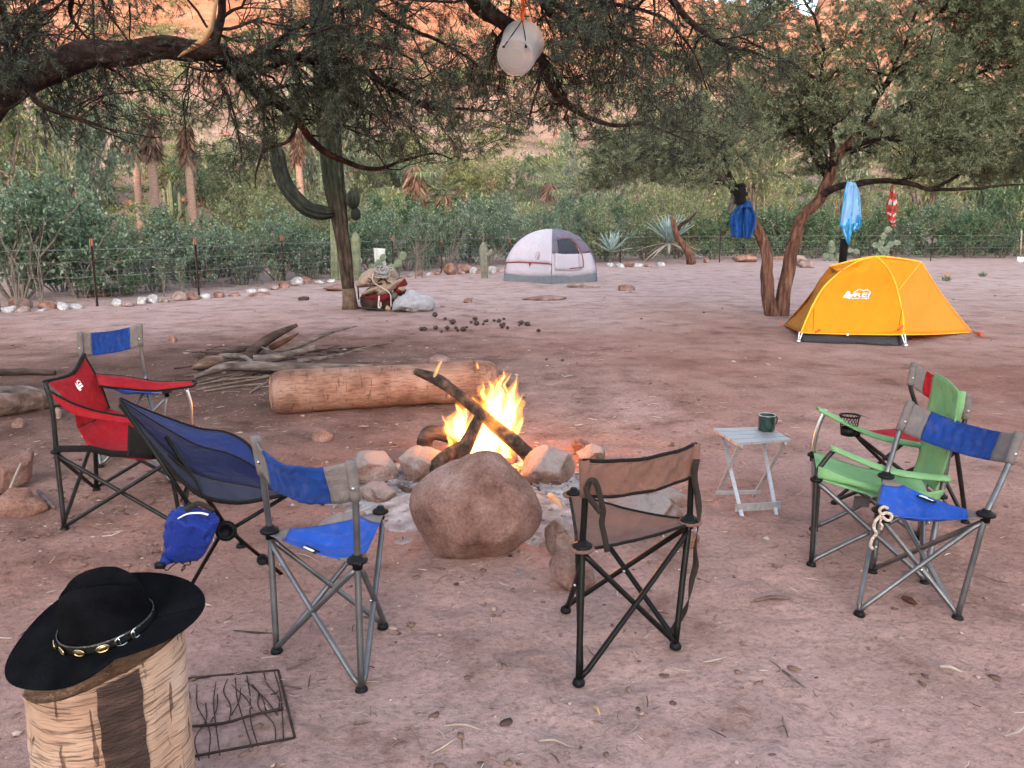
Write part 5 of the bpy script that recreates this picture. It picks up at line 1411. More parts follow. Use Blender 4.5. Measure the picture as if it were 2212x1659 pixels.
# green armchair facing the fire
nf, ff = gz(1752, 1222), gz(1757, 1146)
nr, fr = gz(1997, 1262), gz(1985, 1165)
base = (nf+ff+nr+fr)/4; base.z = 0
r = thing('camp_armchair', 'green folding armchair with a mesh cup holder, behind the right blue chair', 'camp chair', base, 'folding armchairs by the fire')
T = [gz(1764, 1028, .41), gz(1757, 975, .42), gz(2000, 1010, .36), gz(2034, 1064, .36)]
quad_frame(r, [nf, ff, fr, nr], T, 'grey_metal')
a0, a1 = gy(1806, 968, T[0].y+.03), gy(1783, 884, T[1].y)
for p, q, f, mt in ((a0, T[0], nf, 'dark_metal'), (a1, T[1], ff, 'silver')):
    mb = MB(); mb.tube([tuple(x) for x in catmull([f+Vector((0, 0, .02)), f.lerp(q, .6), q, q.lerp(p, .55)+Vector((-.012, 0, 0)), p], 18)], .0115, 9); mb.build('arm_post', M[mt], r)
bnT, bfT = gy(2072, 850, T[3].y+.02), gy(2020, 806, T[2].y+.05)
for f, q, p in ((nr, T[3], bnT), (fr, T[2], bfT)):
    mb = MB(); mb.tube([tuple(x) for x in catmull([f+Vector((0, 0, .02)), f.lerp(q, .6), q, q.lerp(p, .6), p+Vector((0, 0, -.02))], 18)], .0125, 9); mb.build('back_post', M['grey_metal'], r)
sheet(r, 'seat', [[T[0]+Vector((0, -.01, -.01)), (T[0]+T[1])/2+Vector((0.01, 0, -.03)), T[1]], [T[0].lerp(T[3], .5)+Vector((0, 0, -.06)), (T[0]+T[1]+T[2]+T[3])/4+Vector((0, 0, -.07)), T[1].lerp(T[2], .5)+Vector((0, 0, -.05))], [T[3]+Vector((-.03, 0, -.04)), (T[2]+T[3])/2+Vector((-.03, 0, -.05)), T[2]+Vector((-.03, 0, -.03))]], M['green'], 14, 12)
# apron: the side of the seat that hangs down towards us
sheet(r, 'seat_side', [[T[0]+Vector((0, -.012, .05)), gy(1860, 1040, T[0].y-.0), gy(1985, 1062, T[3].y-.02), T[3]+Vector((.0, -.02, .02))], [T[0]+Vector((.0, -.012, -.005)), gy(1850, 1052, T[0].y), gy(1960, 1080, T[3].y-.02), T[3]+Vector((-.02, -.02, -.03))]], M['green'], 14, 5, sag=Vector((0, -.01, 0)))
def gb(u, v, k): return gy(u, v, T[3].y*(1-k)+T[2].y*k-.02)
sheet(r, 'backrest', [[gb(2020, 805, 1), gb(2045, 818, .5), gb(2071, 844, 0)], [gb(2008, 860, 1), gb(2040, 875, .5), gb(2066, 890, 0)], [gb(1996, 925, 1), gb(2028, 940, .5), gb(2056, 955, 0)], [gb(1984, 985, 1), gb(2012, 1003, .5), gb(2038, 1022, 0)], [gb(1972, 1020, 1), gb(1996, 1040, .5), gb(2020, 1062, 0)]], M['green'], 12, 20, wr=.01)
mb = MB(); mb.tube([tuple(bnT+Vector((.004, -.004, .01))), tuple(bnT.lerp(T[3], .12)+Vector((.006, -.004, 0))), tuple(bnT.lerp(T[3], .3))], .022, 9); mb.build('backrest_sleeve', M['green'], r)
def arm(r, a, b, w, matl, name='armrest', hole=None):
    d = (b-a); s = d.cross(Vector((0, 0, 1))).normalized(); n = 16
    vs = []
    mb = MB()
    def fn(u_, t):
        c = a.lerp(b, u_)+Vector((0, 0, -.03*4*u_*(1-u_))); ww = w*(1-.35*abs(2*u_-1)**3)
        return c+s*ww*(t-.5)+Vector((0, 0, -.014*(2*abs(t-.5))**2+.003*math.sin(u_*9)))
    def keep(u_, t):
        if not hole: return True
        return abs(u_-hole)*d.length > .052 or abs(t-.5)*w > .044
    mb.grid(fn, n, 6, keep=keep); return mb.build(name, matl, r, solid=.008)
near_end = gy(2052, 1031, T[3].y-.03)
arm(r, a0+Vector((-.03, -.01, .015)), near_end, .075, M['green'])
far_end = gy(1996, 960, T[2].y)
arm(r, a1+Vector((-.04, 0, .012)), far_end, .085, M['green'])
cc = gy(1836, 898, a1.y-.02)
mb = MB(); mb.tube([tuple(cc+Vector((.047*math.cos(k*.3927), .047*math.sin(k*.3927), 0))) for k in range(16)], .005, 6, closed=True); ho = mb.build('cup_holder_rim', M['piping'], r)
mb = MB()
for k in range(18):
    a_ = k*math.tau/18
    for s_ in (1, -1):
        mb.tube([tuple(cc+Vector(((.046-.006*t)*math.cos(a_+s_*t*.9), (.046-.006*t)*math.sin(a_+s_*t*.9), -.062*t))) for t in (0, .33, .66, 1)], .0012, 3, cap=False)
mb.build('cup_holder_net', M['piping'], ho, smooth=False)
mb = MB(); mb.lathe([(.001, -.10), (.036, -.10), (.041, -.062), (.038, -.062), (.033, -.095), (.001, -.095)], cc, sides=16); mb.build('cup_holder_base', M['plastic'], r)
pl = gy(1862, 1072, T[0].y+.12)
mb = MB(); mb.grid(lambda s, t: pl+Vector((.075*(s-.5), .004*math.sin(6*s), -.055*t)), 4, 3); mb.build('care_tag', M['grey_cloth'], r, solid=.002)

# red armchair at the left
nr, fr = gz(140, 1145), gz(209, 1060)
nf, ff = gz(392, 1142), gz(425, 1065)
base = (nf+ff+nr+fr)/4; base.z = 0
r = thing('camp_armchair', 'red folding armchair with a white mark on its backrest, at the left', 'camp chair', base, 'folding armchairs by the fire')
T = [gz(364, 985, .40), gz(414, 918, .42), gz(205, 935, .40), gz(121, 968, .42)]
quad_frame(r, [nf, ff, fr, nr], T, 'dark_metal', .0105)
bnT, bfT = gy(97, 826, T[3].y+.02), gy(182, 768, T[2].y+.02)
for f, q, p, mt in ((nr, T[3], bnT, 'dark_metal'), (fr, T[2], bfT, 'dark_metal')):
    mb = MB(); mb.tube([tuple(x) for x in catmull([f+Vector((0, 0, .02)), f.lerp(q, .6), q, q.lerp(p, .6)+Vector((.015, 0, 0)), p], 18)], .0125, 9); mb.build('back_post', M[mt], r)
aN, aF = gy(338, 905, T[0].y), gy(402, 838, T[1].y)
for p, q, f, mt in ((aN, T[0], nf, 'dark_metal'), (aF, T[1], ff, 'silver')):
    mb = MB(); mb.tube([tuple(x) for x in catmull([f+Vector((0, 0, .02)), f.lerp(q, .6), q, q.lerp(p, .6)+Vector((.012, 0, 0)), p], 18)], .011, 9); mb.build('arm_post', M[mt], r)
sb0, sb1 = gy(168, 925, T[3].y+.06), gy(236, 882, T[2].y-.02)
sheet(r, 'backrest', [[bnT+Vector((.02, 0, 0)), (bnT+bfT)/2+Vector((.035, 0, -.035)), bfT], [bnT.lerp(sb0, .5)+Vector((.05, 0, 0)), (bnT+bfT+sb0+sb1)/4+Vector((.03, 0, -.01)), bfT.lerp(sb1, .5)+Vector((.015, 0, 0))], [sb0, (sb0+sb1)/2+Vector((-.01, 0, -.02)), sb1]], M['red'], 14, 12)
mb = MB(); mb.tube([tuple(p) for p in catmull([bnT+Vector((-.005, 0, 0)), (bnT+bfT)/2+Vector((.03, 0, -.03)), bfT+Vector((0, 0, .006))], 14)], .011, 7)
mb.tube([tuple(p) for p in catmull([bfT, bfT.lerp(sb1, .5)+Vector((.017, -.004, 0)), sb1], 14)], .006, 6); mb.build('piping', M['piping'], r)
mN = gy(195, 972, T[3].y-.02)
sheet(r, 'seat', [[sb0, (sb0+sb1)/2+Vector((0, 0, -.02)), sb1], [gy(205, 972, T[3].y-.0), gy(260, 950, (T[3].y+T[2].y)/2), gy(300, 905, T[2].y-.06)], [T[0].lerp(T[3], .25)+Vector((.0, 0, -.03)), (T[0]+T[1])/2+Vector((-.04, 0, -.04)), T[1]+Vector((-.09, 0, -.03))], [T[0]+Vector((.0, 0, 0)), (T[0]+T[1])/2+Vector((.03, 0, -.01)), T[1]+Vector((.02, 0, 0))]], M['red'], 14, 14)
strip('seat_rail', [tuple(T[3]+Vector((0, -.014, .0))), tuple(gy(195, 969, T[3].y-.02)), tuple(gy(240, 980, T[3].y-.05)), tuple(gy(300, 982, T[0].y+.02)), tuple(T[0]+Vector((0, -.014, 0)))], .035, M['piping'], r, up=(0, 1, 0), th=.005)
sheet(r, 'side_panel', [[gy(108, 846, T[3].y-.01), gy(160, 873, T[3].y-.04), gy(215, 890, T[3].y-.04), gy(275, 900, T[0].y), aN+Vector((.03, -.01, .004))], [gy(118, 864, T[3].y-.02), gy(160, 895, T[3].y-.06), gy(215, 906, T[3].y-.07), gy(275, 914, T[0].y-.03), aN+Vector((.03, -.02, -.02))]], M['red'], 18, 4)
strip('arm_piping', [tuple(x) for x in catmull([gy(108, 845, T[3].y-.015), gy(160, 872, T[3].y-.045), gy(215, 889, T[3].y-.045), gy(275, 899, T[0].y-.005), aN+Vector((.03, -.014, .008))], 20)], .010, M['piping'], r, up=(0, 1, 0), th=.006)
sheet(r, 'armrest', [[gy(207, 810, T[2].y-.02), gy(270, 815, T[2].y+.02), gy(340, 826, T[1].y), gy(415, 824, T[1].y)], [gy(214, 832, T[2].y-.10), gy(270, 838, T[2].y-.06), gy(340, 842, T[1].y-.07), gy(417, 833, T[1].y-.06)]], M['red'], 16, 4, solid=.012)
for rowp in ([gy(207, 809, T[2].y-.015), gy(270, 814, T[2].y+.025), gy(340, 825, T[1].y+.005), gy(418, 823, T[1].y+.005), gy(421, 831, T[1].y-.05)], [gy(214, 834, T[2].y-.105), gy(270, 840, T[2].y-.065), gy(340, 844, T[1].y-.075), gy(419, 834, T[1].y-.06)]):
    mb = MB(); mb.tube([tuple(p) for p in catmull(rowp, 16)], .007, 6); mb.build('arm_piping', M['piping'], r)
sheet(r, 'mesh_pocket', [[gy(277, 917, T[0].y-.03), gy(300, 928, T[0].y-.04), gy(330, 935, T[0].y-.03)], [gy(275, 985, T[0].y-.04), gy(300, 990, T[0].y-.05), gy(328, 990, T[0].y-.04)]], M['piping'], 6, 4)
q = gy(168, 829, (T[3].y+T[2].y)/2-.03)
def emblem(pts_list, o, ex, ey, s, parent, name='emblem', matl=None):
    mb = MB()
    for P in pts_list:
        if isinstance(P, tuple) and P[0] == 'line':
            for a, b in zip(P[1][:-1], P[1][1:]): mb.beam(o+ex*a[0]*s+ey*a[1]*s, o+ex*b[0]*s+ey*b[1]*s, P[2]*s, .0015, tuple(ex.cross(ey)))
        else: mb.add([o+ex*x*s+ey*y*s for x, y in P], [tuple(range(len(P)))])
    return mb.build(name, matl or M['white_print'], parent, smooth=False)
mid_n = ((bfT-bnT).cross(sb0-bnT)).normalized()
if mid_n.y > 0: mid_n = -mid_n
cen = bnT.lerp(bfT, .42).lerp(sb0.lerp(sb1, .42), .30)+Vector((.032, 0, -.005))+mid_n*.012
exv = (bfT-bnT).normalized(); eyv = (bnT-sb0).normalized()
emblem([[(-.5, -.1), (-.3, .5), (-.12, .1), (-.05, -.5), (-.4, -.5)], [(-.05, .15), (.5, .15), (.5, -.05), (-.05, -.05)], [(-.05, -.12), (.5, -.12), (.5, -.32), (-.05, -.32)], ('line', [(-.1, .2), (.1, .5), (.2, .36), (.33, .52), (.52, .2)], .07)], cen, exv, eyv, .05, r)

# ------------------------------------------------------------------ low navy reclining chair seen from behind, with its stuff sack
Yh = 3.08
base = gz(480, 1235)
r = thing('low_camp_chair', 'low navy reclining chair seen from behind, beside the red armchair', 'camp chair', base)
hubp = gy(492, 1143, 2.93)
Ufar = [gy(259, 861, 3.10), gy(300, 880, 3.16), gy(360, 903, 3.26), gy(430, 926, 3.33), gy(490, 935, 3.36), gy(535, 960, 3.30), gy(560, 1000, 3.24), gy(636, 1058, 3.16)]
Mid1 = [gy(259, 866, 3.07), gy(310, 905, 3.07), gy(370, 950, 3.08), gy(430, 990, 3.10), gy(490, 1010, 3.12), gy(540, 1030, 3.14), gy(580, 1048, 3.15), gy(635, 1060, 3.15)]
Mid2 = [gy(259, 870, 3.03), gy(310, 930, 2.99), gy(365, 990, 2.96), gy(420, 1035, 2.94), gy(475, 1052, 2.95), gy(530, 1058, 3.00), gy(580, 1062, 3.05), gy(634, 1063, 3.12)]
Low = [gy(259, 875, 3.00), gy(318, 950, 2.95), gy(350, 990, 2.92), gy(395, 1040, 2.89), gy(440, 1073, 2.88), gy(510, 1086, 2.92), gy(580, 1076, 3.00), gy(633, 1064, 3.10)]
def lerp_rows(A, B, t): return [a.lerp(b, t) for a, b in zip(A, B)]
sheet(r, 'sling_lining', [Ufar, lerp_rows(Ufar, Mid1, .35), lerp_rows(Ufar, Mid1, .62)], M['navy_light'], 26, 6)
sheet(r, 'sling', [lerp_rows(Ufar, Mid1, .60), Mid1, lerp_rows(Mid1, Mid2, .75)], M['navy'], 26, 8)
sheet(r, 'mesh_panel', [lerp_rows(Mid1, Mid2, .73), Mid2, Low], M['mesh_grey'], 26, 8)
for row, w in ((Ufar, .008), (Low, .009), (lerp_rows(Mid1, Mid2, .74), .006), (lerp_rows(Ufar, Mid1, .61), .006)):
    mb = MB(); mb.tube([tuple(p) for p in catmull(row, 30)], w, 6); mb.build('piping', M['piping'], r)
mb = MB(); mb.tube([tuple(p) for p in catmull([lerp_rows(Mid1, Mid2, .8)[2]+Vector((0, -.01, 0)), Mid2[3]+Vector((0, -.02, .02)), Low[4]+Vector((0, -.012, 0))], 12)], .006, 6); mb.build('piping', M['piping'], r)
def pole(a, b, rr=.0085): 
    mb = MB(); mb.tube([tuple(a), tuple(a.lerp(b, .5)), tuple(b)], rr, 8); return mb.build('pole', M['black_metal'], r)
pole(gy(262, 866, 3.0), gy(405, 1086, 2.86)); pole(gy(405, 1086, 2.86), hubp)
pole(gy(359, 943, 3.0), hubp, .0095)
pole(gy(634, 1062, 3.12), hubp+Vector((.03, 0, .01)))
f1, f2 = gz(406, 1282), gz(608, 1240)
pole(hubp, f2); pole(hubp+Vector((-.02, .02, 0)), f1+Vector((0, 0, .01)))
f3 = gz(560, 1150); pole(gy(405, 1045, 3.2), gz(392, 1090)+Vector((0, 0, .02)), .007)
pole(hubp+Vector((0, .03, 0)), gz(522, 1180)+Vector((0, 0, .02)))
for p, s in ((hubp, 1.25), (gy(570, 1205, 3.1), .75)):
    mb = MB(); mb.lathe([(.004, -.016), (.03*s, -.014), (.034*s, 0), (.03*s, .014), (.02*s, .016), (.018*s, .009), (.004, .009)], p+Vector((0, -.018, 0)), (.25, -1, .2), 18); mb.build('joint', M['plastic'], r)
foot_part(r, gz(522, 1182), s=1.2); foot_part(r, f1, s=.8)
# stuff sack slung from the pole
def ground_Y(outl, depth): 
    b = max(outl, key=lambda p: p[1]); return gz(b[0], b[1]).y+depth*.55
def outline_solid(outl, Y, depth, seed, matl, name, parent=None, rough=.06, sub=4, loc=None, fq=5.0, flat_front=1.0, crease=0.0, facet=0, frange=(.62, .9), wf=.8, planes=()):
    """a solid whose outline is outl (picture points at distance Y), bulging by depth"""
    P = [gy(u, v, Y) for u, v in outl]
    cx_ = sum(p.x for p in P)/len(P); cz_ = sum(p.z for p in P)/len(P)
    th = np.array([math.atan2(p.z-cz_, p.x-cx_) for p in P]); rr = np.array([math.hypot(p.z-cz_, p.x-cx_) for p in P])
    o = np.argsort(th); th, rr = th[o], rr[o]
    th = np.concatenate([th-2*np.pi, th, th+2*np.pi]); rr = np.tile(rr, 3)
    v, f = ICO[sub]
    t = np.arctan2(v[:, 2], v[:, 0]); Rv = np.interp(t, th, rr); s = np.sqrt(np.maximum(0, 1-v[:, 1]**2))
    s = s**.75
    n1 = fbm(v*fq*.5+seed, 4, seed)
    k = 1+rough*n1*1.6+rough*.35*fbm(v*fq*2+seed, 4, seed+3)
    for n_, dc_ in planes:
        n_ = norm(np.array(n_, float)); k = np.minimum(k, dc_/np.maximum(v@n_, .05)+.014*fbm(v*6, 3, int(dc_*100)))
    rgf = np.random.default_rng(seed)
    for q_ in range(facet):
        n_ = norm(rgf.normal(size=3)*np.array([1, 1.3, 1])); k = np.minimum(k, rgf.uniform(*frange)/np.maximum(v@n_, .05)+.012*fbm(v*7, 2, q_))
    if crease: k = k-crease*np.maximum(0, 1-np.abs(fbm(v*fq+seed*3, 3, seed+9))*6)
    w_ = .6 if not facet else wf
    x = cx_+Rv*np.cos(t)*s*(1+(k-1)*w_); z = cz_+Rv*np.sin(t)*s*(1+(k-1)*w_); y = Y+v[:, 1]*depth*k
    mb = MB(); mb.add(list(zip(x, y, z)), [tuple(a) for a in f])
    return mb.build(name, matl, parent)
sk = thing('stuff_sack', 'blue drawstring stuff sack hanging below the low navy chair', 'bag', gz(418, 1210))
outline_solid([(372, 1110), (395, 1098), (430, 1106), (458, 1112), (472, 1130), (474, 1165), (462, 1195), (430, 1206), (395, 1208), (358, 1208), (362, 1180), (360, 1140)], 2.80, .085, 5, M['sack'], 'bag_body', sk, .20, 5, crease=.05, facet=7)
mb = MB(); mb.tube([tuple(p) for p in catmull([gy(u, v, 2.76) for u, v in ((362, 1205), (352, 1216), (345, 1222))], 8)], [.028, .024, .02, .018, .016, .014, .013, .012], 8); mb.build('bag_neck', M['sack'], sk)
mb = MB(); mb.box(gy(346, 1221, 2.74), (.035, .02, .022)); mb.build('cord_lock', M['plastic'], sk)
mb = MB(); mb.tube([tuple(p) for p in catmull([gy(u, v, 2.75) for u, v in ((348, 1220), (360, 1232), (372, 1222), (388, 1214), (400, 1224), (392, 1234), (398, 1222), (412, 1218), (405, 1208))], 40)], .0022, 5); mb.build('drawcord', M['piping'], sk)
strip('handle', [tuple(p) for p in catmull([gy(u, v, 2.73) for u, v in ((400, 1104), (428, 1088), (462, 1104))], 12)], .02, M['strap'], sk)
mb = MB(); mb.tube([tuple(p) for p in catmull([gy(u, v, 2.735) for u, v in ((385, 1120), (405, 1110), (432, 1108), (450, 1112))], 10)], .007, 6, squash=.4); mb.build('trim', M['white_print'], sk)

# ------------------------------------------------------------------ folding aluminium table and mug
zt = .385
tl, fl_, fr_, br_ = gz(1539, 924, zt), gz(1592, 957, zt), gz(1709, 949, zt), gz(1660, 920.5, zt)
r = thing('folding_table', 'small slatted aluminium folding table between the fire and the green armchair', 'table', gz(1610, 1095))
for k in range(4):                               # four slats running left to right
    a0_, a1_ = (k+.03)/4, (k+.85)/4
    pa, pb, pc, pd = fl_.lerp(tl, a0_), fr_.lerp(br_, a0_), fr_.lerp(br_, a1_), fl_.lerp(tl, a1_)
    th = Vector((0, 0, -.014))
    mb = MB(); mb.add([pa, pb, pc, pd, pa+th, pb+th, pc+th, pd+th], [(0, 1, 2, 3), (7, 6, 5, 4), (0, 4, 5, 1), (1, 5, 6, 2), (2, 6, 7, 3), (3, 7, 4, 0)]); mb.build('slat', M['alu'], r, smooth=False)
for a, b in ((fl_, tl), (fr_, br_)):
    d = (fr_-fl_).normalized()*(.03 if a is fl_ else -.03)
    mb = MB(); mb.beam(a+d+Vector((0, 0, -.022)), b+d+Vector((0, 0, -.022)), .014, .016); mb.build('rail', M['alu'], r, smooth=False)
Fa, Fb, Fc, Fd = gz(1603, 1117), gz(1677, 1113), gz(1547, 1073), gz(1628, 1073)
def leg(a, b): 
    mb = MB(); mb.beam(a, b, .020, .010, (0, 1, .3)); mb.build('leg', M['alu'], r, smooth=False)
dz = Vector((0, 0, -.03)); dr = (fr_-fl_).normalized()
LA, LB = tl.lerp(fl_, .12)+dz+dr*.045, br_.lerp(fr_, .12)+dz-dr*.06
LC, LD = fl_.lerp(tl, .08)+dz+dr*.025, fr_.lerp(br_, .08)+dz-dr*.03
leg(LA, Fa); leg(LB, Fb); leg(LC, Fc); leg(LD, Fd)
mb = MB(); mb.beam(Fa.lerp(LA, .12)-dr*.03+Vector((0, -.014, 0)), Fb.lerp(LB, .12)+dr*.03+Vector((0, -.014, 0)), .008, .042, (0, 0, 1)); mb.build('foot_rail', M['alu'], r, smooth=False)
mb = MB(); mb.beam(Fc.lerp(LC, .10)-dr*.02+Vector((0, -.012, 0)), Fd.lerp(LD, .10)+dr*.02+Vector((0, -.012, 0)), .008, .022, (0, 0, 1)); mb.build('foot_rail', M['alu'], r, smooth=False)
mg = gz(1655, 930, zt)+Vector((0, .0, .001))
r = thing('mug', 'dark green enamel mug standing on the aluminium table', 'mug', mg)
rm = .047
mb = MB(); mb.lathe([(.002, 0), (rm*.9, 0), (rm, .006), (rm, .088), (rm*1.04, .092), (rm*.95, .092), (rm*.94, .008), (.002, .006)], mg, sides=28); mb.build('body', M['mug'], r)
mb = MB(); mb.tube([tuple(mg+Vector((rm*1.02*math.cos(k*math.tau/28), rm*1.02*math.sin(k*math.tau/28), .092))) for k in range(28)], .0018, 5, closed=True); mb.build('rim', M['silver'], r)
mb = MB(); mb.tube([tuple(mg+p) for p in (Vector((.04, .022, .078)), Vector((.06, .03, .08)), Vector((.072, .036, .06)), Vector((.068, .034, .032)), Vector((.042, .022, .02)))], .006, 7, squash=.6); mb.build('handle', M['mug'], r)
# ------------------------------------------------------------------ grey dome tent
c0 = gz(1191, 613.5)
ctr = Vector((gy(1191, 600, c0.y+1.05).x, c0.y+1.05, 0))
HD = 1.30
cl, cr = Vector((gy(1089, 600, ctr.y).x, ctr.y-.05, 0)), Vector((gy(1289, 600, ctr.y).x, ctr.y-.05, 0))
cb = ctr*2-c0; corners = [cl, c0, cr, cb]; apex = Vector((gy(1193, 500, ctr.y).x, ctr.y, gy(1193, 497, ctr.y).z))
tn = thing('dome_tent', 'grey and white dome tent with a dark mesh window, far side of the camp', 'tent', ctr)
def arcpt(c, t):                       # along a pole from its corner (t=0) to the crown (t=1)
    a = t*math.pi/2; k = math.cos(a)**.92
    p = apex.lerp(Vector((c.x, c.y, 0)), k); p.z = apex.z*math.sin(a)**.92
    return p
def wallpt(i, s, t, off=0.0):
    A, B = arcpt(corners[i], t), arcpt(corners[(i+1) % 4], t)
    p = A.lerp(B, s); inw = Vector((apex.x, apex.y, 0))-Vector((p.x, p.y, 0))
    n = (Vector((p.x, p.y, 0))-Vector((apex.x, apex.y, 0))); n.z = .5
    n.normalize()
    k = 4*s*(1-s)
    p = p-n*(.10*k*math.cos(t*1.5)**.8)+n*off
    return p+n*.008*math.sin(s*21+t*9+i)*k+n*.016*float(vnoise(np.array([[s*6+i*3, t*5+s*2, .5]]), 4)[0])*k
def wall(name, i, s0, s1, t0, t1, m_, off, ns=14, nt=12, tb=None, parent=None):
    mb = MB()
    def fn(a, b):
        s = s0+(s1-s0)*a
        lo = t0 if tb is None else t0+tb(s)
        return wallpt(i, s, lo+(t1-lo)*b, off)
    mb.grid(fn, ns, nt); return mb.build(name, M[m_], parent or tn, solid=.004)
for i in range(4):
    wall('floor_edge', i, 0, 1, 0.0, .085, 'tent_floor', .012, tb=None)
    wall('lower_wall', i, 0, 1, .07, 1.0, 'tent_white', 0.0)
scal = lambda s: .03*math.sin(math.pi*s)-.02
wall('fly', 0, 0, 1, .21, 1.0, 'tent_white', .035, 16, 14, tb=lambda s: .035*math.sin(math.pi*s)**.7-.0)
wall('fly', 1, 0, 1, .64, 1.0, 'tent_grey', .035, 16, 10, tb=lambda s: -.10*abs(2*s-1)**1.5)
wall('fly', 1, .78, 1, .36, .70, 'tent_grey', .03, 6, 8)
wall('fly', 1, 0, .17, .36, .66, 'tent_grey', .03, 5, 8)
wall('fly', 2, 0, 1, .25, 1.0, 'tent_grey', .03); wall('fly', 3, 0, 1, .25, 1.0, 'tent_white', .03)
wall('window', 1, .17, .74, .36, .66, 'tent_mesh', .020, 10, 8, tb=None)
wall('door_panel', 1, .08, .70, .15, .365, 'tent_white', .03, 10, 6)
for pts, w in (([wallpt(0, s/20, .21+.035*math.sin(math.pi*s/20)**.7, .042) for s in range(21)], .013),
               ([wallpt(1, .74-.30*k/8, .175, .04) for k in range(9)], .014),
               ([wallpt(1, .74+.03*math.sin(k/3), .175+.40*k/12, .04) for k in range(13)], .013),
               ([wallpt(1, .17+.6*k/12, .645-.0*k, .045) for k in range(13)], .008)):
    mb = MB(); mb.tube([tuple(p) for p in pts], w, 5); mb.build('red_trim', M['tent_red'], tn)
p0 = [wallpt(0, .5+d, tq, .046) for d, tq in ((-.035, .24), (.035, .24), (0, .19))]
mb = MB(); mb.add(p0, [(0, 1, 2)]); mb.build('red_trim', M['tent_red'], tn, solid=.004)
for i in range(4):
    mb = MB(); mb.tube([tuple(arcpt(corners[i], k/20)+Vector((0, 0, 0))) for k in range(21)], .012, 6); mb.build('pole_sleeve', M['tent_grey'], tn)
ec = wallpt(0, .66, .335, .046); e1 = (wallpt(0, .72, .335, .046)-wallpt(0, .60, .335, .046)).normalized(); e2 = (wallpt(0, .66, .40, .046)-wallpt(0, .66, .29, .046)).normalized()
mb = MB()
ringp = [ec+e1*.07*math.cos(k*math.tau/20)+e2*.11*math.sin(k*math.tau/20) for k in range(20)]
mb.tube([tuple(p) for p in ringp], .005, 4, closed=True)
mb.tube([tuple(ec+e1*x+e2*y) for x, y in ((0, -.06), (.02, -.01), (0, .05))], .006, 4); mb.tube([tuple(ec+e1*x+e2*y) for x, y in ((-.03, -.06), (.035, -.06))], .006, 4); mb.tube([tuple(ec+e1*x+e2*y) for x, y in ((-.02, .02), (.02, .045))], .005, 4)
mb.build('lantern_emblem', M['tent_red'], tn)

# ------------------------------------------------------------------ yellow backpacking tent
yt = thing('backpacking_tent', 'bright yellow backpacking tent with a white mountain emblem', 'tent', Vector((4.9, 10.9, 0)))
A, B = gz(1725, 740), gz(1956, 749)
Ptop = Vector((gy(1890, 554, 11.0).x, 11.0, gy(1890, 554.5, 11.0).z))
RR = gy(1990, 566, 11.1); RL = gy(1793, 575, 11.05)
A1, B1 = gy(1730, 719, A.y+.03), gy(1951, 723, B.y+.03)
S = gy(2100, 717.5, 11.35); Tt = gy(1693, 703, 11.9)
bd = (Ptop-(A1+B1)/2); bd.z = 0
D1, C1 = A1+bd*2, B1+bd*2
cA = [A1, gy(1742, 690, A.y+.12), gy(1758, 655, A.y+.28), gy(1780, 620, A.y+.5), gy(1812, 590, A.y+.75), gy(1852, 565, 10.9), Ptop]
cB = [B1, gy(1951, 690, B.y+.12), gy(1945, 655, B.y+.3), gy(1934, 612, B.y+.6), gy(1920, 583, 10.75), gy(1903, 562, 10.93), Ptop]
def face(name, L_, R_, m_, n=12, m=14, sag=0.0, wr=.006, solid=.004):
    """between two edge curves, both given from bottom to top"""
    a, b = catmull([tuple(p) for p in L_], m+1), catmull([tuple(p) for p in R_], m+1)
    cen = Vector(a.mean(0)).lerp(Vector(b.mean(0)), .5); inn = (Vector((4.95, 11.1, .3))-cen).normalized()
    def fn(s, t):
        j = int(round(t*m)); p = Vector(a[j]).lerp(Vector(b[j]), s); k = 4*s*(1-s)*math.sin(math.pi*(.08+.92*t))
        return p+inn*(sag*k+wr*math.sin(s*9-t*14+2)*k+.012*(1-abs(vnoise(np.array([[s*5+t*3.2, (t-s*.5)*2.2, len(name)*1.7]]), 6)[0])*2)*min(1, k*2))
    mb = MB(); mb.grid(fn, n, m); return mb.build(name, M[m_], yt, solid=solid), fn
front, ffn = face('fly_end', cA, cB, 'yellow', 16, 18, .05)
Q = Vector(catmull([tuple(p) for p in cB], 31)[13])
up_cB = [Vector(p) for p in catmull([tuple(p) for p in cB], 31)[13:]]
lo_cB = [Vector(p) for p in catmull([tuple(p) for p in cB], 31)[:14]]
face('fly_roof', [up_cB[0], up_cB[5], up_cB[11], up_cB[17]], [Q.lerp(RR, .02), Q.lerp(RR, .4), Q.lerp(RR, .75), RR], 'yellow', 8, 10, .012)
face('fly_side', lo_cB+[Q.lerp(RR, .3), Q.lerp(RR, .65), RR], [S, S.lerp(RR, .25)+Vector((-.03, 0, 0)), S.lerp(RR, .5)+Vector((-.04, 0, 0)), S.lerp(RR, .75)+Vector((-.03, 0, 0)), RR], 'yellow', 14, 14, .03, .012)
face('fly_side', [S, S.lerp(RR, .5)+Vector((-.04, 0, 0)), RR], [C1, C1.lerp(RR, .5)+Vector((.08, .1, .1)), RR], 'yellow', 10, 10, .03)
face('fly_roof', [RR, RR.lerp(Ptop, .5), Ptop], [C1, C1.lerp(Ptop, .5)+Vector((.1, .1, .2)), Ptop], 'yellow', 8, 10, 0)
face('fly_end', [C1, C1.lerp(Ptop, .5)+Vector((.1, .1, .2)), Ptop], [D1, D1.lerp(Ptop, .5)+Vector((-.05, .1, .2)), Ptop], 'yellow', 10, 10, .04)
face('fly_side', [D1, D1.lerp(RL, .5)+Vector((-.05, .1, .1)), RL], [Tt, Tt.lerp(RL, .5)+Vector((.03, 0, 0)), RL], 'yellow_dark', 10, 10, .02)
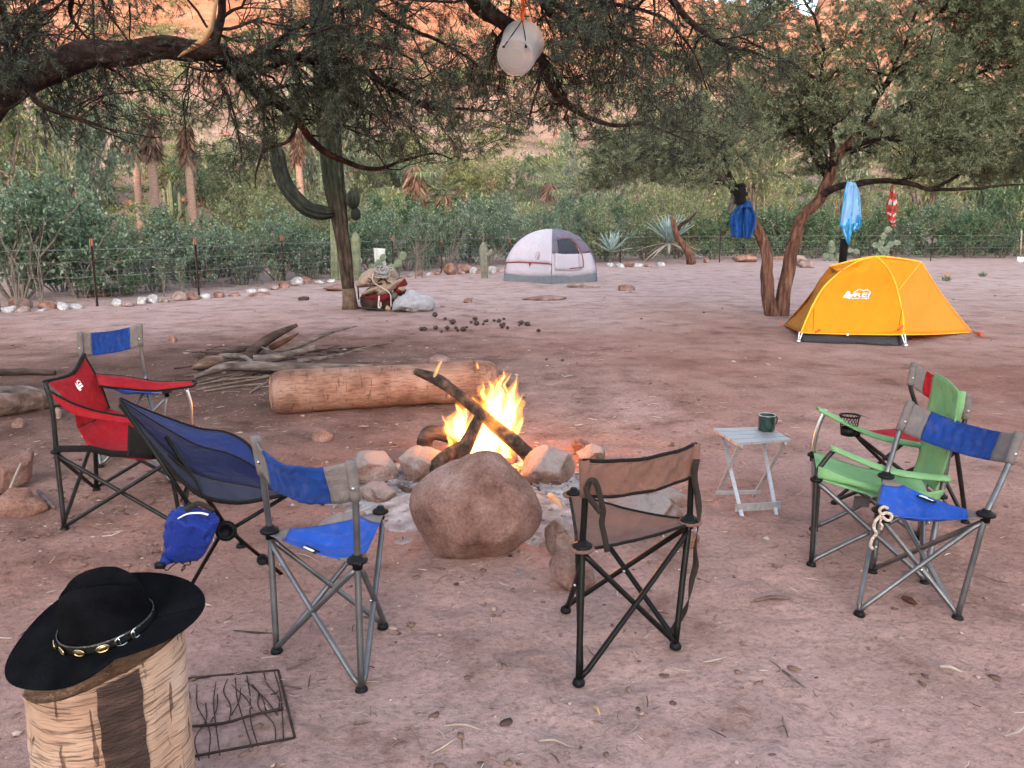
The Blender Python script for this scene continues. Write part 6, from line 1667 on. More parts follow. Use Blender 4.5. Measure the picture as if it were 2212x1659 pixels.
face('fly_side', [Tt, Tt.lerp(RL, .25)+Vector((.05, 0, -.02)), Tt.lerp(RL, .5)+Vector((.06, 0, -.02)), Tt.lerp(RL, .75), RL], [A1]+[Vector(p) for p in catmull([tuple(p) for p in cA], 9)[1:7]]+[RL.lerp(Vector(catmull([tuple(p) for p in cA], 9)[6]), .15)], 'yellow_dark', 10, 14, .02, .01)
face('fly_roof', [Vector(p) for p in catmull([tuple(p) for p in cA], 13)[8:]], [RL, RL.lerp(Ptop, .35), RL.lerp(Ptop, .7), Ptop], 'yellow_dark', 6, 8, .0)
for nm, cv, w in (('seam', cA, .013), ('seam', cB, .012), ('seam', [Q, Q.lerp(RR, .5), RR], .008), ('hem', [A1, A1.lerp(B1, .5)+Vector((0, -.01, -.005)), B1, B1.lerp(S, .5)+Vector((0, 0, -.01)), S], .008), ('seam', [S, S.lerp(RR, .5)+Vector((-.04, 0, 0)), RR], .006), ('ridge', [RL, RL.lerp(Ptop, .5)+Vector((0, 0, .01)), Ptop, Ptop.lerp(RR, .5)+Vector((0, 0, .015)), RR], .014)):
    mb = MB(); mb.tube([tuple(p) for p in catmull([tuple(p) for p in cv], 24)], w, 6); mb.build(nm, M['yellow_seam'], yt)
# inner tent's dark tub under the fly, poles, clips, guy tabs
tubA, tubB = A+Vector((.05, .06, 0)), B+Vector((-.05, .05, 0))
def tubrow(z, o): return [tubA+Vector((0, o, z)), tubA.lerp(tubB, .35)+Vector((0, o-.02, z)), tubA.lerp(tubB, .7)+Vector((0, o, z)), tubB+Vector((0, o, z))]
sheet(yt, 'tub_wall', [tubrow(0, 0), tubrow(.07, .02), tubrow(.16, .06)], M['tub'], 22, 6, sag=Vector((0, -.012, 0)), wr=.016)
cB_ = B+bd*2
sheet(yt, 'tub_wall', [[tubB, tubB.lerp(cB_, .5), cB_], [tubB+Vector((-.02, 0, .15)), tubB.lerp(cB_, .5)+Vector((-.02, 0, .15)), cB_+Vector((-.02, 0, .15))]], M['tub'], 12, 4)
for P_, P1_ in ((A, A1), (B, B1)):
    for o in (-.022, .022):
        mb = MB(); mb.tube([tuple(P_+Vector((o*.3, 0, .02))), tuple(P1_+Vector((o, 0, .01)))], .008, 6); mb.build('pole', M['white_print'], yt)
    mb = MB(); mb.lathe([(.004, 0), (.035, .0), (.03, .03), (.012, .05), (.003, .05)], P_+Vector((0, 0, -.003)), sides=10); mb.build('pole_foot', M['silver'], yt)
for c_, tp in ((A, cA[1]), (B, cB[1])):
    pass
def tab(a, b, w=.03): strip('guy_tab', [tuple(a), tuple(a.lerp(b, .5)+Vector((0, -.01, 0))), tuple(b)], w, M['orange_tab'], yt, up=(0, 1, 0), th=.006)
tab(gy(1760, 729-8, 9.95)+Vector((0, 0, .02)), gy(1772, 712, 9.98)); tab(gy(1938, 714, 9.85), gy(1950, 703, 9.85))
for u0, v0, u1, v1, Y in ((1758, 668, 1756, 712, 10.0), (1949, 662, 1942, 704, 9.88)):
    mb = MB(); mb.tube([tuple(gy(u0, v0, Y)), tuple(gy(u1, v1, Y))], .0035, 4); mb.build('guy_cord', M['piping'], yt)
tab(S+Vector((.02, 0, -.01)), gz(2118, 725)+Vector((0, 0, .02)), .05); tab(Tt+Vector((0, 0, 0)), gz(1688, 703)+Vector((0, 0, .01)), .03)
for P_ in (gz(2122, 726), gz(1686, 702)):
    mb = MB(); mb.tube([tuple(P_+Vector((0, 0, .05))), tuple(P_+Vector((0, 0, -.05)))], .006, 5); mb.build('peg', M['orange_tab'], yt)
mb = MB(); mb.box(A1.lerp(B1, .46)+Vector((0, -.02, -.01)), (.03, .01, .03)); mb.build('hem_clip', M['white_print'], yt)
# emblem: fir tree, peaks and lettering, laid on the end of the fly
def on_fly(u, v):
    """nearest surface sample of the fly's end to a sight line"""
    best = None
    for i in range(33):
        for j in range(37):
            pass
    return None
SAMP = [(ffn(i/16, j/18), i/16, j/18) for i in range(17) for j in range(19)]
def proj(p):
    y = p.y*_c+(CAM_H-p.z)*_s; d = -p.y*_s+(CAM_H-p.z)*_c
    return 1106+p.x/y*FPX, 829.5+d/y*FPX
# local frame of the fly near the emblem
near_ = min(SAMP, key=lambda q: (proj(q[0])[0]-1856)**2+(proj(q[0])[1]-640)**2)
s0_, t0_ = near_[1], near_[2]
def fly_frame(s, t):
    j = t*18; j0 = min(17, int(j)); f = j-j0; i = s*16; i0 = min(15, int(i)); g = i-i0
    P00, P10, P01, P11 = ffn(i0/16, j0/18), ffn((i0+1)/16, j0/18), ffn(i0/16, (j0+1)/18), ffn((i0+1)/16, (j0+1)/18)
    return P00.lerp(P10, g).lerp(P01.lerp(P11, g), f)
e1 = (fly_frame(s0_+.08, t0_)-fly_frame(s0_-.08, t0_)).normalized(); e2 = (fly_frame(s0_, t0_+.08)-fly_frame(s0_, t0_-.08)).normalized()
nf_ = e1.cross(e2).normalized()
if nf_.y > 0: nf_ = -nf_
e2 = -(e1.cross(nf_)) if (e1.cross(nf_)).z < 0 else e1.cross(nf_)
org = fly_frame(s0_, t0_)
def lay(x, y): 
    p = org+e1*x+e2*y
    # settle the print on the curved cloth
    best = min(SAMP, key=lambda q: (q[0]-p).length_squared)
    return p
k_ = 10.5/FPX                         # metres per picture unit here
U0, V0 = 1856, 640
def ex(u, v): return ((u-U0)*k_, -(v-V0)*k_*1.12)
def flat(P): return [ex(u, v) for u, v in P]
def bx(c): return (1663.4+c[0]*.216, 530.9+c[1]*.216)
dfront = nf_*.06
# the cloth is curved: find how far the flat print must stand off so that no part dips under
need = 0
for q, s, t in SAMP:
    d = q-org
    if abs(d.dot(e1)-0) < .2 and abs(d.dot(e2)) < .14: need = max(need, d.dot(nf_))
dfront = nf_*(need+.006)
def put_poly(Ps, name):
    mb = MB()
    for P in Ps: mb.add([org+dfront+e1*x+e2*y for x, y in flat([bx(c) for c in P])], [tuple(range(len(P)))])
    return mb.build(name, M['white_print'], yt, smooth=False)
put_poly([[(760, 490), (785, 470), (772, 470), (800, 440), (795, 435), (822, 408), (838, 440), (832, 442), (850, 470), (838, 475), (830, 512), (800, 498)], [(826, 480), (872, 438), (880, 446), (836, 500)]], 'fir_emblem')
mb = MB()
zig = [ex(*bx(c)) for c in ((868, 432), (922, 386), (955, 414), (992, 396), (1018, 424), (1016, 455))]
for a, b in zip(zig[:-1], zig[1:]): mb.beam(org+dfront+e1*a[0]+e2*a[1], org+dfront+e1*b[0]+e2*b[1], .008, .002, tuple(nf_))
mb.build('peaks_emblem', M['white_print'], yt, smooth=False)
o1 = ex(*bx((868, 487))); o2 = ex(*bx((848, 512)))
text_mesh('REI', .1, yt, M['white_print'], org+dfront+e1*o1[0]+e2*o1[1], e1, e2*.70, shear=.2, bold=0, fit=(150*.216)*k_, spacing=.95)
text_mesh('co-op', .1, yt, M['white_print'], org+dfront+e1*o2[0]+e2*(o2[1]), e1, e2*.5, shear=.25, bold=.001, fit=(158*.216)*k_)

# ------------------------------------------------------------------ things hung in the trees
bk = thing('bucket', 'frosted plastic bucket hung by an orange strap from the overhead branches', 'bucket', gy(1120, 90, 5.2))
bc, tc_ = gy(1113, 125, 5.08), gy(1138, 62, 5.22)
ax = (tc_-bc).normalized(); ax = Vector((ax.x*.10, .20, ax.z*.16)).normalized() if False else (tc_-bc+Vector((0, .17, 0))).normalized()
hb = .275
mb_frost, nt, N, L, Pn = mat_new('frosted_plastic')
Pn.inputs['Base Color'].default_value = (.6, .585, .6, 1); Pn.inputs['Roughness'].default_value = .35
trn = N.new('ShaderNodeBsdfTranslucent'); trn.inputs['Color'].default_value = (.62, .58, .58, 1)
trp = N.new('ShaderNodeBsdfTransparent')
m1 = N.new('ShaderNodeMixShader'); m1.inputs[0].default_value = .5; L.new(Pn.outputs[0], m1.inputs[1]); L.new(trn.outputs[0], m1.inputs[2])
m2 = N.new('ShaderNodeMixShader'); m2.inputs[0].default_value = .52; L.new(m1.outputs[0], m2.inputs[1]); L.new(trp.outputs[0], m2.inputs[2])
L.new(m2.outputs[0], N['Material Output'].inputs['Surface'])
n9 = N.new('ShaderNodeTexNoise'); n9.inputs['Scale'].default_value = 14; b9 = N.new('ShaderNodeBump'); b9.inputs['Strength'].default_value = .25; b9.inputs['Distance'].default_value = .01
L.new(n9.outputs['Fac'], b9.inputs['Height']); L.new(b9.outputs[0], Pn.inputs['Normal'])
M['frost'] = mb_frost
mb = MB(); mb.lathe([(.001, .0), (.03, .002), (.098, .004), (.114, .012), (.119, .03), (.130, hb-.03), (.136, hb-.028), (.138, hb-.012), (.134, hb), (.128, hb), (.126, hb-.03), (.114, .032), (.107, .014), (.001, .010)], bc, ax, 36); mb.build('body', M['frost'], bk)
mb = MB()
for rr_, z_ in ((.06, -.001), (.112, .002)):
    q = Vector((0, 0, 1)).rotation_difference(ax)
    mb.tube([tuple(bc+q @ Vector((rr_*math.cos(k*.2618), rr_*math.sin(k*.2618), z_))) for k in range(24)], .0025, 5, closed=True)
mb.build('base_ring', M['frost'], bk)
topk = gy(1128, 44, 5.15)
for (u, v) in ((1088, 101), (1136, 101)):
    p = gy(u, v, 5.02); mb = MB(); mb.tube([tuple(p), tuple(p.lerp(topk, .4)+Vector((.004, -.02, 0))), tuple(topk)], .0035, 5); mb.tube([tuple(p+Vector((-.008, 0, 0))), tuple(p+Vector((.008, 0, 0)))], .007, 6); mb.build('cord', M['piping'], bk)
st = thing('strap', 'orange strap wound round the branch above the bucket', 'strap', topk)
strip('hanging_strap', [tuple(gy(u, v, 5.15)) for u, v in ((1129, 46), (1128, 30), (1132, 14), (1130, 0), (1134, -30))], .022, M['orange_tab'], st)
strip('loose_end', [tuple(gy(u, v, 5.12)) for u, v in ((1088, 20), (1104, 17), (1120, 18), (1132, 12))], .016, M['orange_tab'], st, up=(0, 0, 1))
strip('loose_end', [tuple(gy(u, v, 5.12)) for u, v in ((1112, 34), (1122, 22), (1134, 16), (1140, 4))], .014, M['orange_tab'], st, up=(0, 0, 1))

def drape(name, L_, R_, Y, matl, parent, folds=3.0, depth=.05, n=24, m=26, phase=0.0, mats=None, mfn=None, solid=.006):
    """hanging cloth between two outlines (lists of picture points from top to bottom)"""
    a, b = catmull([(u, v, 0) for u, v in L_], m+1), catmull([(u, v, 0) for u, v in R_], m+1)
    mb = MB(); vs = []
    for j in range(m+1):
        for i in range(n+1):
            s = i/n; u = a[j, 0]+(b[j, 0]-a[j, 0])*s; v = a[j, 1]+(b[j, 1]-a[j, 1])*s
            vs.append(gy(u, v, Y+depth*math.sin(folds*math.tau*s+phase+j*.05)*(.35+.65*j/m)+.02*math.sin(j*.5+s*5)))
    for j in range(m):
        for i in range(n):
            q = j*(n+1)+i; mb.add([vs[q], vs[q+1], vs[q+n+2], vs[q+n+1]], [(0, 1, 2, 3)], mfn((i+.5)/n, (j+.5)/m) if mfn else 0)
    o = mb.build(name, mats or matl, parent)
    bm = bmesh.new(); bm.from_mesh(o.data); bmesh.ops.remove_doubles(bm, verts=bm.verts, dist=.0004); bm.to_mesh(o.data); bm.free()
    md = o.modifiers.new('solid', 'SOLIDIFY'); md.thickness = solid; md.offset = 0
    return o
Yc_ = 12.75
def sar(s, t):
    v_ = vnoise(np.array([[s*7, t*11, .3]]), 3)[0]
    return 1 if (t > .58 and (v_ > .08 or t > .94 or s < .1 or s > .9)) or (t <= .58 and (s < .07 or (v_ > .62))) else 0
sg = thing('sarong', 'sky blue sarong with turquoise patterned border hanging from the low branch', 'cloth', gy(1838, 395, Yc_))
drape('front_fold', [(1830, 392), (1824, 415), (1819, 450), (1815, 478), (1816, 492), (1831, 527)], [(1846, 394), (1846, 418), (1845, 455), (1842, 485), (1838, 508), (1834, 529)], Yc_-.04, None, sg, 1.6, .045, 26, 44, mats=[M['sarong'], M['sarong_print']], mfn=sar)
drape('back_fold', [(1836, 392), (1838, 415), (1838, 450), (1838, 478), (1840, 492), (1842, 500)], [(1848, 395), (1856, 415), (1859, 445), (1860, 470), (1859, 486), (1853, 497)], Yc_+.03, None, sg, 1.3, .045, 20, 36, phase=1.0, mats=[M['sarong'], M['sarong_print']], mfn=sar)
def stripe(s, t):
    k = (0, 1, 0, 2, 0, 1, 1, 0, 2, 0, 1, 0, 0, 1, 2, 0, 1, 0)[int(max(0, min(.999, t+.03*math.sin(s*7)))*17.9)]
    return 2 if (k == 1 and int(s*6) % 3 == 0) else (0 if (k == 2 and int(s*6) % 2) else k)
tag(drape('striped_cloth', [(1926, 400), (1920, 425), (1914, 448), (1915, 465), (1922, 485), (1924, 490)], [(1930, 400), (1936, 425), (1938, 440), (1935, 465), (1934, 480), (1932, 490)], 12.5, None, None, 1.2, .05, 14, 36, mats=[M['red_stripe'], M['pale_stripe'], M['dark_stripe']], mfn=stripe), 'red and white striped cloth hanging from the tip of the low branch', 'cloth')
sh = thing('shorts', 'royal blue shorts hung on the left trunk of the forked tree', 'shorts', gy(1605, 476, 13.0))
drape('leg', [(1604, 434), (1590, 450), (1578, 468), (1579, 495), (1580, 512)], [(1612, 436), (1608, 455), (1606, 480), (1607, 500), (1606, 514)], 12.95, M['shorts'], sh, 1.5, .05, 14, 18, solid=.02)
drape('leg', [(1608, 434), (1606, 455), (1606, 480), (1608, 500), (1610, 515)], [(1616, 436), (1626, 450), (1633, 470), (1629, 495), (1618, 516)], 12.92, M['shorts'], sh, 1.5, .05, 14, 18, phase=1.5, solid=.02)
drape('waistband', [(1602, 432), (1600, 440), (1598, 450)], [(1618, 434), (1622, 440), (1626, 450)], 12.9, M['shorts'], sh, 1, .03, 10, 5, solid=.02)
cp = outline_solid([(1588, 402), (1597, 396), (1608, 396), (1610, 410), (1610, 432), (1602, 444), (1592, 440), (1588, 425)], 12.95, .13, 4, M['black_cloth'], 'cloth_bundle', None, .14, 3); tag(cp, 'dark cloth bundle hung above the blue shorts', 'cloth')
tag(drape('grey_cloth', [(1584, 405), (1580, 425), (1574, 440), (1571, 460)], [(1594, 408), (1592, 428), (1586, 445), (1580, 464)], 13.0, M['drab'], None, 1.3, .04, 10, 14), 'drab grey cloth dangling left of the dark bundle', 'cloth')
tag(drape('tan_cloth', [(1606, 402), (1607, 415), (1610, 428)], [(1611, 404), (1615, 418), (1614, 430)], 12.88, M['tan_cloth'], None, 1, .02, 6, 8), 'small tan cloth corner beside the dark bundle', 'cloth')
tag(drape('towel', [(806, 535.5), (808, 552), (810, 570), (815, 592)], [(832, 537), (832, 555), (834, 575), (835, 594)], fence_at(820).y-.12, M['towel'], None, 1.3, .03, 12, 14), 'white towel hung over the fence above the saddle packs', 'towel')
pb = gz(1822, 575); mb = MB(); mb.tube([tuple(gy(1819, 578, 15.0)), tuple(gy(1822, 545, 15.0)), tuple(gy(1825, 516, 15.0))], [.07, .075, .085], 9)
tag(mb.build('charred_post', M['black_cloth']), 'short black post standing behind the yellow tent below the sarong', 'post')
sv = thing('shovel', 'shovel standing upright by the hedge at the right edge', 'shovel', gz(2204, 566))
Ys = 27.0
mb = MB(); mb.tube([tuple(gy(2207, 498, Ys)), tuple(gy(2204, 556, Ys))], .022, 7); mb.build('handle', M['dry'], sv)
mb = MB(); pts = [gy(u, v, Ys) for u, v in ((2198, 555), (2210, 555), (2211, 564), (2205, 569), (2197, 565))]; mb.add(pts, [(0, 1, 2, 3, 4)]); mb.build('blade', M['white_print'], sv, solid=.03)

# ------------------------------------------------------------------ stump, hat and grate
def palm_log_mat(axis):
    """fibrous palm wood: narrow wavy rings crossed by cracks along the grain"""
    m, nt, N, L, P = mat_new('palm_wood_'+axis)
    tc = N.new('ShaderNodeTexCoord')
    def mp(s):
        q = N.new('ShaderNodeMapping'); q.inputs['Scale'].default_value = s; L.new(tc.outputs['Object'], q.inputs['Vector']); return q
    rs = (6, 6, 95) if axis == 'z' else (8, 75, 75)
    cs = (52, 52, 5) if axis == 'z' else (60, 7, 7)
    n1 = N.new('ShaderNodeTexNoise'); n1.inputs['Scale'].default_value = 1.6; n1.inputs['Detail'].default_value = 5; n1.inputs['Distortion'].default_value = .6; L.new(mp(rs).outputs[0], n1.inputs['Vector'])
    n2 = N.new('ShaderNodeTexNoise'); n2.inputs['Scale'].default_value = 1.2; n2.inputs['Detail'].default_value = 5; n2.inputs['Distortion'].default_value = .4; L.new(mp(cs).outputs[0], n2.inputs['Vector'])
    n3 = N.new('ShaderNodeTexNoise'); n3.inputs['Scale'].default_value = 5; n3.inputs['Detail'].default_value = 7; L.new(tc.outputs['Object'], n3.inputs['Vector'])
    if axis == 'z': st = [(.3, (.20, .115, .078)), (.45, (.36, .225, .155)), (.6, (.43, .29, .21)), (.72, (.47, .36, .30))]
    else: st = [(.3, (.13, .07, .052)), (.5, (.225, .13, .098)), (.7, (.29, .19, .155))]
    r3 = _ramp(N, st); L.new(n3.outputs['Fac'], r3.inputs['Fac'])
    r1 = _ramp(N, [(.36, (.34, .26, .24)), (.43, (.95, .93, .93)), (.62, (1.08, 1.08, 1.08))]); L.new(n1.outputs['Fac'], r1.inputs['Fac'])
    r2 = _ramp(N, [(.33, (.16, .10, .09)), (.375, (1, 1, 1))]); L.new(n2.outputs['Fac'], r2.inputs['Fac'])
    a = N.new('ShaderNodeMix'); a.data_type = 'RGBA'; a.blend_type = 'MULTIPLY'; a.inputs[0].default_value = .5 if axis == 'z' else .38; L.new(r3.outputs[0], a.inputs[6]); L.new(r1.outputs[0], a.inputs[7])
    b = N.new('ShaderNodeMix'); b.data_type = 'RGBA'; b.blend_type = 'MULTIPLY'; b.inputs[0].default_value = .75 if axis == 'z' else .4; L.new(a.outputs[2], b.inputs[6]); L.new(r2.outputs[0], b.inputs[7])
    L.new(b.outputs[2], P.inputs['Base Color']); P.inputs['Roughness'].default_value = .95; P.inputs['Specular IOR Level'].default_value = .1
    mm = N.new('ShaderNodeMath'); mm.operation = 'ADD'; L.new(r1.outputs[0], mm.inputs[0]); L.new(r2.outputs[0], mm.inputs[1])
    bp_ = N.new('ShaderNodeBump'); bp_.inputs['Strength'].default_value = .8; bp_.inputs['Distance'].default_value = .01; L.new(mm.outputs[0], bp_.inputs['Height']); L.new(bp_.outputs[0], P.inputs['Normal'])
    return m
M['palm_z'] = palm_log_mat('z'); M['palm_x'] = palm_log_mat('x')
M['cut_wood'] = mat('cut_palm_wood', [(.20, .10, .06), (.34, .19, .115), (.42, .26, .17)], 30, .95, bump=.8, bscale=90)
M['dark_patch'] = mat('dark_bark_patch', [(.022, .012, .010), (.05, .028, .022), (.10, .055, .04)], 9, .9, bump=.8, bscale=40, stretch=(1, 1, 4))
ss = thing('palm_stump', 'upright cut palm trunk with a dark patch, holding the black hat', 'stump', Vector((-.935, 1.66, 0)))
SC_ = Vector((-.962, 1.65, 0)); SRad = .170
def topz(x): return .552+.30*(x-SC_.x)
def spt(a, t, dr=0.0):
    rr = SRad*(1+.015*math.sin(3*a+1)+.01*math.sin(7*a)+.02*(t < .3))+dr
    p = np.array([[math.cos(a)*3, math.sin(a)*3, t*3]])
    rr += .008*float(fbm(p, 3, 3)[0])+.0022*float(fbm(np.array([[math.cos(a)*2.2, math.sin(a)*2.2, t*40]]), 2, 9)[0])
    x, y = SC_.x+rr*math.cos(a), SC_.y+rr*math.sin(a)
    return Vector((x, y, -.02+(topz(x)+.02)*t))
mb = MB(); mb.grid(lambda s, t: spt(s*math.tau, t), 90, 90); mb.build('trunk', M['palm_z'], ss)
mb = MB()
def tpt(a, q):
    rr = SRad*q*.995; x, y = SC_.x+rr*math.cos(a), SC_.y+rr*math.sin(a)
    return Vector((x, y, topz(x)-.022*(1-q**6)+.004*math.sin(a*5+q*9)))
mb.grid(lambda s, t: tpt(s*math.tau, max(t, .001)), 60, 14); mb.build('cut_top', M['cut_wood'], ss)
mb = MB()
a0 = math.atan2(gy(205, 1500, 1.48).y-SC_.y, gy(205, 1500, 1.48).x-SC_.x); a1 = math.atan2(gy(338, 1500, 1.5).y-SC_.y, gy(338, 1500, 1.5).x-SC_.x)
mb.grid(lambda s, t: spt(a0+(a1-a0)*(s+.02*math.sin(t*31)*(1 if s > .5 else -1)), .30+.69*t, .004), 26, 46); mb.build('dark_patch', M['dark_patch'], ss)

ht = thing('cowboy_hat', 'black felt cowboy hat with a concho band lying on the stump', 'hat', Vector((-.95, 1.66, .6)))
hx_ = Vector((1, .15, .17)).normalized(); hy_ = Vector((-.15, 1, .17)); hy_ = (hy_-hx_*hy_.dot(hx_)).normalized(); hz_ = hx_.cross(hy_)
HO = Vector((-.952, 1.655, .618))
def hp(l, w, h): return HO+hx_*l+hy_*w+hz_*h
def brim(a, q):                        # q 0 at the crown .. 1 at the edge
    ca, sa = math.cos(a), math.sin(a)
    l0, w0 = .101, .083; l1, w1 = .222, (.150 if sa > 0 else .178)
    l, w = (l0+(l1-l0)*q)*ca, (w0+(w1-w0)*q)*sa
    h = .020*q**1.6*max(0, sa)**2-.012*q**2*max(0, -sa)**2-.008*q**2*ca**2*(1 if ca < 0 else .2)+.045*q**2*max(0, ca)**6*0
    cs_ = min(1, max(0, (ca+.35)/.7)); h += .055*q**2*max(0, -sa)**1.5*cs_*cs_+.030*q**2*max(0, sa)**2
    h += .006*math.sin(a*3+1)*q
    return hp(l, w, h)
mb = MB(); mb.grid(lambda s, t: brim(s*math.tau, t), 72, 12); mb.build('brim', M['felt'], ht, solid=.005)
mb = MB(); mb.tube([tuple(brim(k*math.tau/72, 1)) for k in range(72)], .0034, 6, closed=True); mb.build('brim_edge', M['felt'], ht)
def crown(a, t):
    ca, sa = math.cos(a), math.sin(a)
    tt = min(t/.62, 1); q = 0 if t <= .62 else (t-.62)/.38
    l0, w0 = .103*(1-.19*tt**2), .085*(1-.20*tt**2)
    hh = .108*tt
    k = math.cos(q*math.pi/2)**.55 if q > 0 else 1
    l, w = l0*ca*k, w0*sa*k
    hh = hh+.030*math.sin(q*math.pi/2)
    dent = .046*math.exp(-(w/.020)**2)*min(1, q*2.2)*(.55+.45*math.cos((l+.01)/.1*1.2))
    pinch = .030*math.exp(-((abs(w)-.045)/.02)**2)*max(0, (l-.03)/.06)*min(1, q*2+max(0, tt-.6))
    return hp(l+.016*tt, w*(1-.18*max(0, l/.09)*tt), hh-dent*(1 if q > 0 else 0)-pinch*.5+.010*tt*(1-ca)*.5)
mb = MB(); mb.grid(lambda s, t: crown(s*math.tau, t), 64, 30); mb.build('crown', M['felt'], ht)
def band(a, t, o=.004):
    b = crown(a, t*.62); c_ = hp(0, 0, 0); n_ = (b-HO); n_ -= hz_*n_.dot(hz_); n_.normalize(); return b+n_*o
mb = MB(); mb.grid(lambda s, t: band(s*math.tau, .03+.20*t), 60, 4); mb.build('hat_band', M['leather'], ht, solid=.003)
for a_ in (3.55, 3.95, 4.42, 4.88, 2.9):
    c_ = band(a_, .12, .009); n_ = (c_-HO); n_ -= hz_*n_.dot(hz_); n_.normalize(); tn_ = hz_.cross(n_)
    mb = MB(); vs = [c_+n_*.003]
    for rr_, d_ in ((.6, .0025), (1, .0)):
        vs += [c_+n_*d_+tn_*(.0135*rr_*math.cos(k*.5236))+hz_*(.0085*rr_*math.sin(k*.5236)) for k in range(12)]
    mb.add(vs, [(0, 1+k, 1+(k+1) % 12) for k in range(12)]+[(1+k, 13+k, 13+(k+1) % 12, 1+(k+1) % 12) for k in range(12)])
    mb.tube([tuple(c_+n_*.001+tn_*(.0135*math.cos(k*.3927))+hz_*(.0085*math.sin(k*.3927))) for k in range(16)], .0016, 5, closed=True)
    mb.build('concho', M['gold'], ht)
for a_, w_ in ((5.22, .011), (5.52, .008)):
    c_ = band(a_, .13, .010); n_ = (c_-HO); n_ -= hz_*n_.dot(hz_); n_.normalize(); tn_ = hz_.cross(n_)
    mb = MB(); mb.tube([tuple(c_+tn_*(w_*x)+hz_*(.012*y)) for x, y in ((1, -.9), (0, -1), (-.9, -.6), (-1, 0), (-.9, .6), (0, 1), (1, .9))], .0022, 6); mb.tube([tuple(c_+tn_*(-.2*w_)+hz_*.012), tuple(c_+tn_*(-.2*w_)-hz_*.012)], .0015, 5); mb.build('buckle', M['silver'], ht)

gr = thing('grill_grate', 'rusty wire grill grate lying on the dirt beside the stump', 'grate', gz(520, 1550))
g = lambda u, v, z=.012: gz(u, v, z)
c1_, c2_, c3_, c4_ = g(405, 1482), g(601, 1448), g(637, 1594), g(405, 1648)
def bar(pts, rr_, nm='bar'):
    mb = MB(); mb.tube([tuple(p) for p in catmull([tuple(p) for p in pts], max(4, 3*len(pts)))], rr_, 6); mb.build(nm, M['rust'], gr)
for a, b in ((c1_-Vector((.14, -.02, 0)), c2_), (c2_, c3_), (c3_, c4_-Vector((.14, .02, 0)))): bar([a, a.lerp(b, .5)+Vector((0, 0, .002)), b], .0042, 'frame_bar')
bar([g(405, 1576, .016)-Vector((.14, .0, 0)), g(470, 1564, .016), g(540, 1546, .018), g(612, 1530, .016)], .0045, 'cross_bar')
rg = np.random.default_rng(5)
for k in range(15):
    s = -.55+1.50*(k+rg.uniform(-.25, .25))/14
    top = c1_.lerp(c2_, s); bot = c4_.lerp(c3_, s+rg.uniform(-.12, .12)); 
    if k % 4 == 1: bot = top.lerp(bot, .62)
    if k % 5 == 2: top = top.lerp(bot, .30)
    bar([top, top.lerp(bot, .33)+Vector((rg.uniform(-.02, .02), 0, .003)), top.lerp(bot, .66)+Vector((rg.uniform(-.02, .02), 0, .002)), bot], .0019)
for (u0, v0, u1, v1) in ((530, 1470, 600, 1545), (545, 1478, 575, 1535), (500, 1480, 545, 1530), (470, 1500, 455, 1560), (585, 1500, 600, 1492), (520, 1486, 500, 1545)):
    bar([g(u0, v0), g((u0+u1)/2+6, (v0+v1)/2, .016), g(u1, v1)], .0019)
# ------------------------------------------------------------------ fire pit
FC = Vector((gz(1035, 1005).x, 4.72, 0))
v, f = ICO[2]
def ash_h(x, y):
    d = np.hypot((x-FC.x)/.86, (y-(FC.y-.34))/.80)
    th = np.arctan2(y-FC.y, x-FC.x); d = d*(1+.14*np.sin(3*th+1)+.09*np.sin(7*th))
    p = np.stack([x, y, 0*x], -1)
    return .055*np.clip(1-d**1.6, -.35, .6)+.014*fbm(p*11, 4, 3)*np.clip(1.2-d, 0, 1)-.004
n = 90; xs_ = np.linspace(FC.x-1.2, FC.x+1.2, n); ys_ = np.linspace(FC.y-1.5, FC.y+.8, n)
X, Y = np.meshgrid(xs_, ys_); V, F = grid_mesh(xs_, ys_, ash_h(X, Y))
tag(mesh_np('ash_bed', V, F, M['ash'], smooth=True), 'pale grey bed of ash spread round the fire', 'ash', kind='stuff')
# lumps of ash and charcoal
rg = np.random.default_rng(8); v1, f1 = ICO[1]
def lumps(n, smin, smax, cx, cy, sx, sy, matl, name, lab, cat):
    x = rg.normal(cx, sx, n); y = rg.normal(cy, sy, n); s = rg.uniform(smin, smax, n)**1.0
    h = np.maximum(ash_h(x, y), 0)
    vv = v1[None]*(1+.3*rg.normal(size=(n, len(v1), 1)).clip(-1.5, 1.5))*s[:, None, None]*np.array([1, 1, .6])+np.stack([x, y, h+s*.25], -1)[:, None]
    ff = f1[None]+(np.arange(n)*len(v1))[:, None, None]
    return tag(mesh_np(name, vv.reshape(-1, 3), ff.reshape(-1, 3), matl), lab, cat, kind='stuff')
lumps(700, .004, .018, FC.x+.15, FC.y-.40, .48, .32, M['ash'], 'ash_lumps', 'crumbled lumps of white ash in front of the fire', 'ash')
lumps(160, .004, .016, FC.x+.1, FC.y-.2, .42, .28, M['char'], 'charcoal', 'scattered bits of black charcoal in the ash', 'charcoal')
